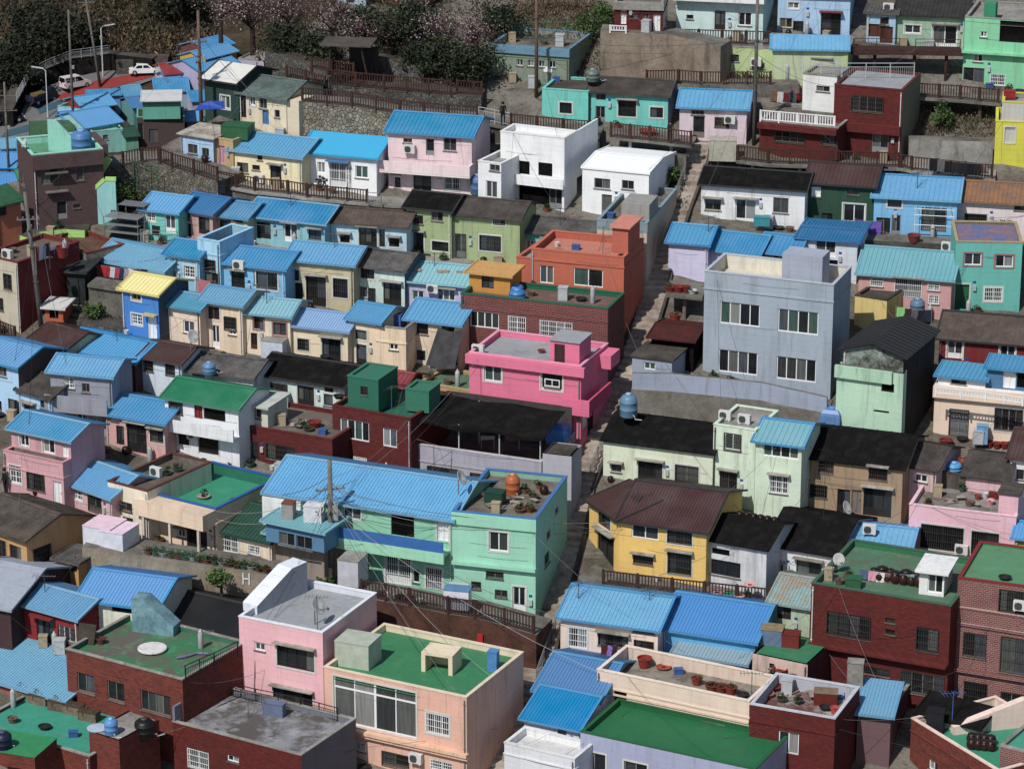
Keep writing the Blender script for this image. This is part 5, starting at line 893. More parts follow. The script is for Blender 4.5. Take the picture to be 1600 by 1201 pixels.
terrace('retaining_wall', 'white-edged slab before the pale mint house', 'retaining wall', [(1052, 68), (1128, 70), (1205, 72)], 1.0, 1.6, CL, CL, lip=.2)
terrace('deck', 'concrete walkway on pillars before the dark red brick house', 'deck', [(1151, 250), (1200, 256), (1300, 259), (1406, 262)], .8, 1.8, flat((180, 186, 190), .6, .2), CO, lip=.3, pil=True)
terrace('retaining_wall', 'walkway between the brick house and the laundry yard', 'retaining wall', [(1406, 262), (1424, 266), (1555, 280)], .9, 2.8, CO, CL, lip=.2)
terrace('retaining_wall', 'pale stained concrete wall below the scrubby bank', 'retaining wall', [(1421, 218), (1490, 220), (1552, 222)], 1.7, 1.2, CL, CO)
terrace('deck', 'pillared walkway before the bright mint green house', 'deck', [(1432, 152), (1500, 156), (1564, 162)], 1.6, 2.2, CO, CO, lip=.2, pil=True)
terrace('deck', 'brown timber deck before the sage green house', 'deck', [(1331, 82), (1405, 82), (1505, 84)], 2.2, 2.2, wood((60, 38, 32)), wood(), lip=.1, pil=True)
terrace('retaining_wall', 'concrete ledge under the long railing below the yellow house', 'retaining wall', [(905, 900), (942, 913), (1050, 926), (1204, 943)], 1.2, 2.2, CO, CO, lip=.15)
terrace('retaining_wall', 'brown plank-faced wall under the long mint building', 'retaining wall', [(560, 932), (640, 946), (700, 959), (745, 965), (838, 992)], 2.4, 2.6, rough_roof((98, 66, 54), (70, 46, 38)), CO)
terrace('retaining_wall', 'grey concrete wall bearing a painted letter H', 'retaining wall', [(128, 854), (215, 866), (330, 883), (426, 899)], 1.9, 2.4, concrete((158, 146, 128), (118, 106, 90)), CO)
terrace('retaining_wall', 'concrete terrace holding up the laundry-lined blue roof house', 'retaining wall', [(138, 443), (196, 452), (262, 460)], 2.2, 1.6, CO, CO, lip=.2)
terrace('retaining_wall', 'concrete shelf under the third row of houses', 'retaining wall', [(222, 384), (300, 386), (400, 390), (520, 398), (640, 408), (812, 422)], .5, 2.0, CO, CL)
terrace('retaining_wall', 'blue-grey wall above rough concrete below the tall grey building', 'retaining wall', [(988, 583), (1050, 584), (1190, 598), (1292, 621)], 1.15, .25, P((156, 166, 186), .3), CO, foot=.05, dz=1.65)
terrace('retaining_wall', 'rough sprayed concrete bank under the blue-grey wall', 'retaining wall', [(986, 608), (1140, 624), (1294, 645)], 1.75, 2.6, concrete((138, 134, 126), (104, 99, 90)), CO)
terrace('retaining_wall', 'concrete ledge on columns below the lavender house', 'retaining wall', [(1040, 458), (1098, 464)], 1.9, 3, CO, CO, lip=.3, pil=True)
terrace('retaining_wall', 'concrete ledge before the white black-roofed house', 'retaining wall', [(1094, 362), (1200, 368), (1262, 372)], .6, 1.6, CO, CO)
terrace('retaining_wall', 'weathered concrete ledge before the green, blue and pale pink houses', 'retaining wall', [(1262, 372), (1366, 376), (1496, 382), (1600, 384)], .9, 1.6, CD, CO)
terrace('retaining_wall', 'stepped front wall under the tan and mint houses', 'retaining wall', [(943, 778), (1115, 796), (1260, 818), (1412, 836)], .4, 1.6, CD, CO)
terrace('retaining_wall', 'old garden wall beside the cobalt blue house', 'retaining wall', [(120, 505), (160, 508), (196, 514)], .8, 3, SG, CD)
terrace('retaining_wall', 'front wall of the lower left salmon pink row', 'retaining wall', [(60, 806), (110, 818), (178, 832)], .5, 1.5, CO, CO)
# ---------------------------------------------------------------- railings
fence('brown timber railing curving round the baby blue house', [(251, 254), (269, 262), (303, 272), (340, 284)], 1.05, dz=1.9)
fence('dark timber railing on the stone wall left of the baby blue house', [(192, 260), (222, 254), (249, 252)], 1.05, dz=1.9)
fence('long brown railing before the cream, yellow and white houses', [(340, 287), (398, 298), (450, 303), (480, 308), (574, 317)], .95, dz=.7)
fence('brown railing stepping down along the tall beige stone wall', [(472, 159), (550, 166), (625, 179), (700, 186), (746, 188)], 1.05, dz=2.7)
fence('dark brown railing along the grey stone wall under the trees', [(512, 132), (600, 140), (705, 149)], 1.1, dz=1.15)
fence('short dark railing near the timber pavilion', [(487, 112), (520, 116), (553, 121)], 1.05, dz=1.6)
fence('reddish railing on the ramp behind the weathered green roof', [(448, 124), (478, 131), (508, 141)], 1.0, dz=1.0)
fence('dark railing right end near the sage green building', [(714, 146), (753, 149)], 1.0, dz=1.0)
fence('brown railing along the ledge before the turquoise house', [(798, 199), (880, 207), (933, 211)], 1.0, dz=1.3)
fence('steel guard rail by the wall map above the white houses', [(748, 188), (798, 198)], 1.0, 'steel', dz=1.3)
fence('brown railing on the pillared deck of the turquoise house', [(954, 214), (1015, 220), (1080, 228)], 1.05, dz=2.0)
fence('brown railing before the pale mint house at the top', [(1055, 67), (1128, 69), (1203, 71)], 1.05, dz=1.0)
fence('winding red-brown fence below the tall concrete wall', [(1010, 130), (1060, 129), (1095, 132), (1204, 132)], .95, dz=.9)
fence('brown railing before the dark red brick house', [(1152, 250), (1200, 255), (1300, 258), (1405, 261)], 1.05, dz=.8)
fence('brown railing before the laundry yard right of the brick house', [(1407, 262), (1424, 266), (1550, 279)], 1.0, dz=.9)
fence('red-brown railing before the bright mint green house', [(1434, 151), (1500, 155), (1560, 161)], 1.0, dz=1.6)
fence('dark timber railing before the blue shed', [(1333, 82), (1405, 82)], 1.05, 'metal', dz=2.2, mat=wood())
fence('dark timber railing before the sage green shop door', [(1430, 83), (1500, 84)], 1.05, 'metal', dz=2.2, mat=wood())
fence('long brown railing below the mustard yellow and white houses', [(942, 912), (1050, 925), (1202, 941)], .9, dz=1.2)
fence('long brown railing below the mint green buildings', [(565, 931), (640, 945), (700, 958), (742, 964), (834, 989)], 1.05, dz=2.4)
fence('white balustrade on the brick house balcony', [(1188, 189), (1246, 194), (1304, 199)], .8, 'white', zs=HS['t8b']['zr'] + .12)
fence('silver steel fence round the grey roof of the brick house', [(1250, 118), (1315, 122), (1428, 122)], 1.1, 'steel', zs=HS['t8']['zr'])
fence('green wire mesh fence round the plot beside the mauve house', [(190, 292), (210, 294), (228, 298), (246, 302)], 2.0, 'mesh', dz=.2)
fence('green net fence on the sage building roof', [(796, 60), (850, 62), (921, 60)], 1.3, 'mesh', zs=HS['t12']['zr'])
fence('dark metal fence along the mossy green roof edge', [(290, 1062), (335, 1042), (372, 1024)], .9, 'black', zs=HS['b9']['zr'] + .35)
fence('dark brown metal railing on the peach building balcony', [(520, 1128), (586, 1141), (650, 1154)], .95, 'brown_metal', zs=HS['b14']['z0'] + 2.75)
fence('black metal railing beside the tall pink building', [(352, 1087), (400, 1098), (470, 1112), (528, 1128)], .9, 'black', zs=HS['b12']['z0'] + 4.6)
fence('grey metal railing on the white house balcony under the teal roof', [(575, 322), (596, 324)], 1.0, 'metal', dz=.7)
for q_, (a_, b_) in enumerate((((1078, 255), (1050, 330)), ((1052, 330), (1026, 402)), ((946, 690), (922, 745)), ((868, 985), (838, 1068)))): fence(['uppermost', 'second', 'middle', 'lowest'][q_] + ' stretch of handrail along the long stairway', [a_, b_], .9, 'metal', dz=.15)
fence('thin metal fence before the turquoise, rose and cream houses', [(220, 378), (250, 380), (278, 382)], .9, 'metal', dz=.5)
fence('green wire fence on the concrete roof terrace', [(245, 760), (276, 748), (310, 735)], .9, 'mesh', zs=HS['b3b']['zr'])
fence('brown timber fence by the steps at the far left', [(-20, 520), (0, 524), (24, 534)], 1.05, dz=.6)
fence('short white fence by the white-doored brick house', [(953, 50), (978, 51)], .5, 'white', dz=3.3)
fence('white peeling fence of the peach terrace', [(1462, 616), (1540, 624), (1598, 632)], .5, 'white', zs=HS['d24']['zr'] + .25)
# ---------------------------------------------------------------- far slope with the road
def poly(name, label, cat, pts, m, dz, kind='structure'):
    mb = MB(); P = [atf(*p, dz) for p in pts]; mb.face(P[::-1] if (P[1] - P[0]).cross(P[2] - P[1]).z < 0 else P); return tag(mb.obj(name, m), label, cat, kind=kind)
poly('road', 'grey concrete road bending away below the wooded slope', 'road', [(-60, 245), (20, 168), (60, 140), (110, 122), (175, 108), (245, 106), (262, 112), (235, 126), (150, 156), (60, 215), (0, 250)], floorpaint((104, 104, 104), .3), .25)
poly('road_marking', 'red anti-slip paving on the bend of the road', 'road', [(86, 151), (150, 126), (205, 116), (246, 112), (238, 120), (175, 137), (120, 155), (95, 156)], floorpaint((138, 46, 40), .15), .31)
poly('road_marking', 'blue-green paved patch at the near end of the road', 'road', [(56, 168), (98, 156), (94, 166), (62, 178)], flat((46, 84, 98), .8, .2), .31)
poly('road_marking', 'second blue-green patch lower on the road', 'road', [(10, 204), (62, 190), (48, 204), (0, 216)], flat((46, 84, 98), .8, .2), .31)
terrace('retaining_wall', 'blackened retaining wall along the far road', 'retaining wall', [(20, 172), (27, 158), (45, 124), (72, 108), (112, 92), (172, 84), (238, 92)], 2.6, 2, tarp((30, 28, 27)), CD, far=True)
fence('steel guard fence on top of the blackened wall', [(26, 158), (45, 124), (72, 108), (112, 92), (172, 84)], 1.2, 'steel', dz=2.7, far=True)
terrace('retaining_wall', 'rough stone bank behind the white sedan', 'retaining wall', [(182, 96), (215, 92), (262, 92)], 2.2, 3, SG, CD, far=True)
for k, e_, h_, wl, rf, wn, lb in (
    ('fh6', (258, 116, 302, 112), 2.6, P((190, 190, 190)), ('g', 16, metal_roof((140, 44, 40), .2), .4), [], 'far white house with red roof beside the white sedan'),
    ('fh5', (243, 143, 294, 141), 2.4, P((140, 160, 180)), ('g', 20, RM, .4), [], 'far house with blue roof below the red-roofed one'),
    ('fh4b', (214, 184, 288, 182), 4.2, P((78, 66, 64), .4), fl(.1, CD, P((92, 172, 156))), [(240, 212, 14, 20, 'r2'), (205 + 15, 205, 8, 24, 'k1')], 'far dark brick house with a teal white-roofed room on top'),
    ('fh1', (90, 166, 130, 172), 3.2, P((146, 190, 214)), fl(.4, P((110, 180, 170)), P((120, 180, 180))), [], 'far pale blue flat-roofed house near the van'),
    ('fh2', (130, 170, 180, 163), 2.8, P((136, 44, 42)), ('g', 18, RS, .4), [(145, 174, 9, 8, 'w2')], 'far red-walled house with bright blue roof'),
    ('fh3', (134, 200, 190, 190), 2.6, P((150, 196, 196)), ('g', 24, RS, .4), [], 'far house with wide blue roof above the mauve house'),
    ('fh3b', (137, 150, 188, 148), 2.4, P((110, 150, 190)), ('s', 9, RM, .4), [], 'far low house with thin blue roof by the red paving'),
    ('fh7', (48, 216, 114, 214), 2.6, P((120, 96, 70)), ('g', 26, flat((52, 92, 58), .7, .4), .4, 0), [], 'far house with mossy green roof behind the mauve house'),
    ('fh9', (-50, 262, 24, 262), 2.4, P((150, 160, 170)), ('g', 24, RS, .4), [], 'far house with royal blue roof at the left edge'),
    ('fh9b', (-50, 290, 24, 288), 2.2, P((180, 150, 130)), ('g', 18, RS, .4), [], 'far house with blue roof lowest at the left edge'),
    ('fh10', (143, 206, 192, 202), 3.0, P((130, 190, 184)), fl(.2, P((110, 180, 170)), P((140, 200, 190))), [(165, 215, 8, 8, 'k1')], 'far teal house right behind the blue water tank'),
    ('fh11', (322, 78, 364, 68), 2.6, P((110, 60, 56)), ('g', 13, RM, .4), [], 'farthest blue-roofed house of the stepped row by the cherry tree'),
    ('fh12', (318, 93, 370, 80), 2.8, flat((196, 152, 48), .6, .2), ('g', 12, RM, .4), [], 'yellow-walled blue-roofed house in the stepped row'),
    ('fh13', (312, 112, 372, 98), 2.6, P((170, 160, 190)), ('g', 18, RM, .4), [], 'nearest blue-roofed house of the stepped row'),
    ('fh14', (372, 92, 412, 96), 2.6, P((176, 170, 192)), fl(.1, CL, CL), [], 'lavender flat house with a white roof edge by the stone wall')):
    H(k, lb, e_, h_, None if rf[0] != 'f' else 5, wl, rf, wn, far=True, found=4, name='house')
for i_, (x_, y_, w_, m_, wl_, ds_) in enumerate(((196, 150, 26, RB, (150, 180, 170), 'teal-walled, under the sedan'), (300, 158, 26, RM, (170, 170, 180), 'right of the teal white-roofed room'), (292, 190, 24, RS, (120, 150, 150), 'above the curved railing'), (100, 190, 26, RS, (150, 190, 190), 'just below the van'), (30, 238, 34, RM, (200, 190, 170), 'left of the mauve house roof'), (196, 214, 20, RGR, (110, 170, 150), 'with a dark green roof near the stone wall'), (262, 128, 20, RD, (180, 180, 190), 'with a dull roof beside the red-roofed house'), (2, 232, 26, RB, (120, 150, 180), 'at the left edge under the road'), (208, 168, 16, RD, (90, 150, 150), 'squeezed left of the teal room'), (30, 280, 22, RG, (170, 120, 90), 'with a green roof beside the mauve house'))):
    H('fx%d' % i_, 'tiny far house ' + ds_, (x_, y_, x_ + w_, y_ - 2), 2.4, None, P(wl_, .4), ('g', 15, m_, .4), far=True, found=4, clutter=0)
H('fh4', '', (222, 157, 281, 156), 6.6, 3.4, P((92, 172, 156)), ('s', 15, P((192, 194, 196), .1), .3, 0), far=True, of='fh4b', found=-4.0, over=.5)
H('fh15', 'dark green house with white metal roof and blue tarpaulin porch', (319, 120, 372, 128), 3.0, None, P((36, 66, 60)), ('g', 24, P((206, 206, 200), .1), .3, 0, TD), [(352, 160, 14, 20, 'w2t')], found=6, over=.4)
H('u1', 'red brick house cut off by the top edge of the view', (574, -44, 668, -36), 2.9, 5, BR, fl(.2), [(598, -8, 14, 30, 'dD'), (580, -10, 9, 30, 'wSD'), (640, 0, 20, 12, 'k2')], name='brick_house')
H('u0', 'blue and white house corner at the top edge left of the red brick house', (528, -40, 571, -38), 2.7, 5, P((170, 190, 206)), fl(.2), [(548, -4, 12, 18, 'dD')])
terrace('retaining_wall', 'curved pale concrete parapet under the red brick house at the top', 'retaining wall', [(520, 14), (560, 17), (620, 21), (675, 25)], 1.0, 3, CO, CO, lip=.1)
# ---------------------------------------------------------------- vegetation
EV = ((56, 68, 42), (76, 84, 52), (38, 48, 32)); EVB = ((70, 98, 44), (92, 118, 58), (46, 68, 34)); CH = ((186, 162, 164), (126, 100, 100), (88, 66, 62)); SCR = ((104, 84, 64), (72, 62, 46), (122, 102, 78))
for i, (x, y, ht, r, lb) in enumerate(((440, 100, 3.6, 2.2, 'evergreen bush above the curved grey stone wall'), (492, 104, 3.4, 2.0, 'dark evergreen left of the timber pavilion'), (565, 62, 3.2, 1.8, 'evergreen under the curved pale parapet'),
    (608, 92, 5.0, 2.9, 'largest dark evergreen right of the timber pavilion'), (655, 122, 3.4, 1.9, 'dense evergreen behind the dark brown railing'), (700, 134, 4.2, 2.4, 'evergreen at the right end of the dark brown railing'),
    (740, 138, 4.0, 2.2, 'evergreen touching the sage green building'), (640, 62, 3.6, 2.2, 'evergreen below the red brick house at the top'), (790, 62, 3.8, 1.9, 'round evergreen above the sage building'))):
    tree('evergreen_tree', lb, 'tree', atn(x, y), ht, r, 2200, .12, EV, seed=i + 1, trunk=.2, group='evergreens on the upper slope')
for i, (x, y, ht, r, lb) in enumerate(((915, 62, 2.6, 1.5, 'bright green bush left of the tall concrete wall'), (942, 40, 2.2, 1.3, 'bright green bush by the white-doored brick house'), (196, 325, 2.6, 1.3, 'dark bush between the mauve house and the stone wall'),
    (346, 920, 1.6, .8, 'small leafy bush against the wall with the letter H'), (512, 925, 1.3, .7, 'low shrub at the foot of the big utility pole'), (1472, 205, 2.6, .8, 'weedy shrub on the bank below the mint green house'), (1048, 290, 1.6, .8, 'shrub beside the white gable-roofed house'), (150, 500, 1.4, .9, 'garden shrub by the cobalt blue house'))):
    tree('bush', lb, 'bush', atn(x, y, 1.6 if i == 3 else 0), ht, r, 1100, .09, EVB, seed=i + 31, trunk=.15)
for i, (x, y, ht, r, n, lb) in enumerate(((395, 74, 6.0, 3.3, 3200, 'pale pink cherry tree blossoming above the stepped roofs'), (455, 62, 5.0, 2.8, 1300, 'pink cherry tree right of the tallest one'), (690, 104, 4.8, 3.0, 1100, 'nearly bare reddish tree among the evergreens'), (748, 108, 4.8, 2.8, 1000, 'nearly bare reddish tree beside the sage building'), (345, 55, 5.4, 2.6, 1500, 'cherry tree with dark trunk at the top left'), (575, 100, 4.4, 2.4, 700, 'bare reddish tree beside the timber pavilion'), (640, 40, 4.0, 2.4, 700, 'bare tree below the top red brick house'), (520, 70, 4.4, 2.4, 900, 'bare reddish tree above the curved stone wall'))):
    tree('cherry_tree', lb, 'tree', atn(x, y) if x > 390 else atn(x, y), ht, r, n, .065, CH, (58, 44, 42), seed=i + 60, bare=11, trunk=.3)
for i, (x, y, ht, r, lb) in enumerate(((55, 118, 8, 5, 'far dark tree above the blackened wall, leftmost'), (98, 104, 9, 5.5, 'far dark tree above the blackened wall, largest'), (138, 92, 6, 3.4, 'far dark tree behind the leaning pole'), (20, 150, 8, 4.5, 'far dark tree left of the blackened wall'),
    (60, 66, 7, 4.5, 'far tree high on the wooded slope at left'), (285, 40, 8, 4, 'far dark pine near the top, left of the cherry tree'))):
    tree('dark_tree', lb, 'tree', atf(x, y), ht, r, 1500, .28, ((38, 46, 30), (54, 58, 38), (28, 34, 24)), seed=i + 90, trunk=.2, group='trees on the far slope')
def scrub(label, regs, far, name='undergrowth'):
    mb = MB(); rg = random.Random(len(regs)); ms = [leafmat(c) for c in SCR + EV[:1] + ((70, 62, 54),)]
    for x0, y0, x1, y1, n, s_, cols in regs:
        for _ in range(n):
            x, y = rg.uniform(x0, x1), rg.uniform(y0, y1); p = (atf if far else atn)(x, y, .0); k = rg.choice(cols); R_ = s_ * 3
            for _ in range(7):
                q = p + Vector((rg.gauss(0, R_ * .5), rg.gauss(0, R_ * .5), abs(rg.gauss(0, R_ * .45)))); u = Vector((rg.gauss(0, .5), rg.gauss(0, .5), 1)).normalized(); v = u.cross(Vector((rg.gauss(0, 1), rg.gauss(0, 1), .1))).normalized(); z = s_ * rg.uniform(.5, 1.3)
                mb.face([q - u * z * .5, q + v * z * .45, q + u * z, q - v * z * .45], ms[k])
    return tag(mb.obj(name, None), label, 'undergrowth', kind='stuff')
scrub('dry brown and green scrub covering the far slope', [(-60, -40, 340, 110, 3600, .32, (0, 1, 2, 3, 4)), (0, 100, 60, 140, 300, .3, (1, 3)), (170, 60, 320, 100, 500, .3, (0, 2, 4))], True)
scrub('weeds and dry grass in the gaps of the near slope', [(400, -10, 940, 130, 1500, .14, (0, 0, 1, 4)), (800, 5, 940, 45, 500, .12, (0, 2)), (1425, 165, 1555, 215, 420, .12, (0, 2, 2, 3)), (110, 470, 195, 512, 300, .1, (0, 1, 3)), (180, 300, 250, 330, 200, .12, (1, 3)), (1040, 280, 1075, 330, 80, .1, (1, 3)), (1120, 110, 1240, 128, 150, .12, (1, 3))], False)
# ---------------------------------------------------------------- timber pavilion
def pavilion():
    O = atn(545, 120, 1.2); r = empty('pavilion', O, R(-8)); tag(r, 'open timber pavilion with flat slanted roof above the stone wall', 'pavilion'); m = wood((58, 46, 40))
    t = MB(); t.box(-1.9, 1.9, -1.2, 1.6, 2.5, 2.62); 
    t.obj('roof', rough_roof((92, 84, 78), (70, 64, 60)), r)
    for x, y, dx in ((-1.2, -.9, 0), (1.1, -.9, .5), (-1.2, 1.2, 0), (1.1, 1.2, .5)): t = MB(); t.tube([(x + dx, y, 0), (x, y, 2.5)], .07, 8); t.obj('post', m, r)
    t = MB(); t.box(-.2, 2.0, 1.3, 1.36, 0, 2.0); t.obj('back_screen', flat((44, 40, 38), .8, .2), r)
    t = MB(); t.box(-1.1, .9, .5, .9, .4, .46); t.box(-1.0, -.9, .55, .85, 0, .4); t.box(.7, .8, .55, .85, 0, .4); t.obj('bench', m, r)
pavilion()
# ---------------------------------------------------------------- utility poles
PL = {}
def pl(k, label, px, py, topy, dz=0, far=False, **kw):
    f = (atf if far else atn)(px, py, dz); h = (py - topy) / sc(f) / .965; PL[k] = (f, h); return pole(label, f, h, **kw)
pl('big', 'thick utility pole tangled with wires before the long blue roof', 519, 925, 712, r=.21, arms=((6.6, 1.8, .3), (5.2, 1.5, 1.4)), boxes=2)
pl('big2', 'thin leaning pole with dark cap left of the thick wired pole', 508, 915, 787, r=.1, lean=(-.9, 0), boxes=0, col=(108, 108, 110))
pl('a', 'rusty tall pole in front of the sage green building', 838, 152, -50, rusty=True, boxes=0, r=.15)
pl('b', 'tall grey pole right of the small pale pink house', 1178, 226, -40, r=.16, boxes=1, arms=((7.5, 1.4, .2),))
pl('c', 'tall brownish pole beside the dark green house', 315, 194, 20, dz=0, r=.16, arms=((6, 1.2, .4), (4.6, 1.2, 1.2)), rusty=True)
pl('d', 'concrete pole rising before the dark red side wall at left', 66, 515, 300, r=.18, arms=((7.6, 1.5, .2), (6.9, 1.3, 1.5)), lean=(-.7, 0))
pl('e', 'pole left of the mauve house roof with crossarms', 15, 290, 130, far=True, r=.2, arms=((12, 3, .1), (10, 3, .1)))
pl('f', 'slender tall pole rising behind the mauve house', 116, 218, 20, far=True, r=.22, arms=((8, 1.8, .3),))
pl('g', 'leaning pole at the far road bend', 158, 139, 0, far=True, r=.22, lean=(-1.6, 0), arms=((12, 2.4, .2),))
def lamp(label, px, py, topy, s_=1, far=True):
    f = (atf if far else atn)(px, py); h = (py - topy) / sc(f); r = empty('street_lamp', f); tag(r, label, 'street lamp'); m = flat((196, 198, 198), .4, .1)
    t = MB(); t.tube([(0, 0, 0), (0, 0, h - .3), (-s_ * .3, 0, h)], .1, 8, r2=.07); t.obj('post', m, r); t = MB(); bar(t, (-s_ * .3, 0, h), (-s_ * 1.9, 0, h + .25), .28, .12); t.obj('lamp_head', m, r)
lamp('white street lamp at the bend behind the van', 161, 122, 40, -1); lamp('white street lamp on the near side of the road', 75, 186, 106, 1)
def chev(label, px, py):
    p = atf(px, py); r = empty('road_sign', p); tag(r, label, 'road sign'); t = MB(); t.tube([(0, 0, 0), (0, 0, 1.6)], .05, 6); t.obj('post', flat((90, 90, 90), .5, .1), r)
    t = MB(); t.box(-.35, .35, -.08, -.05, .9, 1.7); t.obj('plate', flat((24, 22, 20), .5, .1), r)
    t = MB(); 
    for z0, z1 in ((1.0, 1.3), (1.3, 1.6)):
        a, b = (-.15, .18) if z0 == 1.0 else (.18, -.15); t.face([(a - .12, -.085, z0), (a + .12, -.085, z0), (b + .12, -.085, z1), (b - .12, -.085, z1)])
    t.obj('chevron', flat((214, 170, 40), .5, .1), r)
chev('yellow chevron sign on the black wall left of the van', 85, 130); chev('yellow chevron sign behind the van', 148, 110); chev('yellow chevron sign right of the white sedan', 244, 98)
# ---------------------------------------------------------------- vehicles
def car(name, label, cat, px, py, rz, L, Wd, Hh, col, kind):
    p = atf(px, py, .33); r = empty(name, p, rz); tag(r, label, cat); pm = flat(col, .25, .05); gm = flat((18, 20, 22), .12, .1)
    hw = Wd / 2
    if kind == 'sedan': body = [(-L / 2, .35), (-L / 2 + .05, .8), (-L / 2 + .9, .92), (L / 2 - 1.2, .9), (L / 2 - .15, .7), (L / 2, .4), (L / 2 - .05, .25), (-L / 2 + .05, .25)]; cab = [(-L / 2 + .55, .88), (-L / 2 + 1.15, Hh), (.35, Hh), (1.1, .88)]
    elif kind == 'van': body = [(-L / 2, .35), (-L / 2, 1.0), (L / 2 - .9, 1.0), (L / 2 - .1, .8), (L / 2, .4), (L / 2 - .05, .28), (-L / 2 + .05, .28)]; cab = [(-L / 2 + .01, .98), (-L / 2 + .12, Hh), (L / 2 - 1.7, Hh), (L / 2 - .85, .98)]
    else: body = [(-L / 2, .6), (-L / 2, .95), (L / 2 - 1.5, .95), (L / 2 - .02, 1.0), (L / 2, .4), (-L / 2, .45)]; cab = [(L / 2 - 1.55, .94), (L / 2 - 1.5, Hh), (L / 2 - .5, Hh), (L / 2 - .05, .98)]
    def ext(prof, w0, w1):
        m = MB(); n = len(prof); zmax = max(q[1] for q in prof); zmin = min(q[1] for q in prof)
        ww = lambda z: w0 + (w1 - w0) * (z - zmin) / (zmax - zmin)
        for s_ in (-1, 1): q = [(x, s_ * ww(z), z) for x, z in prof]; m.face(q if s_ < 0 else q[::-1])
        for i in range(n): (x0, z0), (x1, z1) = prof[i], prof[(i + 1) % n]; m.face([(x0, -ww(z0), z0), (x0, ww(z0), z0), (x1, ww(z1), z1), (x1, -ww(z1), z1)])
        return m
    b = ext(body, hw, hw * .97); bo = b.obj('body', pm, r); bv = bo.modifiers.new('b', 'BEVEL'); bv.width = .06; bv.segments = 2
    c = ext(cab, hw * .96, hw * .8); co = c.obj('cabin', pm, r)
    xs = [q[0] for q in cab]; z0, z1 = cab[0][1] + .06, Hh - .1
    for s_ in (-1, 1):
        t = MB(); f = lambda z: s_ * (hw * (.96 - .16 * (z - cab[0][1]) / (Hh - cab[0][1])) + .012)
        xa, xb = xs[0] + .3, xs[-1] - .35; ta, tb = xs[1] + .1, xs[-2] - .05; mx = (xa + xb) / 2
        for (p0, p1, q0, q1) in ((xa, mx - .06, ta, mx - .06), (mx + .06, xb, mx + .06, tb)): t.face([(p0, f(z0), z0), (p1, f(z0), z0), (q1, f(z1), z1), (q0, f(z1), z1)])
        t.obj('side_window', gm, r)
    for a, b_, d in (((xs[-1], cab[-1][1]), (xs[-2], Hh), .015), ((xs[0], cab[0][1]), (xs[1], Hh), -.015)):
        t = MB(); q = lambda k: (a[0] + (b_[0] - a[0]) * k + d, a[1] + (b_[1] - a[1]) * k + .01); (x0, zz0), (x1, zz1) = q(.12), q(.88); t.face([(x0, -hw * .85, zz0), (x0, hw * .85, zz0), (x1, hw * .74, zz1), (x1, -hw * .74, zz1)]); t.obj('windscreen' if d > 0 else 'rear_window', gm, r)
    wh = MB(); M_ = Matrix.Rotation(R(90), 4, 'X'); w2 = MB(); w2.lathe([(.33, -.1), (.34, -.08), (.34, .08), (.33, .1)], n=16); w2.v = [tuple(M_ @ Vector(v)) for v in w2.v]; wm = w2.mesh('tyre', flat((22, 22, 22), .8, .1)); h2 = MB(); h2.lathe([(.2, -.11), (.2, .11)], n=12); h2.v = [tuple(M_ @ Vector(v)) for v in h2.v]; hm = h2.mesh('rim', flat((150, 152, 154), .3, .1))
    for x in (-L / 2 + .8, L / 2 - .8):
        for s_ in (-1, 1): w_ = newmesh('wheel', wm, r, Matrix.Translation((x, s_ * (hw - .08), .33))); newmesh('rim', hm, w_)
    for s_ in (-1, 1):
        t = MB(); t.box(L / 2 - .1, L / 2 + .02, s_ * hw * .7 - .15, s_ * hw * .7 + .15, .6, .74); t.obj('headlight', flat((210, 212, 214), .2, .05), r)
        t = MB(); t.box(-L / 2 - .02, -L / 2 + .05, s_ * hw * .85 - .1, s_ * hw * .85 + .1, .65, .9); t.obj('tail_light', flat((130, 24, 22), .3, .05), r)
    if kind == 'truck':
        t = MB()
        for q in ((-L / 2, L / 2 - 1.6, -hw, -hw + .05), (-L / 2, L / 2 - 1.6, hw - .05, hw), (-L / 2, -L / 2 + .05, -hw + .05, hw - .05)): t.box(*q, .951, 1.3)
        t.obj('cargo_bed', flat(col, .5, .1), r)
        t = MB(); t.box(-L / 2 + .8, L / 2 - 1.8, -hw + .15, hw - .15, .952, 1.45); t.obj('load', flat((110, 90, 50), .8, .4), r)
car('parked_car', 'white sedan parked on the far red paving', 'car', 227, 115, R(8), 4.5, 1.8, 1.42, (226, 226, 226), 'sedan')
car('van', 'white minibus on the red paving of the far road', 'van', 118, 137, R(40), 4.3, 1.7, 1.75, (214, 204, 204), 'van')
car('pickup_truck', 'small dark blue pickup truck below the white minibus', 'truck', 66, 160, R(52), 4.6, 1.7, 1.9, (34, 44, 66), 'truck')
car('parked_car', 'dark car at the left edge beside the road', 'car', 12, 190, R(20), 4.4, 1.8, 1.45, (30, 32, 36), 'sedan')
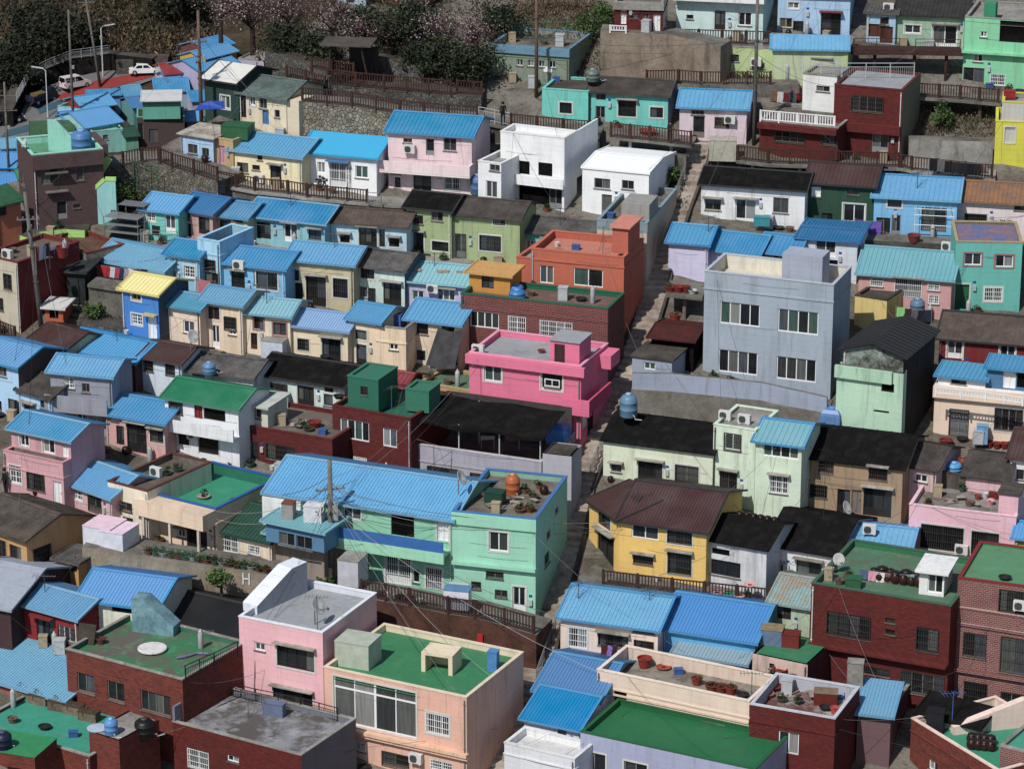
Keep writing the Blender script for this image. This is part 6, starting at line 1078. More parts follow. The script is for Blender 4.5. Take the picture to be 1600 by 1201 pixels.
# ---------------------------------------------------------------- people
def person(label, p, h=1.68, rz=0, top=(28, 28, 32), low=(30, 32, 38), lean=0):
    r = empty('person', p, rz); tag(r, label, 'person'); k = h / 1.7
    V = [(0, 0, .95), (0, .01, 1.2), (0, .02, 1.42), (0, .0, 1.5), (0, -.01, 1.62),
         (.1, 0, .9), (.11, -.02, .5), (.11, .03, .08), (.11, -.12, .03), (-.1, 0, .9), (-.1, .03, .5), (-.11, .06, .08), (-.11, -.09, .03),
         (.19, .02, 1.4), (.24, .0, 1.15), (.22, -.12, .93), (.21, -.17, .86), (-.19, .02, 1.4), (-.24, .0, 1.15), (-.22, -.1, .93), (-.21, -.15, .86), (0, -.01, 1.68)]
    E = [(0, 1), (1, 2), (2, 3), (3, 4), (4, 21), (0, 5), (5, 6), (6, 7), (7, 8), (0, 9), (9, 10), (10, 11), (11, 12), (2, 13), (13, 14), (14, 15), (15, 16), (2, 17), (17, 18), (18, 19), (19, 20)]
    rad = [.15, .14, .13, .055, .095, .1, .07, .05, .04, .1, .07, .05, .04, .065, .05, .04, .035, .065, .05, .04, .035, .08]
    me = bpy.data.meshes.new('body'); me.from_pydata([tuple(c * k for c in v) for v in V], E, []); o = bpy.data.objects.new('body', me); C.objects.link(o); o.parent = r
    m = o.modifiers.new('s', 'SKIN'); o.modifiers.new('u', 'SUBSURF').levels = 1; o.modifiers['u'].render_levels = 1
    for i, q in enumerate(rad): me.skin_vertices[0].data[i].radius = (q * k, q * k * .85)
    me.skin_vertices[0].data[0].use_root = True
    s = N('clothed_figure'); tc = s.n('TexCoord'); sx = s.n('SeparateXYZ'); s.l(tc.outputs['Object'], sx.inputs[0]); c = s.mix(s.ramp(sx.outputs[2], .92 * k, .94 * k), lin(low), lin(top)); c = s.mix(s.ramp(sx.outputs[2], 1.49 * k, 1.5 * k), c, lin((176, 132, 110)))
    me.materials.append(s.fin(c, .85, .2)); t = MB(); t.lathe([(.1, 1.6), (.108, 1.66), (.1, 1.73), (.05, 1.78), (.01, 1.79)], (0, .02, 0), 14); t.v = [tuple(c * k for c in v) for v in t.v]; t.obj('hair', flat((22, 18, 17), .8, .1), r, None, True)
person('person in dark clothes standing at the steel guard rail', atn(786, 196, 1.3), rz=R(20))
person('person in dark jacket at the left edge beside the pink house', atn(8, 772, .3), rz=R(-60))
person('person in dark coat sitting low by the fence of the turquoise house', atn(1047, 222, 2.0), 1.5, rz=R(10), top=(44, 34, 38))
# ---------------------------------------------------------------- water tanks
def tk(label, host, px, py, col=(60, 120, 180), r=.55, h=1.2, dz=0): return tank(label, onh(host, px, py, dz), col, r, h, rz=R(-60))
tk('big blue ribbed tank on the mint roof of the mauve house', 'f1', 128, 236, (66, 118, 170), .72, 1.5)
tk('faded blue tank on the stub roof beside the black sheet roof', 'd4', 982, 650, (92, 130, 158), .55, 1.5, 1.2)
tank('blue tank standing between the collapsed grey roofs', onh('r6d', 327, 584, .1), (92, 132, 176), .42, .8)
tank('weathered blue tank before the dusty pink house', atn(1433, 493, .9), (88, 116, 142), .5, 1.2)
tk('squat blue tank on the mint side block of the roof terrace', 'r4i2', 808, 468, (52, 116, 176), .55, .7, -.9)
tk('orange-brown tank with grey lid on the mint corner roof', 'b16', 801, 772, (176, 92, 44), .44, 1.3)
tk('small sky blue tank with white lid on the brick stair block', 'b11b', 174, 1146, (84, 140, 200), .38, .95)
tank('sky blue tank in the grey-roofed pink house yard', onh('d7m', 1490, 738), (74, 150, 206), .5, .7)
tank('maroon tank beside the sky blue tank in the pink yard', onh('d7m', 1504, 734), (110, 50, 36), .35, .9)
tank('dark blue tank with hose near the white cube house', atn(747, 303, .7), (70, 108, 150), .55, 1.4)
squaretank('blue square-shouldered tank on the grey block beside the canopy', onh('r6m', 872, 690, .9), (44, 114, 190), R(-20))
squaretank('blue square tank below the blue-grey wall, right end', atn(1300, 664, 1.0), (88, 132, 184), R(-20))
tank('green-grey tank on the patched turquoise house roof', onh('t10', 926, 127, .6), (96, 112, 104), .5, .9)
tank('yellow barrel on the balcony of the white teal-roofed house', onh('r6h', 340, 652, -1.2), (222, 160, 40), .4, .8)
tank('blue plastic tank on the green roof of the orange-brown terrace', onh('r4j', 806, 458, 0), (56, 116, 176), .5, .6)
# ---------------------------------------------------------------- rooftop and yard blocks
def bx_(name, label, cat, host, px, py, wdh, col, rz=-15, dz=0, mat=None, lid=None): return boxy(name, label, cat, onh(host, px, py, dz), wdh, col, R(rz), lid, mat)
bx_('shed', 'glazed white-green shed on the bright green roof', 'shed', 'b14', 560, 1034, (2.1, 1.8, 1.5), (176, 184, 168), -22)
def hollow(label, p, rz):
    r = empty('brick_hood', p, rz); tag(r, label, 'roof hood'); m = P((226, 208, 178), .3); t = MB(); t.box(-.95, .95, -.75, .75, 1.05, 1.2); t.obj('top', m, r)
    for q in ((-.95, -.7, -.75, .75), (.7, .95, -.75, .75), (-.7, .7, .55, .74)): t = MB(); t.box(*q, 0, 1.049); t.obj('leg', m, r)
hollow('cream open-fronted hood on the bright green roof', onh('b14', 690, 1044), R(-20))
bx_('chimney', 'blue painted chimney box on the bright green roof corner', 'chimney', 'b14', 771, 1047, (.55, .5, 1.2), (70, 130, 190), -20)
bx_('cabinet', 'dark green cabinet on the mint corner roof', 'cabinet', 'b16', 774, 788, (1.1, .8, .85), (24, 66, 52), -20)
bx_('cabinet', 'green cabinet on the brick block roof garden', 'cabinet', 'd12', 1333, 917, (.9, .7, .6), (44, 96, 62), -10)
bx_('planter_box', 'rusty grey planter box on the stained brick roof', 'planter', 'b12', 429, 1116, (1.25, .5, .75), (96, 110, 140), -22)
bx_('crate', 'red box holding junk on the green roof', 'crate', 'd21b', 1236, 1008, (1.0, .8, .8), (112, 36, 34), -15)
bx_('crate', 'blue tub of rags on the green roof', 'crate', 'd21b', 1207, 1003, (1.25, 1.0, .95), (96, 118, 148), -15, 0, None, flat((150, 130, 96), .9, .5))
bx_('cabinet', 'orange-brown crate on the junk-strewn terrace', 'cabinet', 'd17', 1290, 1098, (1.3, .8, .75), (104, 36, 28), -10, 0, None, concrete((150, 130, 110), (110, 90, 74)))
bx_('block', 'white concrete chimney block behind the junk terrace', 'chimney', 'd17', 1336, 1070, (.9, .7, 1.5), (176, 174, 166), -10, 0, CL)
bx_('cabinet', 'bright blue locker on the pink building side balcony', 'cabinet', 'r4k', 904, 614, (.7, .6, 1.5), (34, 80, 170), -15, -2.7)
bx_('cabinet', 'blue cabinet on the concrete balcony of the cream house', 'cabinet', 'r5e2', 617, 514, (.95, .6, 1.0), (70, 104, 176), -15)
boxy('concrete_block', 'pale concrete block beside the top of the stairs', 'block', atn(1129, 249, .3), (1.9, 1.2, 1.5), (176, 172, 158), R(-6), None, concrete((186, 182, 168), (150, 146, 132)))
boxy('shed', 'low white outhouse with pink roof beside the cream terrace', 'shed', atn(165, 852, .9), (1.9, 2.0, 1.5), (214, 216, 226), R(-24), flat((226, 196, 212), .6, .2))
boxy('shed', 'second half of the white outhouse, with the higher pink roof', 'shed', atn(188, 862, .9), (1.6, 2.0, 1.6), (210, 212, 222), R(-24), flat((226, 200, 216), .6, .2))
boxy('shed', 'little pale blue outhouse before the cream red-windowed house', 'shed', atn(430, 562, .2), (1.5, 1.1, 1.4), (196, 202, 220), R(-18), CL)
boxy('shed', 'small white box shed before the mint building', 'shed', atn(715, 948, 2.4), (1.5, .9, 1.2), (214, 216, 226), R(-12), flat((86, 128, 170), .6, .3))
boxy('block', 'stepped white stair head before the wired pole', 'stair head', atn(552, 908, 1.9), (1.3, 1.6, 1.6), (190, 192, 200), R(-20), CL)
boxy('shed', 'corrugated grey chimney box on the blue-clad house', 'chimney', onh('b17b', 452, 816, -.2), (.7, .7, 1.3), (150, 146, 142), R(-15), rough_roof((130, 80, 56), (100, 60, 44)))
boxy('cabinet', 'white duct box beside the wired pole', 'box', onh('b17b', 492, 815, .0), (1.1, .9, 1.1), (206, 208, 212), R(-15))
boxy('cabinet', 'light blue locker beside the peach house door', 'cabinet', atn(1534, 692, .3), (.7, .5, 1.2), (110, 160, 200), R(-10))
boxy('cabinet', 'teal fish-tank cabinet before the white black-roofed house', 'cabinet', atn(1190, 352, .7), (1.1, .6, .6), (50, 140, 150), R(-5))
boxy('crate', 'dark red bin on the lime yellow wall', 'bin', onh('t9b', 1577, 153, .1), (.8, .6, .5), (150, 30, 28), R(-5))
boxy('bin', 'dark red bin behind the blue gable roof', 'bin', atn(134, 886, .2), (.8, .7, .8), (128, 30, 32), R(-20))
bx_('cabinet', 'black locker on the bottom right roof', 'cabinet', 'd20', 1461, 1142, (.95, .7, 1.3), (30, 32, 38), -15)
bx_('box', 'green box with cistern on the dark roof room', 'cistern', 'c2b', 372, 214, (2.0, 1.6, .9), (42, 96, 60), -15)
# slanted stair hood walls (triangular masonry hoods)
def hood(label, host, px, py, L, hgt, th, m, rz, dz=0, flip=False, m2=None):
    p = onh(host, px, py, dz); r = empty('stair_hood', p, R(rz)); tag(r, label, 'stair hood'); t = MB()
    pr = [(0, 0), (L, 0), (L, hgt * .28), (L * .3, hgt), (0, hgt)]
    if flip: pr = [(L - x, z) for x, z in pr][::-1]
    for y in (0, th): q = [(x, y, z) for x, z in pr]; t.face(q if y == 0 else q[::-1], m2 or m)
    n = len(pr)
    for i in range(n): (x0, z0), (x1, z1) = pr[i], pr[(i + 1) % n]; t.face([(x0, 0, z0), (x0, th, z0), (x1, th, z1), (x1, 0, z1)][::-1], m)
    t.obj('masonry', None, r)
hood('weathered turquoise slanted stair hood on the mossy roof', 'b9', 207, 986, 2.6, 2.1, 1.1, rough_roof((120, 160, 170), (74, 110, 122)), -18)
hood('white slanted stair wall on the tall pink building', 'b13', 402, 960, 4.4, 1.9, 1.1, P((220, 224, 234), .15), 52, flip=True, m2=P((150, 154, 166), .2))  # flat sides use a greyer copy of the white, shade put into the colour
hood('pale pink slanted stair wall on the bottom right roof', 'd20', 1490, 1148, 6.0, 1.7, .5, P((232, 206, 194), .2), 14, flip=True)
hood('mint slanted parapet block on the mauve house roof', 'f1', 76, 236, 2.0, 2.2, .2, P((146, 214, 196)), 0)
# lime-green outer stairs of the mauve house
def outer_stairs():
    p = atn(172, 352, 0); r = empty('outer_staircase', p, R(-6)); tag(r, 'turquoise outer staircase with lime green parapets beside the mauve house', 'staircase')
    t = MB(); pr = [(-2.2, -.4), (.5, -.4), (.5, 3.2), (-.2, 3.2), (-2.2, 1.3)]
    for y in (0, .15): q = [(x, y, z) for x, z in pr]; t.face(q if y == 0 else q[::-1])
    for i in range(5): (x0, z0), (x1, z1) = pr[i], pr[(i + 1) % 5]; t.face([(x0, 0, z0), (x0, .15, z0), (x1, .15, z1), (x1, 0, z1)][::-1])
    t.obj('side_wall', P((140, 200, 200), .25), r); lm = P((166, 214, 112), .15)
    t = MB(); bar(t, (-2.25, .07, 1.3), (-.2, .07, 3.2), .22, .25); bar(t, (-.2, .07, 3.2), (.55, .07, 3.2), .22, .25); bar(t, (-2.6, .9, 2.6), (-1.9, 1.2, 4.1), .2, .9); bar(t, (-2.25, .07, 0), (-2.25, .07, 1.3), .2, .2); bar(t, (-.7, 1.4, 3.2), (.0, 1.4, 4.3), .2, .5); t.obj('parapet', lm, r)
    t = MB()
    for i in range(9): t.box(-2.1 + i * .22, -1.86 + i * .22, .2, 1.2, -.4, .9 + i * .26)
    t.obj('steps', CD, r)
    t = MB(); t.box(.1, .45, -.02, .0, .8, 1.1); t.obj('vent', flat((40, 50, 50), .6, .1), r)
outer_stairs()
terrace('garden_wall', 'lime green garden wall and yard before the mauve house', 'garden wall', [(44, 372), (62, 362), (100, 358), (132, 360)], .8, 3, P((160, 210, 110), .2), CD)
# ---------------------------------------------------------------- canopy over the grey terrace
def canopy():
    h = HS['r6m']; M = h['M']; z = h['h']; r = empty('canopy', M @ Vector((0, 0, z - .8)), h['a']); tag(r, 'black canvas canopy on white posts over the grey terrace', 'canopy'); W = h['W']
    t = MB(); n = 10
    for i in range(n):
        a, b = W * i / n * 1.02, W * (i + 1) / n * 1.02; s0, s1 = .06 * math.sin(i * 1.3), .06 * math.sin((i + 1) * 1.3)
        t.face([(a, -.1, 2.4 + s0), (b, -.1, 2.4 + s1), (b, 3.7, 2.95 + s1), (a, 3.7, 2.95 + s0)]); t.face([(a, -.1, 2.37 + s0), (a, 3.7, 2.92 + s0), (b, 3.7, 2.92 + s1), (b, -.1, 2.37 + s1)]); t.face([(a, -.1, 2.4 + s0), (a, -.1, 2.22 + s0 * 2), (b, -.1, 2.22 + s1 * 2), (b, -.1, 2.4 + s1)])
    t.obj('canvas', KB, r)
    for i in range(4):
        for y, zz in ((.3, 2.42), (3.6, 2.9)): t = MB(); t.tube([(.2 + (W - .4) * i / 3, y, 0), (.2 + (W - .4) * i / 3, y, zz)], .045, 6); t.obj('post', flat((180, 182, 184), .4, .1), r)
    t = MB(); t.box(0, W, 5.2, 5.3, 0, 2.7); t.obj('back_panel', flat((70, 62, 62), .8, .3), r)
    for k, (px, py, lb) in enumerate(((762, 700, 'small white garden table under the black canopy'), (800, 702, 'brown stool-like table under the black canopy'))):
        p = onh('r6m', px, py); q = empty('table', p); tag(q, lb, 'table'); m = flat((200, 200, 196) if k == 0 else (110, 86, 66), .6, .2); t = MB(); t.box(-.45, .45, -.3, .3, .68, .72); t.obj('tabletop', m, q)
        for x in (-.4, .4):
            for y in (-.25, .25): t = MB(); t.tube([(x, y, 0), (x, y, .68)], .02, 5); t.obj('leg', m, q)
canopy()
H('r6mb', 'grey end block beside the canopy carrying a square tank', (848, 708, 893, 713), 4.2, 2.2, P((176, 172, 182), .25), fl(.0, CD, CL), wall2=P((96, 94, 104), .3), name='annex', cat='annex')
bpy.context.view_layer.update(); DG = bpy.context.evaluated_depsgraph_get()
def snap(p, up=1.3, lim=1.6):
    """drop a point onto whatever surface lies under it"""
    ok, loc, *_ = S.ray_cast(DG, Vector(p) + Vector((0, 0, up)), Vector((0, 0, -1)), distance=up + lim)
    return loc if ok else Vector(p)
# ---------------------------------------------------------------- painted letter and painted figures
def letter():
    p, q = atn(330, 883, 1.9), atn(426, 899, 1.9); d = (q - p); b = p + d * .57 - Vector((0, 0, .5)); d.z = 0; d.normalize(); a = math.atan2(d.y, d.x); r = MB(); m = flat((206, 208, 206), .8, .2)
    for x0, x1, z0, z1 in ((-.24, -.14, -.35, .4), (.14, .24, -.35, .4), (-.14, .14, -.02, .08)): r.box(x0, x1, -.03, 0, z0, z1)
    o = r.obj('painted_letter', m); o.location = b - Vector((-d.y, d.x, 0)) * .03; o.rotation_euler = (0, 0, a); tag(o, 'white letter H on the grey concrete wall', 'letter')
letter()
def fig():
    h = HS['c4']; r = MB(); M = h['M'].inverted(); 
    def pt(px, py): o = M @ CAM; dr = M.to_3x3() @ ray(px, py); t = -o[1] / dr[1]; return o + dr * t
    for cx, k in ((500, 1), (507, .85)):
        c = pt(cx, 284 if k == 1 else 286); 
        for (u0, u1, v0, v1) in ((-.1, .1, .28, .46), (-.13, .13, -.08, .24), (-.34, -.13, .08, .2), (.13, .3, .16, .4), (-.2, -.04, -.38, -.08), (.05, .14, -.42, -.08)): r.box(c.x + u0 * k, c.x + u1 * k, -.012, -.002, c.z + v0 * k, c.z + v1 * k)
    r.obj('wall_painting', flat((40, 40, 52), .8, .2), h['root'])
fig()
def onf(key, px, py, out=.02):
    """point on a house front wall seen at this pixel, `out` metres in front of it"""
    h = HS[key]; M = h['M'].inverted(); o = M @ CAM; dr = M.to_3x3() @ ray(px, py); t = (-out - o[1]) / dr[1]; return h['M'] @ (o + dr * t)
def corner(key, fx, dz=-.1, y=0): h = HS[key]; return h['M'] @ Vector((h['W'] * fx, y, h['h'] + dz))
# ---------------------------------------------------------------- air conditioners standing on brackets, roofs and ledges
for key, mode, px, py, lb in (('r4d', 'f', 373, 421, 'air conditioner fixed under the bright sky blue house roof edge'), ('b14', 'f', 650, 1192, 'air conditioner beside the barred door of the peach building'), ('c5', 'f', 640, 240, 'white air conditioner cabinet on the pink house balcony'),
    ('b3', 'r', 244, 744, 'air conditioner on the brown-edged roof terrace'), ('d5', 'r', 1133, 656, 'left air conditioner on the pale mint tower roof'), ('d5', 'r', 1163, 662, 'right air conditioner on the pale mint tower roof'),
    ('t11', 'f', 1140, 194, 'air conditioner under the small pink house window'), ('t3b', 'f', 1181, 104, 'air conditioner on the lime green lower house'), ('d13b', 'f', 1594, 954, 'narrow air conditioner hung on the mottled brick block'), ('r5f', 'g', 681, 576, 'air conditioner on the ground by the draped tarp'),
    ('d2', 'g', 1480, 392, 'air conditioner on the ledge left of the teal house'), ('t5', 'r', 1388, 18, 'air conditioner on the blue shed roof'), ('r4g', 'f', 676, 458, 'air conditioner beside the lavender house door'), ('d8', 'f', 1502, 866, 'air conditioner below the pink building window'), ('c3', 'f', 404, 286, 'air conditioner before the cream and yellow house'), ('r6h', 'f', 302, 686, 'small air conditioner beside the white house window'), ('f2', 'r', 12, 404, 'white air conditioner on the roof of the cream and red house'), ('r4k', 'r', 747, 553, 'air conditioner at the left edge of the hot pink roof')):
    h = HS[key]; p = onf(key, px, py, .22) if mode == 'f' else (onh(key, px, py) if mode == 'r' else atn(px, py, .6)); ac(lb, p, h['a'])
    if mode == 'f':
        o = C.objects[-1] if False else None
# d11 carries one on its roof slope
p = corner('d11', .42, .75, 1.6); ac('air conditioner on the faded blue roof', p, R(-10))
# ---------------------------------------------------------------- tubs, pots and jars
def row(lbs, pts, fn, **kw):
    for lb, p in zip(lbs, pts): fn(lb, p, **kw)
for key, px, py, r_, h_, pl_, col, lb in (
    ('d16', 1007, 1042, .42, .62, 0, (140, 44, 38), 'tall red tub on the bare concrete terrace'), ('d16', 1037, 1044, .42, .14, 0, (150, 60, 48), 'flat red basin on the bare concrete terrace'), ('d16', 1089, 1069, .33, .45, 5, (140, 48, 38), 'red planter tub with dry plants, leftmost on the terrace'), ('d16', 1112, 1078, .4, .4, 6, (128, 46, 38), 'red planter tub with bushy plants mid terrace'), ('d16', 1127, 1080, .4, .4, 7, (120, 52, 40), 'red planter tub with plants, second from the terrace corner'), ('d16', 1142, 1083, .36, .45, 8, (134, 48, 40), 'red planter tub nearest the terrace corner'),
    ('d17', 1218, 1056, .42, .5, 0, (150, 40, 34), 'bright red tub on the junk terrace'), ('d17', 1208, 1076, .5, .25, 0, (120, 46, 38), 'wide low brown tub on the junk terrace'), ('d17', 1237, 1064, .32, .35, 0, (110, 36, 32), 'dark red pot on the junk terrace'), ('d17', 1246, 1052, .3, .4, 9, (90, 70, 60), 'potted shrub in the corner of the junk terrace'), ('d17', 1222, 1096, .3, .25, 11, (80, 74, 68), 'dry plant tray at the front of the junk terrace'), ('d17', 1248, 1098, .28, .25, 12, (80, 74, 68), 'second dry plant tray on the junk terrace'), ('d17', 1312, 1090, .26, .25, 0, (60, 130, 200), 'blue basin on the junk terrace'), ('d17', 1304, 1114, .26, .4, 0, (180, 70, 70), 'pinkish red pail at the junk terrace corner'), ('d17', 1200, 1088, .36, .25, 0, (170, 100, 80), 'terracotta bowl on the junk terrace'),
    ('d8', 1528, 780, .22, .3, 0, (140, 60, 46), 'terracotta pot on the pink terrace'), ('d8', 1539, 778, .2, .36, 0, (200, 200, 198), 'white pail on the pink terrace'), ('d8', 1551, 776, .26, .3, 0, (120, 44, 38), 'dark red tub on the pink terrace'), ('d8', 1546, 788, .3, .3, 0, (214, 150, 160), 'pink lidded bowl on the pink terrace'), ('d8', 1540, 766, .2, .4, 0, (60, 60, 62), 'black pail on the pink terrace'), ('d8', 1552, 768, .24, .35, 0, (150, 150, 148), 'grey pot on the pink terrace'), ('d8', 1503, 768, .2, .3, 14, (70, 80, 70), 'green potted plant on the pink terrace'), ('d8', 1557, 779, .24, .3, 0, (130, 40, 36), 'maroon tub by the pink roof block'),
    ('b9', 158, 1005, .28, .35, 0, (96, 50, 44), 'brown pot beside the leaning board on the mossy roof'), ('r4k', 846, 551, .24, .2, 0, (130, 60, 60), 'small red bowl on the hot pink roof'),
    ('t8b', 1246, 158, .5, .7, 0, (140, 40, 36), 'large red tub behind the white balustrade'), ('r6j', 492, 667, .42, .4, 0, (130, 36, 34), 'red tub on the long brick roof'), ('r6j', 468, 668, .34, .2, 15, (80, 80, 60), 'green planting tray on the long brick roof'), ('r6j', 482, 673, .34, .2, 16, (80, 80, 60), 'second planting tray on the long brick roof'),
    ('f2', 98, 402, .42, .75, 0, (130, 40, 36), 'red barrel on the far left roof'), ('b16', 828, 799, .3, .3, 17, (110, 60, 46), 'potted plant at the front of the mint corner roof'), ('b16', 812, 800, .34, .25, 18, (110, 84, 60), 'wide planter on the mint corner roof'), ('b16', 834, 780, .3, .3, 19, (96, 70, 50), 'planter by the blue parapet of the mint corner roof'), ('b16', 820, 770, .3, .3, 20, (120, 90, 60), 'planter at the back of the mint corner roof'),
    ('b3', 260, 742, .3, .2, 21, (70, 80, 60), 'planting box on the brown-edged roof terrace'), ('b3', 278, 736, .3, .2, 22, (70, 80, 60), 'second planting box on the brown-edged roof terrace'), ('b3b', 274, 768, .4, .18, 23, (150, 140, 130), 'planter on the flat green porch roof'), ('b3b', 318, 778, .4, .18, 24, (170, 150, 140), 'planter with stones on the blue roof edge')):
    tub(lb, onh(key, px, py), col, r_, h_, pl_)
for px, py, dz, r_, h_, pl_, col, lb in (
    (1478, 690, .3, .42, .5, 0, (120, 34, 32), 'maroon tub left of the peach house steel door'), (1546, 690, .3, .28, .36, 0, (120, 34, 32), 'first red pot right of the locker'), (1558, 692, .3, .28, .36, 0, (122, 36, 34), 'second red pot right of the locker'), (1570, 693, .3, .28, .36, 0, (124, 38, 36), 'third red pot right of the locker'), (1581, 694, .3, .28, .4, 0, (52, 30, 26), 'dark jar at the end of the red pot row'),
    (1428, 376, .9, .45, .5, 0, (124, 40, 40), 'wide red tub on the ledge of the light blue house'), (1048, 450, 1.9, .4, .35, 25, (130, 44, 40), 'planted red tub below the lavender house'), (1060, 451, 1.9, .4, .4, 0, (140, 36, 34), 'red tub below the lavender house'), (1072, 452, 1.9, .3, .45, 0, (110, 40, 36), 'dark red pot below the lavender house'), (1082, 454, 1.9, .3, .25, 0, (190, 190, 188), 'pale bowl below the lavender house'),
    (1055, 505, .4, .42, .4, 26, (150, 60, 50), 'red flower tub above the maroon awning'), (1070, 506, .4, .4, .4, 0, (60, 90, 70), 'green tub above the maroon awning'), (1085, 507, .4, .36, .4, 0, (140, 50, 44), 'red tub nearest the grey building above the awning'),
    (648, 903, 2.4, .2, .2, 0, (60, 60, 60), ''), (104, 848, .9, .34, .3, 27, (130, 60, 50), 'potted shrub beside the white outhouse'), (128, 806, .3, .3, .3, 28, (120, 60, 50), 'potted shrub by the pink low house'), (140, 812, .3, .3, .3, 29, (120, 60, 50), 'second potted shrub by the pink low house'),
    (1121, 928, 1.2, .36, .14, 0, (220, 150, 150), 'pink basin on the fence ledge, leftmost'), (1138, 931, 1.2, .36, .14, 0, (60, 160, 120), 'green basin on the fence ledge'), (1155, 934, 1.2, .36, .14, 0, (226, 160, 156), 'pink basin right of the green basin'), (1171, 937, 1.2, .36, .14, 0, (216, 150, 146), 'pink basin at the right end of the fence ledge'),
    (553, 328, .4, .45, .4, 0, (110, 36, 34), 'dark red tub behind the brown roof'), (565, 330, .4, .4, .35, 0, (60, 60, 58), 'grey tub behind the brown roof'), (580, 331, .4, .4, .35, 0, (90, 84, 70), 'khaki tub behind the brown roof'), (597, 333, .4, .45, .4, 0, (120, 50, 44), 'rust tub behind the brown roof'), (1535, 246, 1.6, .3, .4, 30, (120, 50, 44), 'planted terracotta pot on the pale stained wall'),
    (1012, 198, 2.0, .6, .35, 0, (150, 50, 46), 'red parasol-like tub before the turquoise house')):
    if lb: tub(lb, snap(atn(px, py, dz)), col, r_, h_, pl_)
for i in range(8):
    tub(['grey-blue', 'dark grey', 'white', 'pale grey', 'black', 'brown', 'slate', 'off-white'][i] + ' pot on the shelf over the brown plank wall', atn(585 + i * 10, 929 + i * 1.6, 2.5), [(90, 100, 110), (58, 58, 58), (200, 200, 198), (150, 152, 150), (30, 30, 30), (96, 60, 46), (84, 92, 104), (214, 210, 200)][i], .2, .26)
for i in range(13): jar('brown lidded onion jar in the row on the brick block roof', onh('d12', 1366 + i * 6.2 + (i % 2) * 2, 901 + i * .9 + (i % 2) * 5), k=1 + .15 * (i % 3))
for i in range(6): jar('brown jar on the white house back ledge', corner('d10b', .15 + i * .12, .12, 3.6), group='jars behind the black roof', k=.9)
for i in range(8): jar('glossy black jar on the bottom right roof', onh('d20', 1518 + (i % 4) * 10, 1160 + (i // 4) * 9 + (i % 4)), group='jars on the bottom right roof', k=1.05)
for px, py, k, lb in ((86, 1018 - 0, 0, 'gas cylinder by the crimson house door'),): cylinder_tank(lb, snap(atn(86, 1020, .3)))
cylinder_tank('white gas cylinder on the orange-brown building roof', onh('r4j', 926, 474)); cylinder_tank('grey gas cylinder on the teal terrace', onh('b11', 21, 1104)); cylinder_tank('gas cylinder by the pale mint door', snap(atn(1173, 785, .4))); cylinder_tank('gas cylinder beside the blue locker', snap(atn(1523, 690, .3))); cylinder_tank('rusty gas bottle at the mossy roof edge', onh('b9', 314, 1012)); cylinder_tank('gas bottle by the teal blue house door', snap(atn(460, 384, .5))); cylinder_tank('white cylinder on the far left roof', onh('f2', 102, 400)); cylinder_tank('gas cylinder by the cobalt blue house door', snap(atn(239, 530, .1)))
# ---------------------------------------------------------------- dishes and antennas
dish('white satellite dish on the tall pink roof', onh('b13', 492, 975), R(60), 1.6); dish('dark satellite dish over the blue roof end of the mint building', corner('b15', .97, .9, 1.8), R(70), 1.4); dish('satellite dish on the brown ribbed roof', corner('r6c', 1.0, .5, 1.2), R(50), 1.3); dish('small grey dish on the mauve house parapet', onh('f1', 42, 240, .2), R(-70), 1.0); dish('satellite dish over the thick pole houses', onh('b17b', 500, 812, .2), R(-20)); dish('white dish on the green roof of the brick block', onh('d12', 1308, 893), R(20), 1.1); dish('satellite dish by the black roofed tan house', atn(1318, 816, .5), R(60), 1.3)
for key, px, py, h_, lb in (('b13', 496, 985, 2.2, 'big television antenna on the tall pink roof'), ('b9', 318, 1040, 2.2, 'thin mast on the mossy green roof'), ('b12', 388, 1120, 1.6, 'antenna mast by the grey wall'), ('r4i', 942, 398, 2.0, 'antenna on the terracotta roof'), ('d16', 1174, 1094, 1.8, 'antenna at the peach terrace corner'), ('r6l', 612, 640, 1.6, 'antenna on the green-roomed brick building'), ('f1', 97, 233, 1.8, 'antenna on the mint mauve-house roof'), ('d20', 1487, 1140, 2.4, 'blue antenna on the bottom right roof'), ('d12', 1300, 918, 1.6, 'antenna at the left of the brick roof garden')):
    antenna(lb, onh(key, px, py), h_, rng.uniform(-.5, .5), (60, 100, 170) if 'blue' in lb else (96, 96, 100))
for key, fx, y, lb in (('r3d', .45, 1.4, 'antenna on the wide light blue roof'), ('r4e', .6, 1.6, 'antenna on the khaki house roof'), ('d25', .9, 1.3, 'antenna on the lavender house roof'), ('r6b', .55, 1.5, 'antenna on the saturated blue roof'), ('d14', .1, 1.5, 'antenna on the peach cottage roof'), ('d9', .12, 1.6, 'antenna on the yellow house roof'), ('b6', .3, 1.2, 'antenna on the crimson house roof'), ('t16', .5, 1, 'antenna on the light blue trellis house'), ('r4g', .3, 1.6, 'antenna on the lavender bricks roof'), ('d14', .8, 2.2, 'second antenna on the peach cottage roof'), ('r3h', .45, .9, 'antenna on the turquoise grey-roofed house'), ('r5c', .4, 1.0, 'antenna on the red-windowed cream house')):
    h = HS[key]; antenna(lb, h['M'] @ Vector((h['W'] * fx, y, h['h'] + .3)), 1.3, rng.uniform(-1, 1), (70, 74, 78))
# bricks weighing the lavender roof and patches on the turquoise one
for i, fx in enumerate((.12, .42, .5, .68, .88)):
    h = HS['r4g']; p = h['M'] @ Vector((h['W'] * fx, .9 + .1 * i, h['h'] + .42)); t = MB(); t.box(-.2, .2, -.12, .12, 0, .12); o = t.obj('brick', rough_roof((176, 146, 116), (140, 116, 96))); o.location = p; o.rotation_euler = (0, 0, h['a']); tag(o, 'brick holding down the pale blue roof of the lavender house', 'brick', 'bricks on the lavender house roof')
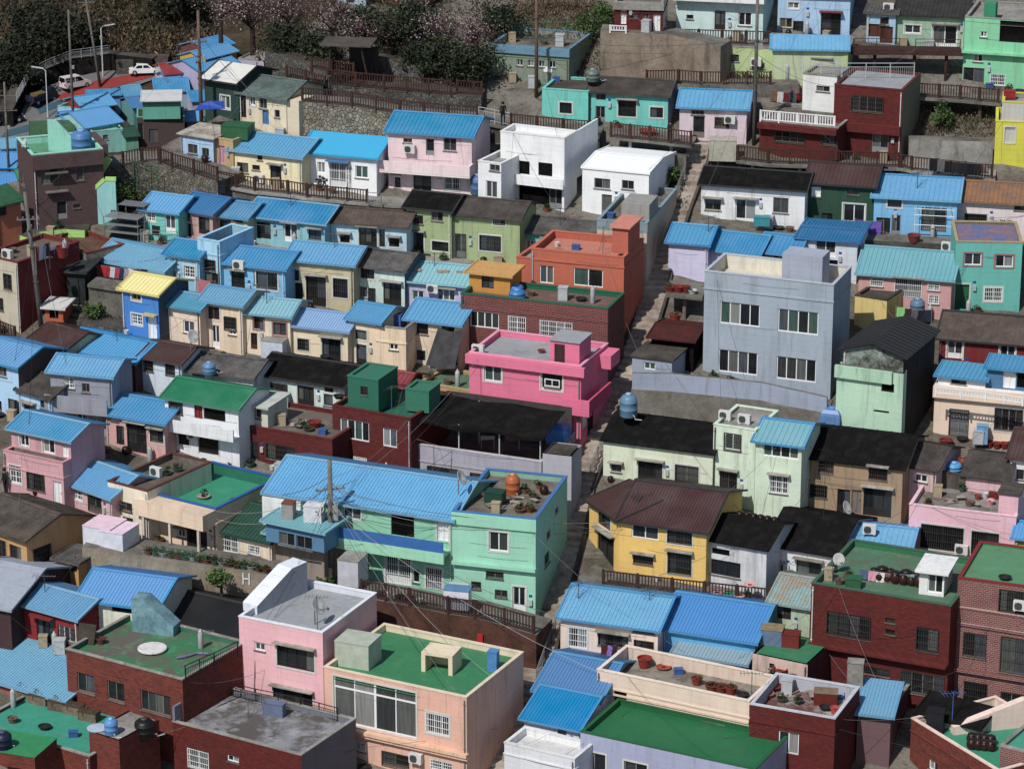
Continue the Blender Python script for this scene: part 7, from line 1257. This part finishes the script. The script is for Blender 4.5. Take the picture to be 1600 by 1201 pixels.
# ---------------------------------------------------------------- washing
def wash(A, B, cols, nm, w_=.45, h_=.6, **k): clothes(nm[0], A, B, [(f'{c[0]} {c[2] if len(c) > 2 else "shirt"} drying {nm[1]}', c[1], w_ * (c[3] if len(c) > 3 else 1), h_ * (c[4] if len(c) > 4 else 1)) for c in cols], **k)
wash(onf('r4a', 141, 411, .9), onf('r4a', 234, 421, .9), [('white', (206, 200, 196), 'towel'), ('ochre', (150, 90, 56)), ('bright red', (170, 30, 36)), ('crimson', (160, 26, 40), 'sweater'), ('pale grey', (196, 198, 204)), ('raspberry', (170, 50, 80)), ('navy', (44, 50, 72)), ('mauve', (150, 140, 160)), ('white', (210, 210, 206), 'vest'), ('purple', (96, 40, 72)), ('dark plum', (60, 34, 46), 'trousers'), ('black', (26, 26, 30), 'trousers')], ('clothesline under the long low blue roof', 'under the long low blue roof'), .5, .75, poles=False)
wash(onf('t15', 1336, 342, .8), onf('t15', 1381, 344, .8), [('purple patterned', (112, 84, 176), 'blanket', 3.6, 1.5)], ('clothesline holding a purple blanket', 'before the dark green house'), .5, .62)
wash(atn(1452, 246, 1.5 + .9), atn(1538, 256, 1.5 + .9), [('black', (20, 20, 22), 'coat'), ('grey', (96, 90, 88)), ('black', (18, 18, 20), 'trousers'), ('charcoal', (34, 32, 34), 'trousers'), ('dark', (26, 24, 26), 'jeans'), ('jet black', (14, 14, 16), 'skirt'), ('dull black', (30, 30, 32), 'jacket')], ('clothesline of black clothes in the walled yard', 'in the walled yard'), .55, .85)
wash(onh('d12', 1342, 906) + Vector((0, 0, .75)), onh('d12', 1434, 916) + Vector((0, 0, .75)), [('denim blue', (80, 100, 130), 'towel'), ('baby pink', (214, 150, 170), 'towel'), ('white', (214, 214, 210), 'towel'), ('flowered', (130, 90, 90), 'cloth', 1.6), ('lilac', (130, 120, 170)), ('green', (90, 150, 90), 'sock bundle', .5, .5), ('turquoise', (110, 170, 180), 'sock bundle', .6, .5)], ('clothesline on the brick roof garden', 'on the brick roof garden'), .5, .62, poles=False)
wash(atn(1400, 478, 2.2), atn(1456, 484, 2.2), [('light green', (130, 200, 120)), ('dark brown', (60, 40, 40)), ('grey', (90, 90, 96)), ('black', (26, 28, 34), 'trousers'), ('navy', (34, 40, 60), 'trousers')], ('clothesline before the dusty pink house', 'before the dusty pink house'), .55, .8)
wash(onf('d14', 938, 1003, .5), onf('d14', 962, 1007, .5), [('wine red', (80, 26, 36)), ('lilac', (140, 110, 180), 'towel'), ('dark', (50, 30, 40))], ('short clothesline at the peach cottage door', 'at the peach cottage door'), .42, .8, poles=False)
wash(onf('r4c', 307, 433, .9), onf('r4c', 336, 439, .9), [('red and white striped', (190, 110, 120), 'blanket', 2.2, 1.3)], ('clothesline before the sky blue parapet house', 'before the sky blue parapet house'), .5, .7)
wash(onh('f2', 55, 386, 1.6), onh('f2', 76, 378, 1.6), [('red', (160, 30, 40), 'cloth', .6), ('white', (206, 204, 206)), ('pale blue', (150, 160, 190)), ('dark olive', (60, 60, 50), 'trousers')], ('clothesline on the far left roof', 'on the far left roof'), .5, .9)
wash(onh('t8b', 1204, 140, .9), onh('t8b', 1244, 144, .9), [('brown', (110, 84, 60)), ('white', (190, 190, 188)), ('maroon', (100, 26, 34)), ('slate', (70, 76, 90))], ('clothesline behind the white balustrade', 'behind the white balustrade'), .5, .8)
wash(onh('t6', 1576, 52, .4), onf('t6', 1600, 44, .1), [('red', (190, 36, 50)), ('crimson', (170, 30, 60)), ('grey', (150, 150, 156), 'trousers')], ('clothesline in the mint green balcony', 'in the mint green balcony'), .4, .6, poles=False) if False else None
wash(onf('r3a', 236, 350, .7), onf('r3a', 262, 352, .7), [('black', (26, 26, 30), 'jacket', 1.3)], ('clothesline before the small turquoise house', 'before the small turquoise house'), .5, .7, poles=False)
# ---------------------------------------------------------------- draped dark tarp, planter benches, vents, round cover
def drape():
    p = onf('r5f', 690, 512, .05); a = HS['r5f']['a']; t = MB(); n = 8
    for i in range(n):
        for j in range(n):
            f = lambda u, v: (-.2 + u * 1.7 - v * .35 * (1 - u), -.15 - v * 1.3 + .08 * math.sin(u * 9), -v * 2.2 - .1 * math.sin(u * math.pi) )
            q = [f(i / n, j / n), f(i / n, (j + 1) / n), f((i + 1) / n, (j + 1) / n), f((i + 1) / n, j / n)]; t.face(q)
    o = t.obj('draped_tarp', tarp((58, 58, 60))); o.location = p; o.rotation_euler = (0, 0, a); tag(o, 'dark grey tarp draped from the cream house front', 'tarp')
drape()
for i, (px, py) in enumerate(((38, 1088), (62, 1098), (92, 1108), (116, 1114), (140, 1124))):
    p = onh('b11', px, py); r = boxy('planter_box', ['first', 'second', 'third', 'fourth', 'fifth'][i] + ' weathered planter box from the left along the teal terrace', 'planter', p, (1.15, .6, .55), (120, 104, 84), R(-24), flat((78, 62, 46), .95, .5), concrete((134, 120, 102), (92, 78, 64)), 'planter boxes on the teal terrace')
    o = newmesh('foliage', share('dryf', lambda: foliage_mesh(.5, .5, 160, .05, .4, 77, ((110, 92, 66), (84, 74, 46), (130, 112, 84)))), r)
t = MB(); t.lathe([(.85, 0), (.85, .07), (.8, .09), (.02, .1)], n=26); o = t.obj('round_cover', P((214, 212, 208), .5)); o.location = onh('b9', 238, 1013, .1); tag(o, 'round white cover lying on the mossy green roof', 'cover')
t = MB(); t.tube([(0, 0, .1), (.5, .2, .12), (1.1, .7, .1), (1.8, .6, .12)], .07, 8); o = t.obj('hose', flat((110, 116, 140), .5, .2)); o.location = onh('b9', 276, 1030); tag(o, 'ribbed grey hose on the mossy green roof', 'hose')
t = MB(); t.box(-.55, .55, 0, .05, 0, 1.2, M=Matrix.Rotation(R(-22), 4, 'X')); o = t.obj('board', rough_roof((74, 66, 58), (52, 46, 40))); o.location = onh('b9', 133, 1006); o.rotation_euler = (0, 0, R(-20)); tag(o, 'old dark board leaning on the mossy roof parapet', 'board')
t = MB(); t.lathe([(.55, 0), (.58, .08), (.5, .1)], n=20); o = t.obj('tank_lid', flat((170, 186, 206), .5, .2)); o.location = onh('b11b', 152, 1138); tag(o, 'pale round lid beside the small sky blue tank', 'lid')
tank('black plastic tank behind the brick stair block', onh('b11b', 226, 1150, -.6), (24, 24, 26), .55, 1.1); tank('dark navy barrel on the bottom left green roof', onh('b11', 5, 1168, .8), (26, 34, 62), .5, 1.0)
boxy('cabinet', 'green-topped brick stair block at the bottom left corner', 'stair block', onh('b11', 20, 1180, 0), (4.2, 2.6, .8), (40, 140, 84), R(-20), flat((40, 136, 84), .6, .2), BRO)
# junk on the stained roofs: planks and slabs
for key, x, y, n, w_ in (('d17', 1275, 1086, 5, .8), ('d17', 1262, 1078, 3, .7), ('b16', 790, 790, 5, .7), ('b16', 812, 786, 4, .6), ('d8', 1480, 782, 4, .6), ('d8', 1505, 788, 3, .5), ('r6j', 455, 664, 3, .7), ('b3', 214, 748, 3, .6), ('f2', 62, 402, 3, .8)):
    t = MB()
    for i in range(n): M_ = Matrix.Translation((rng.uniform(-.9, .9), rng.uniform(-.6, .6), .03 + .05 * i)) @ Matrix.Rotation(rng.uniform(0, 3), 4, 'Z'); t.box(-w_ / 2, w_ / 2, -.15, .15, 0, .045, M=M_)
    o = t.obj('scrap_pile', concrete((172, 166, 158), (120, 100, 86)))
    o.location = onh(key, x, y, .03); o['kind'] = 'stuff'; tag(o, {('d17', 1275): 'pile of pale slabs on the junk terrace', ('d17', 1262): 'smaller scrap pile on the junk terrace', ('b16', 790): 'scrap pile on the left of the mint corner roof', ('b16', 812): 'scrap pile in the middle of the mint corner roof', ('d8', 1480): 'scraps on the pink terrace', ('d8', 1505): 'loose tiles on the pink terrace', ('r6j', 455): 'rubble on the long brick roof', ('b3', 214): 'coiled junk on the brown-edged terrace', ('f2', 62): 'junk on the far left roof'}[(key, x)], 'scrap')
# mail box, red extinguisher box and scaffold racks
def rack(label, px, py, dz, L, D_, H_, col, shelves=3):
    p = atn(px, py, dz); r = empty('rack', p, R(-20)); tag(r, label, 'rack'); m = flat(col, .5, .2)
    for x in (0, L):
        for y in (0, D_): t = MB(); t.tube([(x, y, 0), (x, y, H_)], .025, 5); t.obj('upright', m, r)
    for i in range(shelves): t = MB(); z = H_ * (i + 1) / shelves - .05; t.box(0, L, 0, D_, z - .03, z); t.obj('shelf', m, r)
rack('grey steel rack with shelves beside the outer staircase', 163, 372, .2, 2.6, 1.4, 1.6, (120, 122, 124)); rack('steel frame of pipes behind the rack', 186, 366, .2, 2.0, 1.2, 2.2, (110, 112, 116), 2)
h = HS['b14']; rack('white plant stand on the ledge before the mint building', 700, 930, 2.4, 1.2, .4, .8, (190, 192, 194), 2)
t = MB(); t.box(-.16, .16, -.08, 0, 0, .55); o = t.obj('fire_extinguisher_box', flat((190, 30, 36), .5, .1)); o.location = atn(750, 1003, 1.0); tag(o, 'small red box on the brown plank wall', 'box')
for i, (px, py, lb) in enumerate(((596, 130, 'white scrap under the dark brown railing'),)): pass
# stair-step rails and trellis of the light blue house
h = HS['t16']; t = MB()
for z in (-.55, -1.0, -1.7): t.tube([h['M'] @ Vector((h['W'] * x, -.7, h['h'] + z)) - h['M'].translation for x in (.5, .98)], .03, 5)
for x in (.52, .62, .72, .82, .92): t.tube([h['M'] @ Vector((h['W'] * x, -.02, h['h'] - .5)) - h['M'].translation, h['M'] @ Vector((h['W'] * x, -.95, h['h'] - .5)) - h['M'].translation], .025, 5)
for x in (.51, .97): t.tube([h['M'] @ Vector((h['W'] * x, -.7, .0)) - h['M'].translation, h['M'] @ Vector((h['W'] * x, -.7, h['h'] - .5)) - h['M'].translation], .03, 5)
o = t.obj('pipe_trellis', flat((206, 210, 212), .4, .1)); o.location = h['M'].translation; tag(o, 'white pipe trellis before the light blue house door', 'trellis')
# blue tarpaulin porch
p = atn(331, 170, 2.0); t = MB(); t.face([(-1.2, -.4, 0), (1.0, -.4, .1), (.8, .7, .4), (-.2, .5, .45), (-.9, .6, .2)]); t.face([(-1.2, -.4, -.02), (-.9, .6, .18), (-.2, .5, .43), (.8, .7, .38), (1.0, -.4, .08)])
o = t.obj('tarpaulin', flat((38, 74, 166), .6, .25)); o.location = p; tag(o, 'royal blue tarpaulin stretched beside the dark green house', 'tarpaulin')
# ---------------------------------------------------------------- overhead cables
def ptop(k, dz=0, dx=0): f, h = PL[k]; return Vector((f.x + dx, f.y, f.z + h + dz))
big = ptop('big', -1.0)
ends = [('b15', .05, 'long mint building left end'), ('b15', .55, 'long mint building middle'), ('b15', .95, 'long mint building right end'), ('b16', .9, 'mint corner building'), ('b13', .3, 'tall pink building'), ('b14', .96, 'peach building corner'), ('r6m', .3, 'canopied grey building'), ('r6l', .95, 'green-roomed brick building'), ('b4', .5, 'dark green ribbed roof'), ('b3b', .95, 'porch house'), ('d9', .05, 'mustard yellow house'), ('r4k', .1, 'hot pink building'), ('d14', .05, 'peach cottage'), ('b17b', .6, 'blue-clad house')]
for i, (k, fx, nm) in enumerate(ends):
    for j in range(2): cable(f'{"upper" if j == 0 else "lower"} cable from the thick wired pole to the {nm}', big - Vector((0, 0, .25 * i % 1.6 + j * .6)), corner(k, fx, -.1 - .5 * j), .35 + .2 * j + .05 * i, .012 + .004 * (i % 3 == 0), rng.choice([(34, 32, 32), (70, 70, 72), (120, 122, 124)]))
cable('pale cable sweeping down past the brown plank wall', big - Vector((0, 0, 2)), corner('d16', .0), .8, .013, (150, 152, 154)); cable('second pale cable over the bright green roof', big - Vector((0, 0, 1.4)), corner('b14', 1.0, .1, 3), .9, .012, (140, 142, 144))
for i, (A, B, nm) in enumerate(((ptop('d', -.3), corner('f1', .6), 'left pole to the mauve house'), (ptop('d', -.5), corner('r4L', .1), 'left pole to the cobalt house'), (ptop('d', -.8), corner('r6e', .9), 'left pole to the left-edge gable house'), (ptop('d', -1), corner('r6f', .3), 'left pole to the grey louvred house'), (ptop('d', -.6), corner('r4a', .2), 'left pole to the long low house'), (ptop('d', -.9), corner('b1', .3), 'left pole to the two-storey pink house'),
    (ptop('c', -1), corner('c4', .1), 'brownish pole to the cyan roof'), (ptop('c', -1.5), corner('c1', .5), 'brownish pole to the weathered green roof'), (ptop('c', -1.2), ptop('g', -2), 'brownish pole to the far leaning pole'), (ptop('c', -1.4), corner('f1', .9), 'brownish pole to the mauve house'), (ptop('c', -2), corner('r3c', .5), 'brownish pole to the little cream house'),
    (ptop('a', -6), corner('t10', .5), 'rusty pole to the turquoise house'), (ptop('a', -5), corner('c6', .9), 'rusty pole to the white cube house'), (ptop('a', -5.5), ptop('b', -5), 'rusty pole to the tall grey pole'), (ptop('b', -6), corner('t8', .1), 'tall grey pole to the brick house'), (ptop('b', -5), corner('t3', .5), 'tall grey pole to the sky blue house'), (ptop('b', -6.5), corner('t14', .4), 'tall grey pole to the white black-roofed house'), (ptop('b', -6.2), corner('t16', .2), 'tall grey pole to the light blue house'), (ptop('b', -7), corner('d25', .3), 'tall grey pole to the lavender house'), (ptop('b', -5.4), corner('c7', .9), 'tall grey pole to the white gable house'),
    (corner('t8', 1, -2.6), corner('t16', .1), 'brick house corner to the light blue house'), (corner('b16', 1.0, .2), corner('d10', .6), 'mint corner to the patched black roof'), (corner('d10', .5), corner('d8', .1, .5), 'patched black roof to the pink terrace'), (corner('d12', .1, -2.6), corner('d12', .9, -.9, -.5), 'brick block across its own front'), (corner('b9', .98), corner('b13', .3, -3), 'rust brick corner to the tall pink front'), (corner('b12', .98), corner('b14', .3, -4), 'stained brick building to the peach building'), (corner('d19', .1), corner('d17', .1, -1.5), 'lavender building along its parapet'), (corner('d5b', .5), corner('d9', .6, .3), 'mint tower to the yellow house'), (corner('d5', .1, -2), corner('d6', .9, -1.5), 'mint tower to the tan house'), (corner('r4i', .9), corner('r3i', .9, -.5), 'terracotta building to the beige building'), (corner('r4k', .95, -2), corner('r4j', .9, -2), 'hot pink building to the patterned brick building'), (corner('r6k', .9), corner('r6l', .1, .2), 'black sheet roof to the brick building'), (corner('d27', .8), corner('d28', .2, -1.5), 'dusty pink house to the teal house'), (corner('d1', .1, -.5), corner('d5', .2), 'grey building to the mint tower'), (corner('d22', .8), corner('d23', .2), 'black gable house to the maroon house'), (corner('t15', .8, -1), corner('t17', .8, -.8), 'dark green house to the rusty roof'), (corner('b11', .9, 1), corner('b12', .1), 'teal terrace to the stained brick building'), (corner('d13', .3, -1), corner('d20', .3, .6), 'mottled block to the bottom right roof'))):
    cable('cable from the ' + nm, A, B, .4 + .1 * (i % 4), .012, (34, 32, 32) if i % 3 else (90, 92, 94))

# ---------------------------------------------------------------- everyday things standing along the house fronts
CL_ = [('grey-brown tub', lambda l, p: tub(l, p, (110, 88, 76), .3, .32)), ('terracotta planter', lambda l, p: tub(l, p, (146, 82, 58), .26, .26, 41)), ('white pail', lambda l, p: tub(l, p, (206, 206, 202), .17, .3)), ('grey gas cylinder', lambda l, p: cylinder_tank(l, p)),
    ('blue crate', lambda l, p: boxy('crate', l, 'crate', p, (.5, .35, .3), (52, 90, 150), rng.uniform(-.6, .2))), ('brown jar', lambda l, p: jar(l, p, k=rng.uniform(.7, 1.0), group='brown jars by the doors')), ('green planter', lambda l, p: tub(l, p, (60, 96, 70), .3, .24, 42)), ('stack of pale boxes', lambda l, p: boxy('box_stack', l, 'boxes', p, (.5, .4, .7), (170, 152, 124), rng.uniform(-.6, .2))), ('black basin', lambda l, p: tub(l, p, (34, 34, 36), .36, .2)), ('steel washing cabinet', lambda l, p: boxy('cabinet', l, 'cabinet', p, (.6, .55, .85), (176, 180, 184), rng.uniform(-.4, 0)))]
JP = set(); US = set()
for key in list(HS):
    h = HS[key]
    if h['far'] or not h['short'] or h['n'] < 2 or h['W'] < 2.2: continue
    k = rng.sample(CL_, 3 if h['W'] > 4 else 2)
    for nm, fn in k:
        x = rng.uniform(.08, .92) * h['W']; q = h['M'] @ Vector((x, -rng.uniform(.3, .75), 0)); g = snap(q, 1.2, 1.2)
        if abs(g.z - q.z) > .95 or any((g.x - a) ** 2 + (g.y - b) ** 2 < .5 for a, b in JP): continue
        lb = nm + ' at the foot of the ' + ' '.join(h['short'].split()[:7])
        if lb in US: continue
        US.add(lb); JP.add((g.x, g.y)); fn(lb, g)
# more wires strung from house to house
ks = [k for k in HS if HS[k]['short'] and not HS[k]['far']]; done = set()
for k in ks:
    a = HS[k]['M'] @ Vector((HS[k]['W'] * .8, 0, HS[k]['h'])); near = sorted(ks, key=lambda j: ((HS[j]['M'].translation - a).length) if j != k else 1e9)[2:7]
    j = rng.choice(near)
    if (j, k) in done or rng.random() < .35: continue
    if HS[j]['short'].split()[:5] == HS[k]['short'].split()[:5]: continue
    done.add((k, j)); cable('wire from the ' + ' '.join(HS[k]['short'].split()[:5]) + ' to the ' + ' '.join(HS[j]['short'].split()[:5]), corner(k, .8, -.05), corner(j, .2, .0), rng.uniform(.2, .7), .01, rng.choice([(34, 32, 32), (60, 60, 62), (110, 112, 114)]))

# rooftop odds and ends on the flat roofs, on the spots the photograph clutters
for key, its in (('r4i', ((870, 385, 2), (900, 390, 4))), ('r4j', ((830, 462, 0), (880, 468, 9), (908, 470, 8))), ('r6l', ((606, 636, 4), (530, 622, 8))), ('d12', ((1295, 905, 7), (1312, 912, 0), (1325, 903, 1), (1300, 893, 6), (1345, 915, 1))), ('d13b', ((1570, 905, 8),)), ('d16', ((1060, 1052, 4), (1160, 1088, 8))), ('d17', ((1290, 1108, 8), (1205, 1060, 1), (1325, 1088, 4), (1230, 1082, 9))), ('d1', ((1180, 420, 4), (1150, 415, 0))), ('b16', ((760, 778, 0), (850, 772, 5), (843, 763, 1), (775, 802, 7))), ('r6j', ((400, 655, 0), (440, 664, 7), (505, 678, 4))), ('b11', ((70, 1138, 8), (20, 1128, 0), (115, 1150, 4))), ('t12', ((800, 66, 7), (850, 70, 0), (875, 72, 9))), ('f2', ((20, 395, 0), (50, 400, 7), (80, 396, 4))), ('d8', ((1450, 790, 1), (1465, 775, 7), (1580, 800, 4), (1515, 790, 0))), ('r3i', ((955, 340, 4),)), ('x1', ((670, 594, 1), (700, 600, 0), (715, 604, 3))), ('x7', ((90, 375, 0), (110, 385, 1), (80, 370, 7)))):
    for px, py, i in its:
        lb = CL_[i][0] + ' on the roof of the ' + ' '.join((HS[key]['short'] or 'rooftop').split()[:7])
        if lb in US: continue
        US.add(lb); CL_[i][1](lb, onh(key, px, py))

for i in range(17):
    tub('potted plant in the row along the wall above the letter H', snap(atn(232 + i * 11.5, 868 + i * 1.75 - (i % 3), 1.9) + Vector((0, .25, 0))), ((120, 60, 48), (70, 96, 80), (150, 150, 146), (96, 70, 54))[i % 4], .24 + .05 * (i % 3), .28, 50 + i % 4, group='potted plants along the wall')
fence('low green mesh fence behind the potted plants on the H wall', [(240, 868), (300, 877), (322, 880)], .7, 'mesh', dz=1.9)
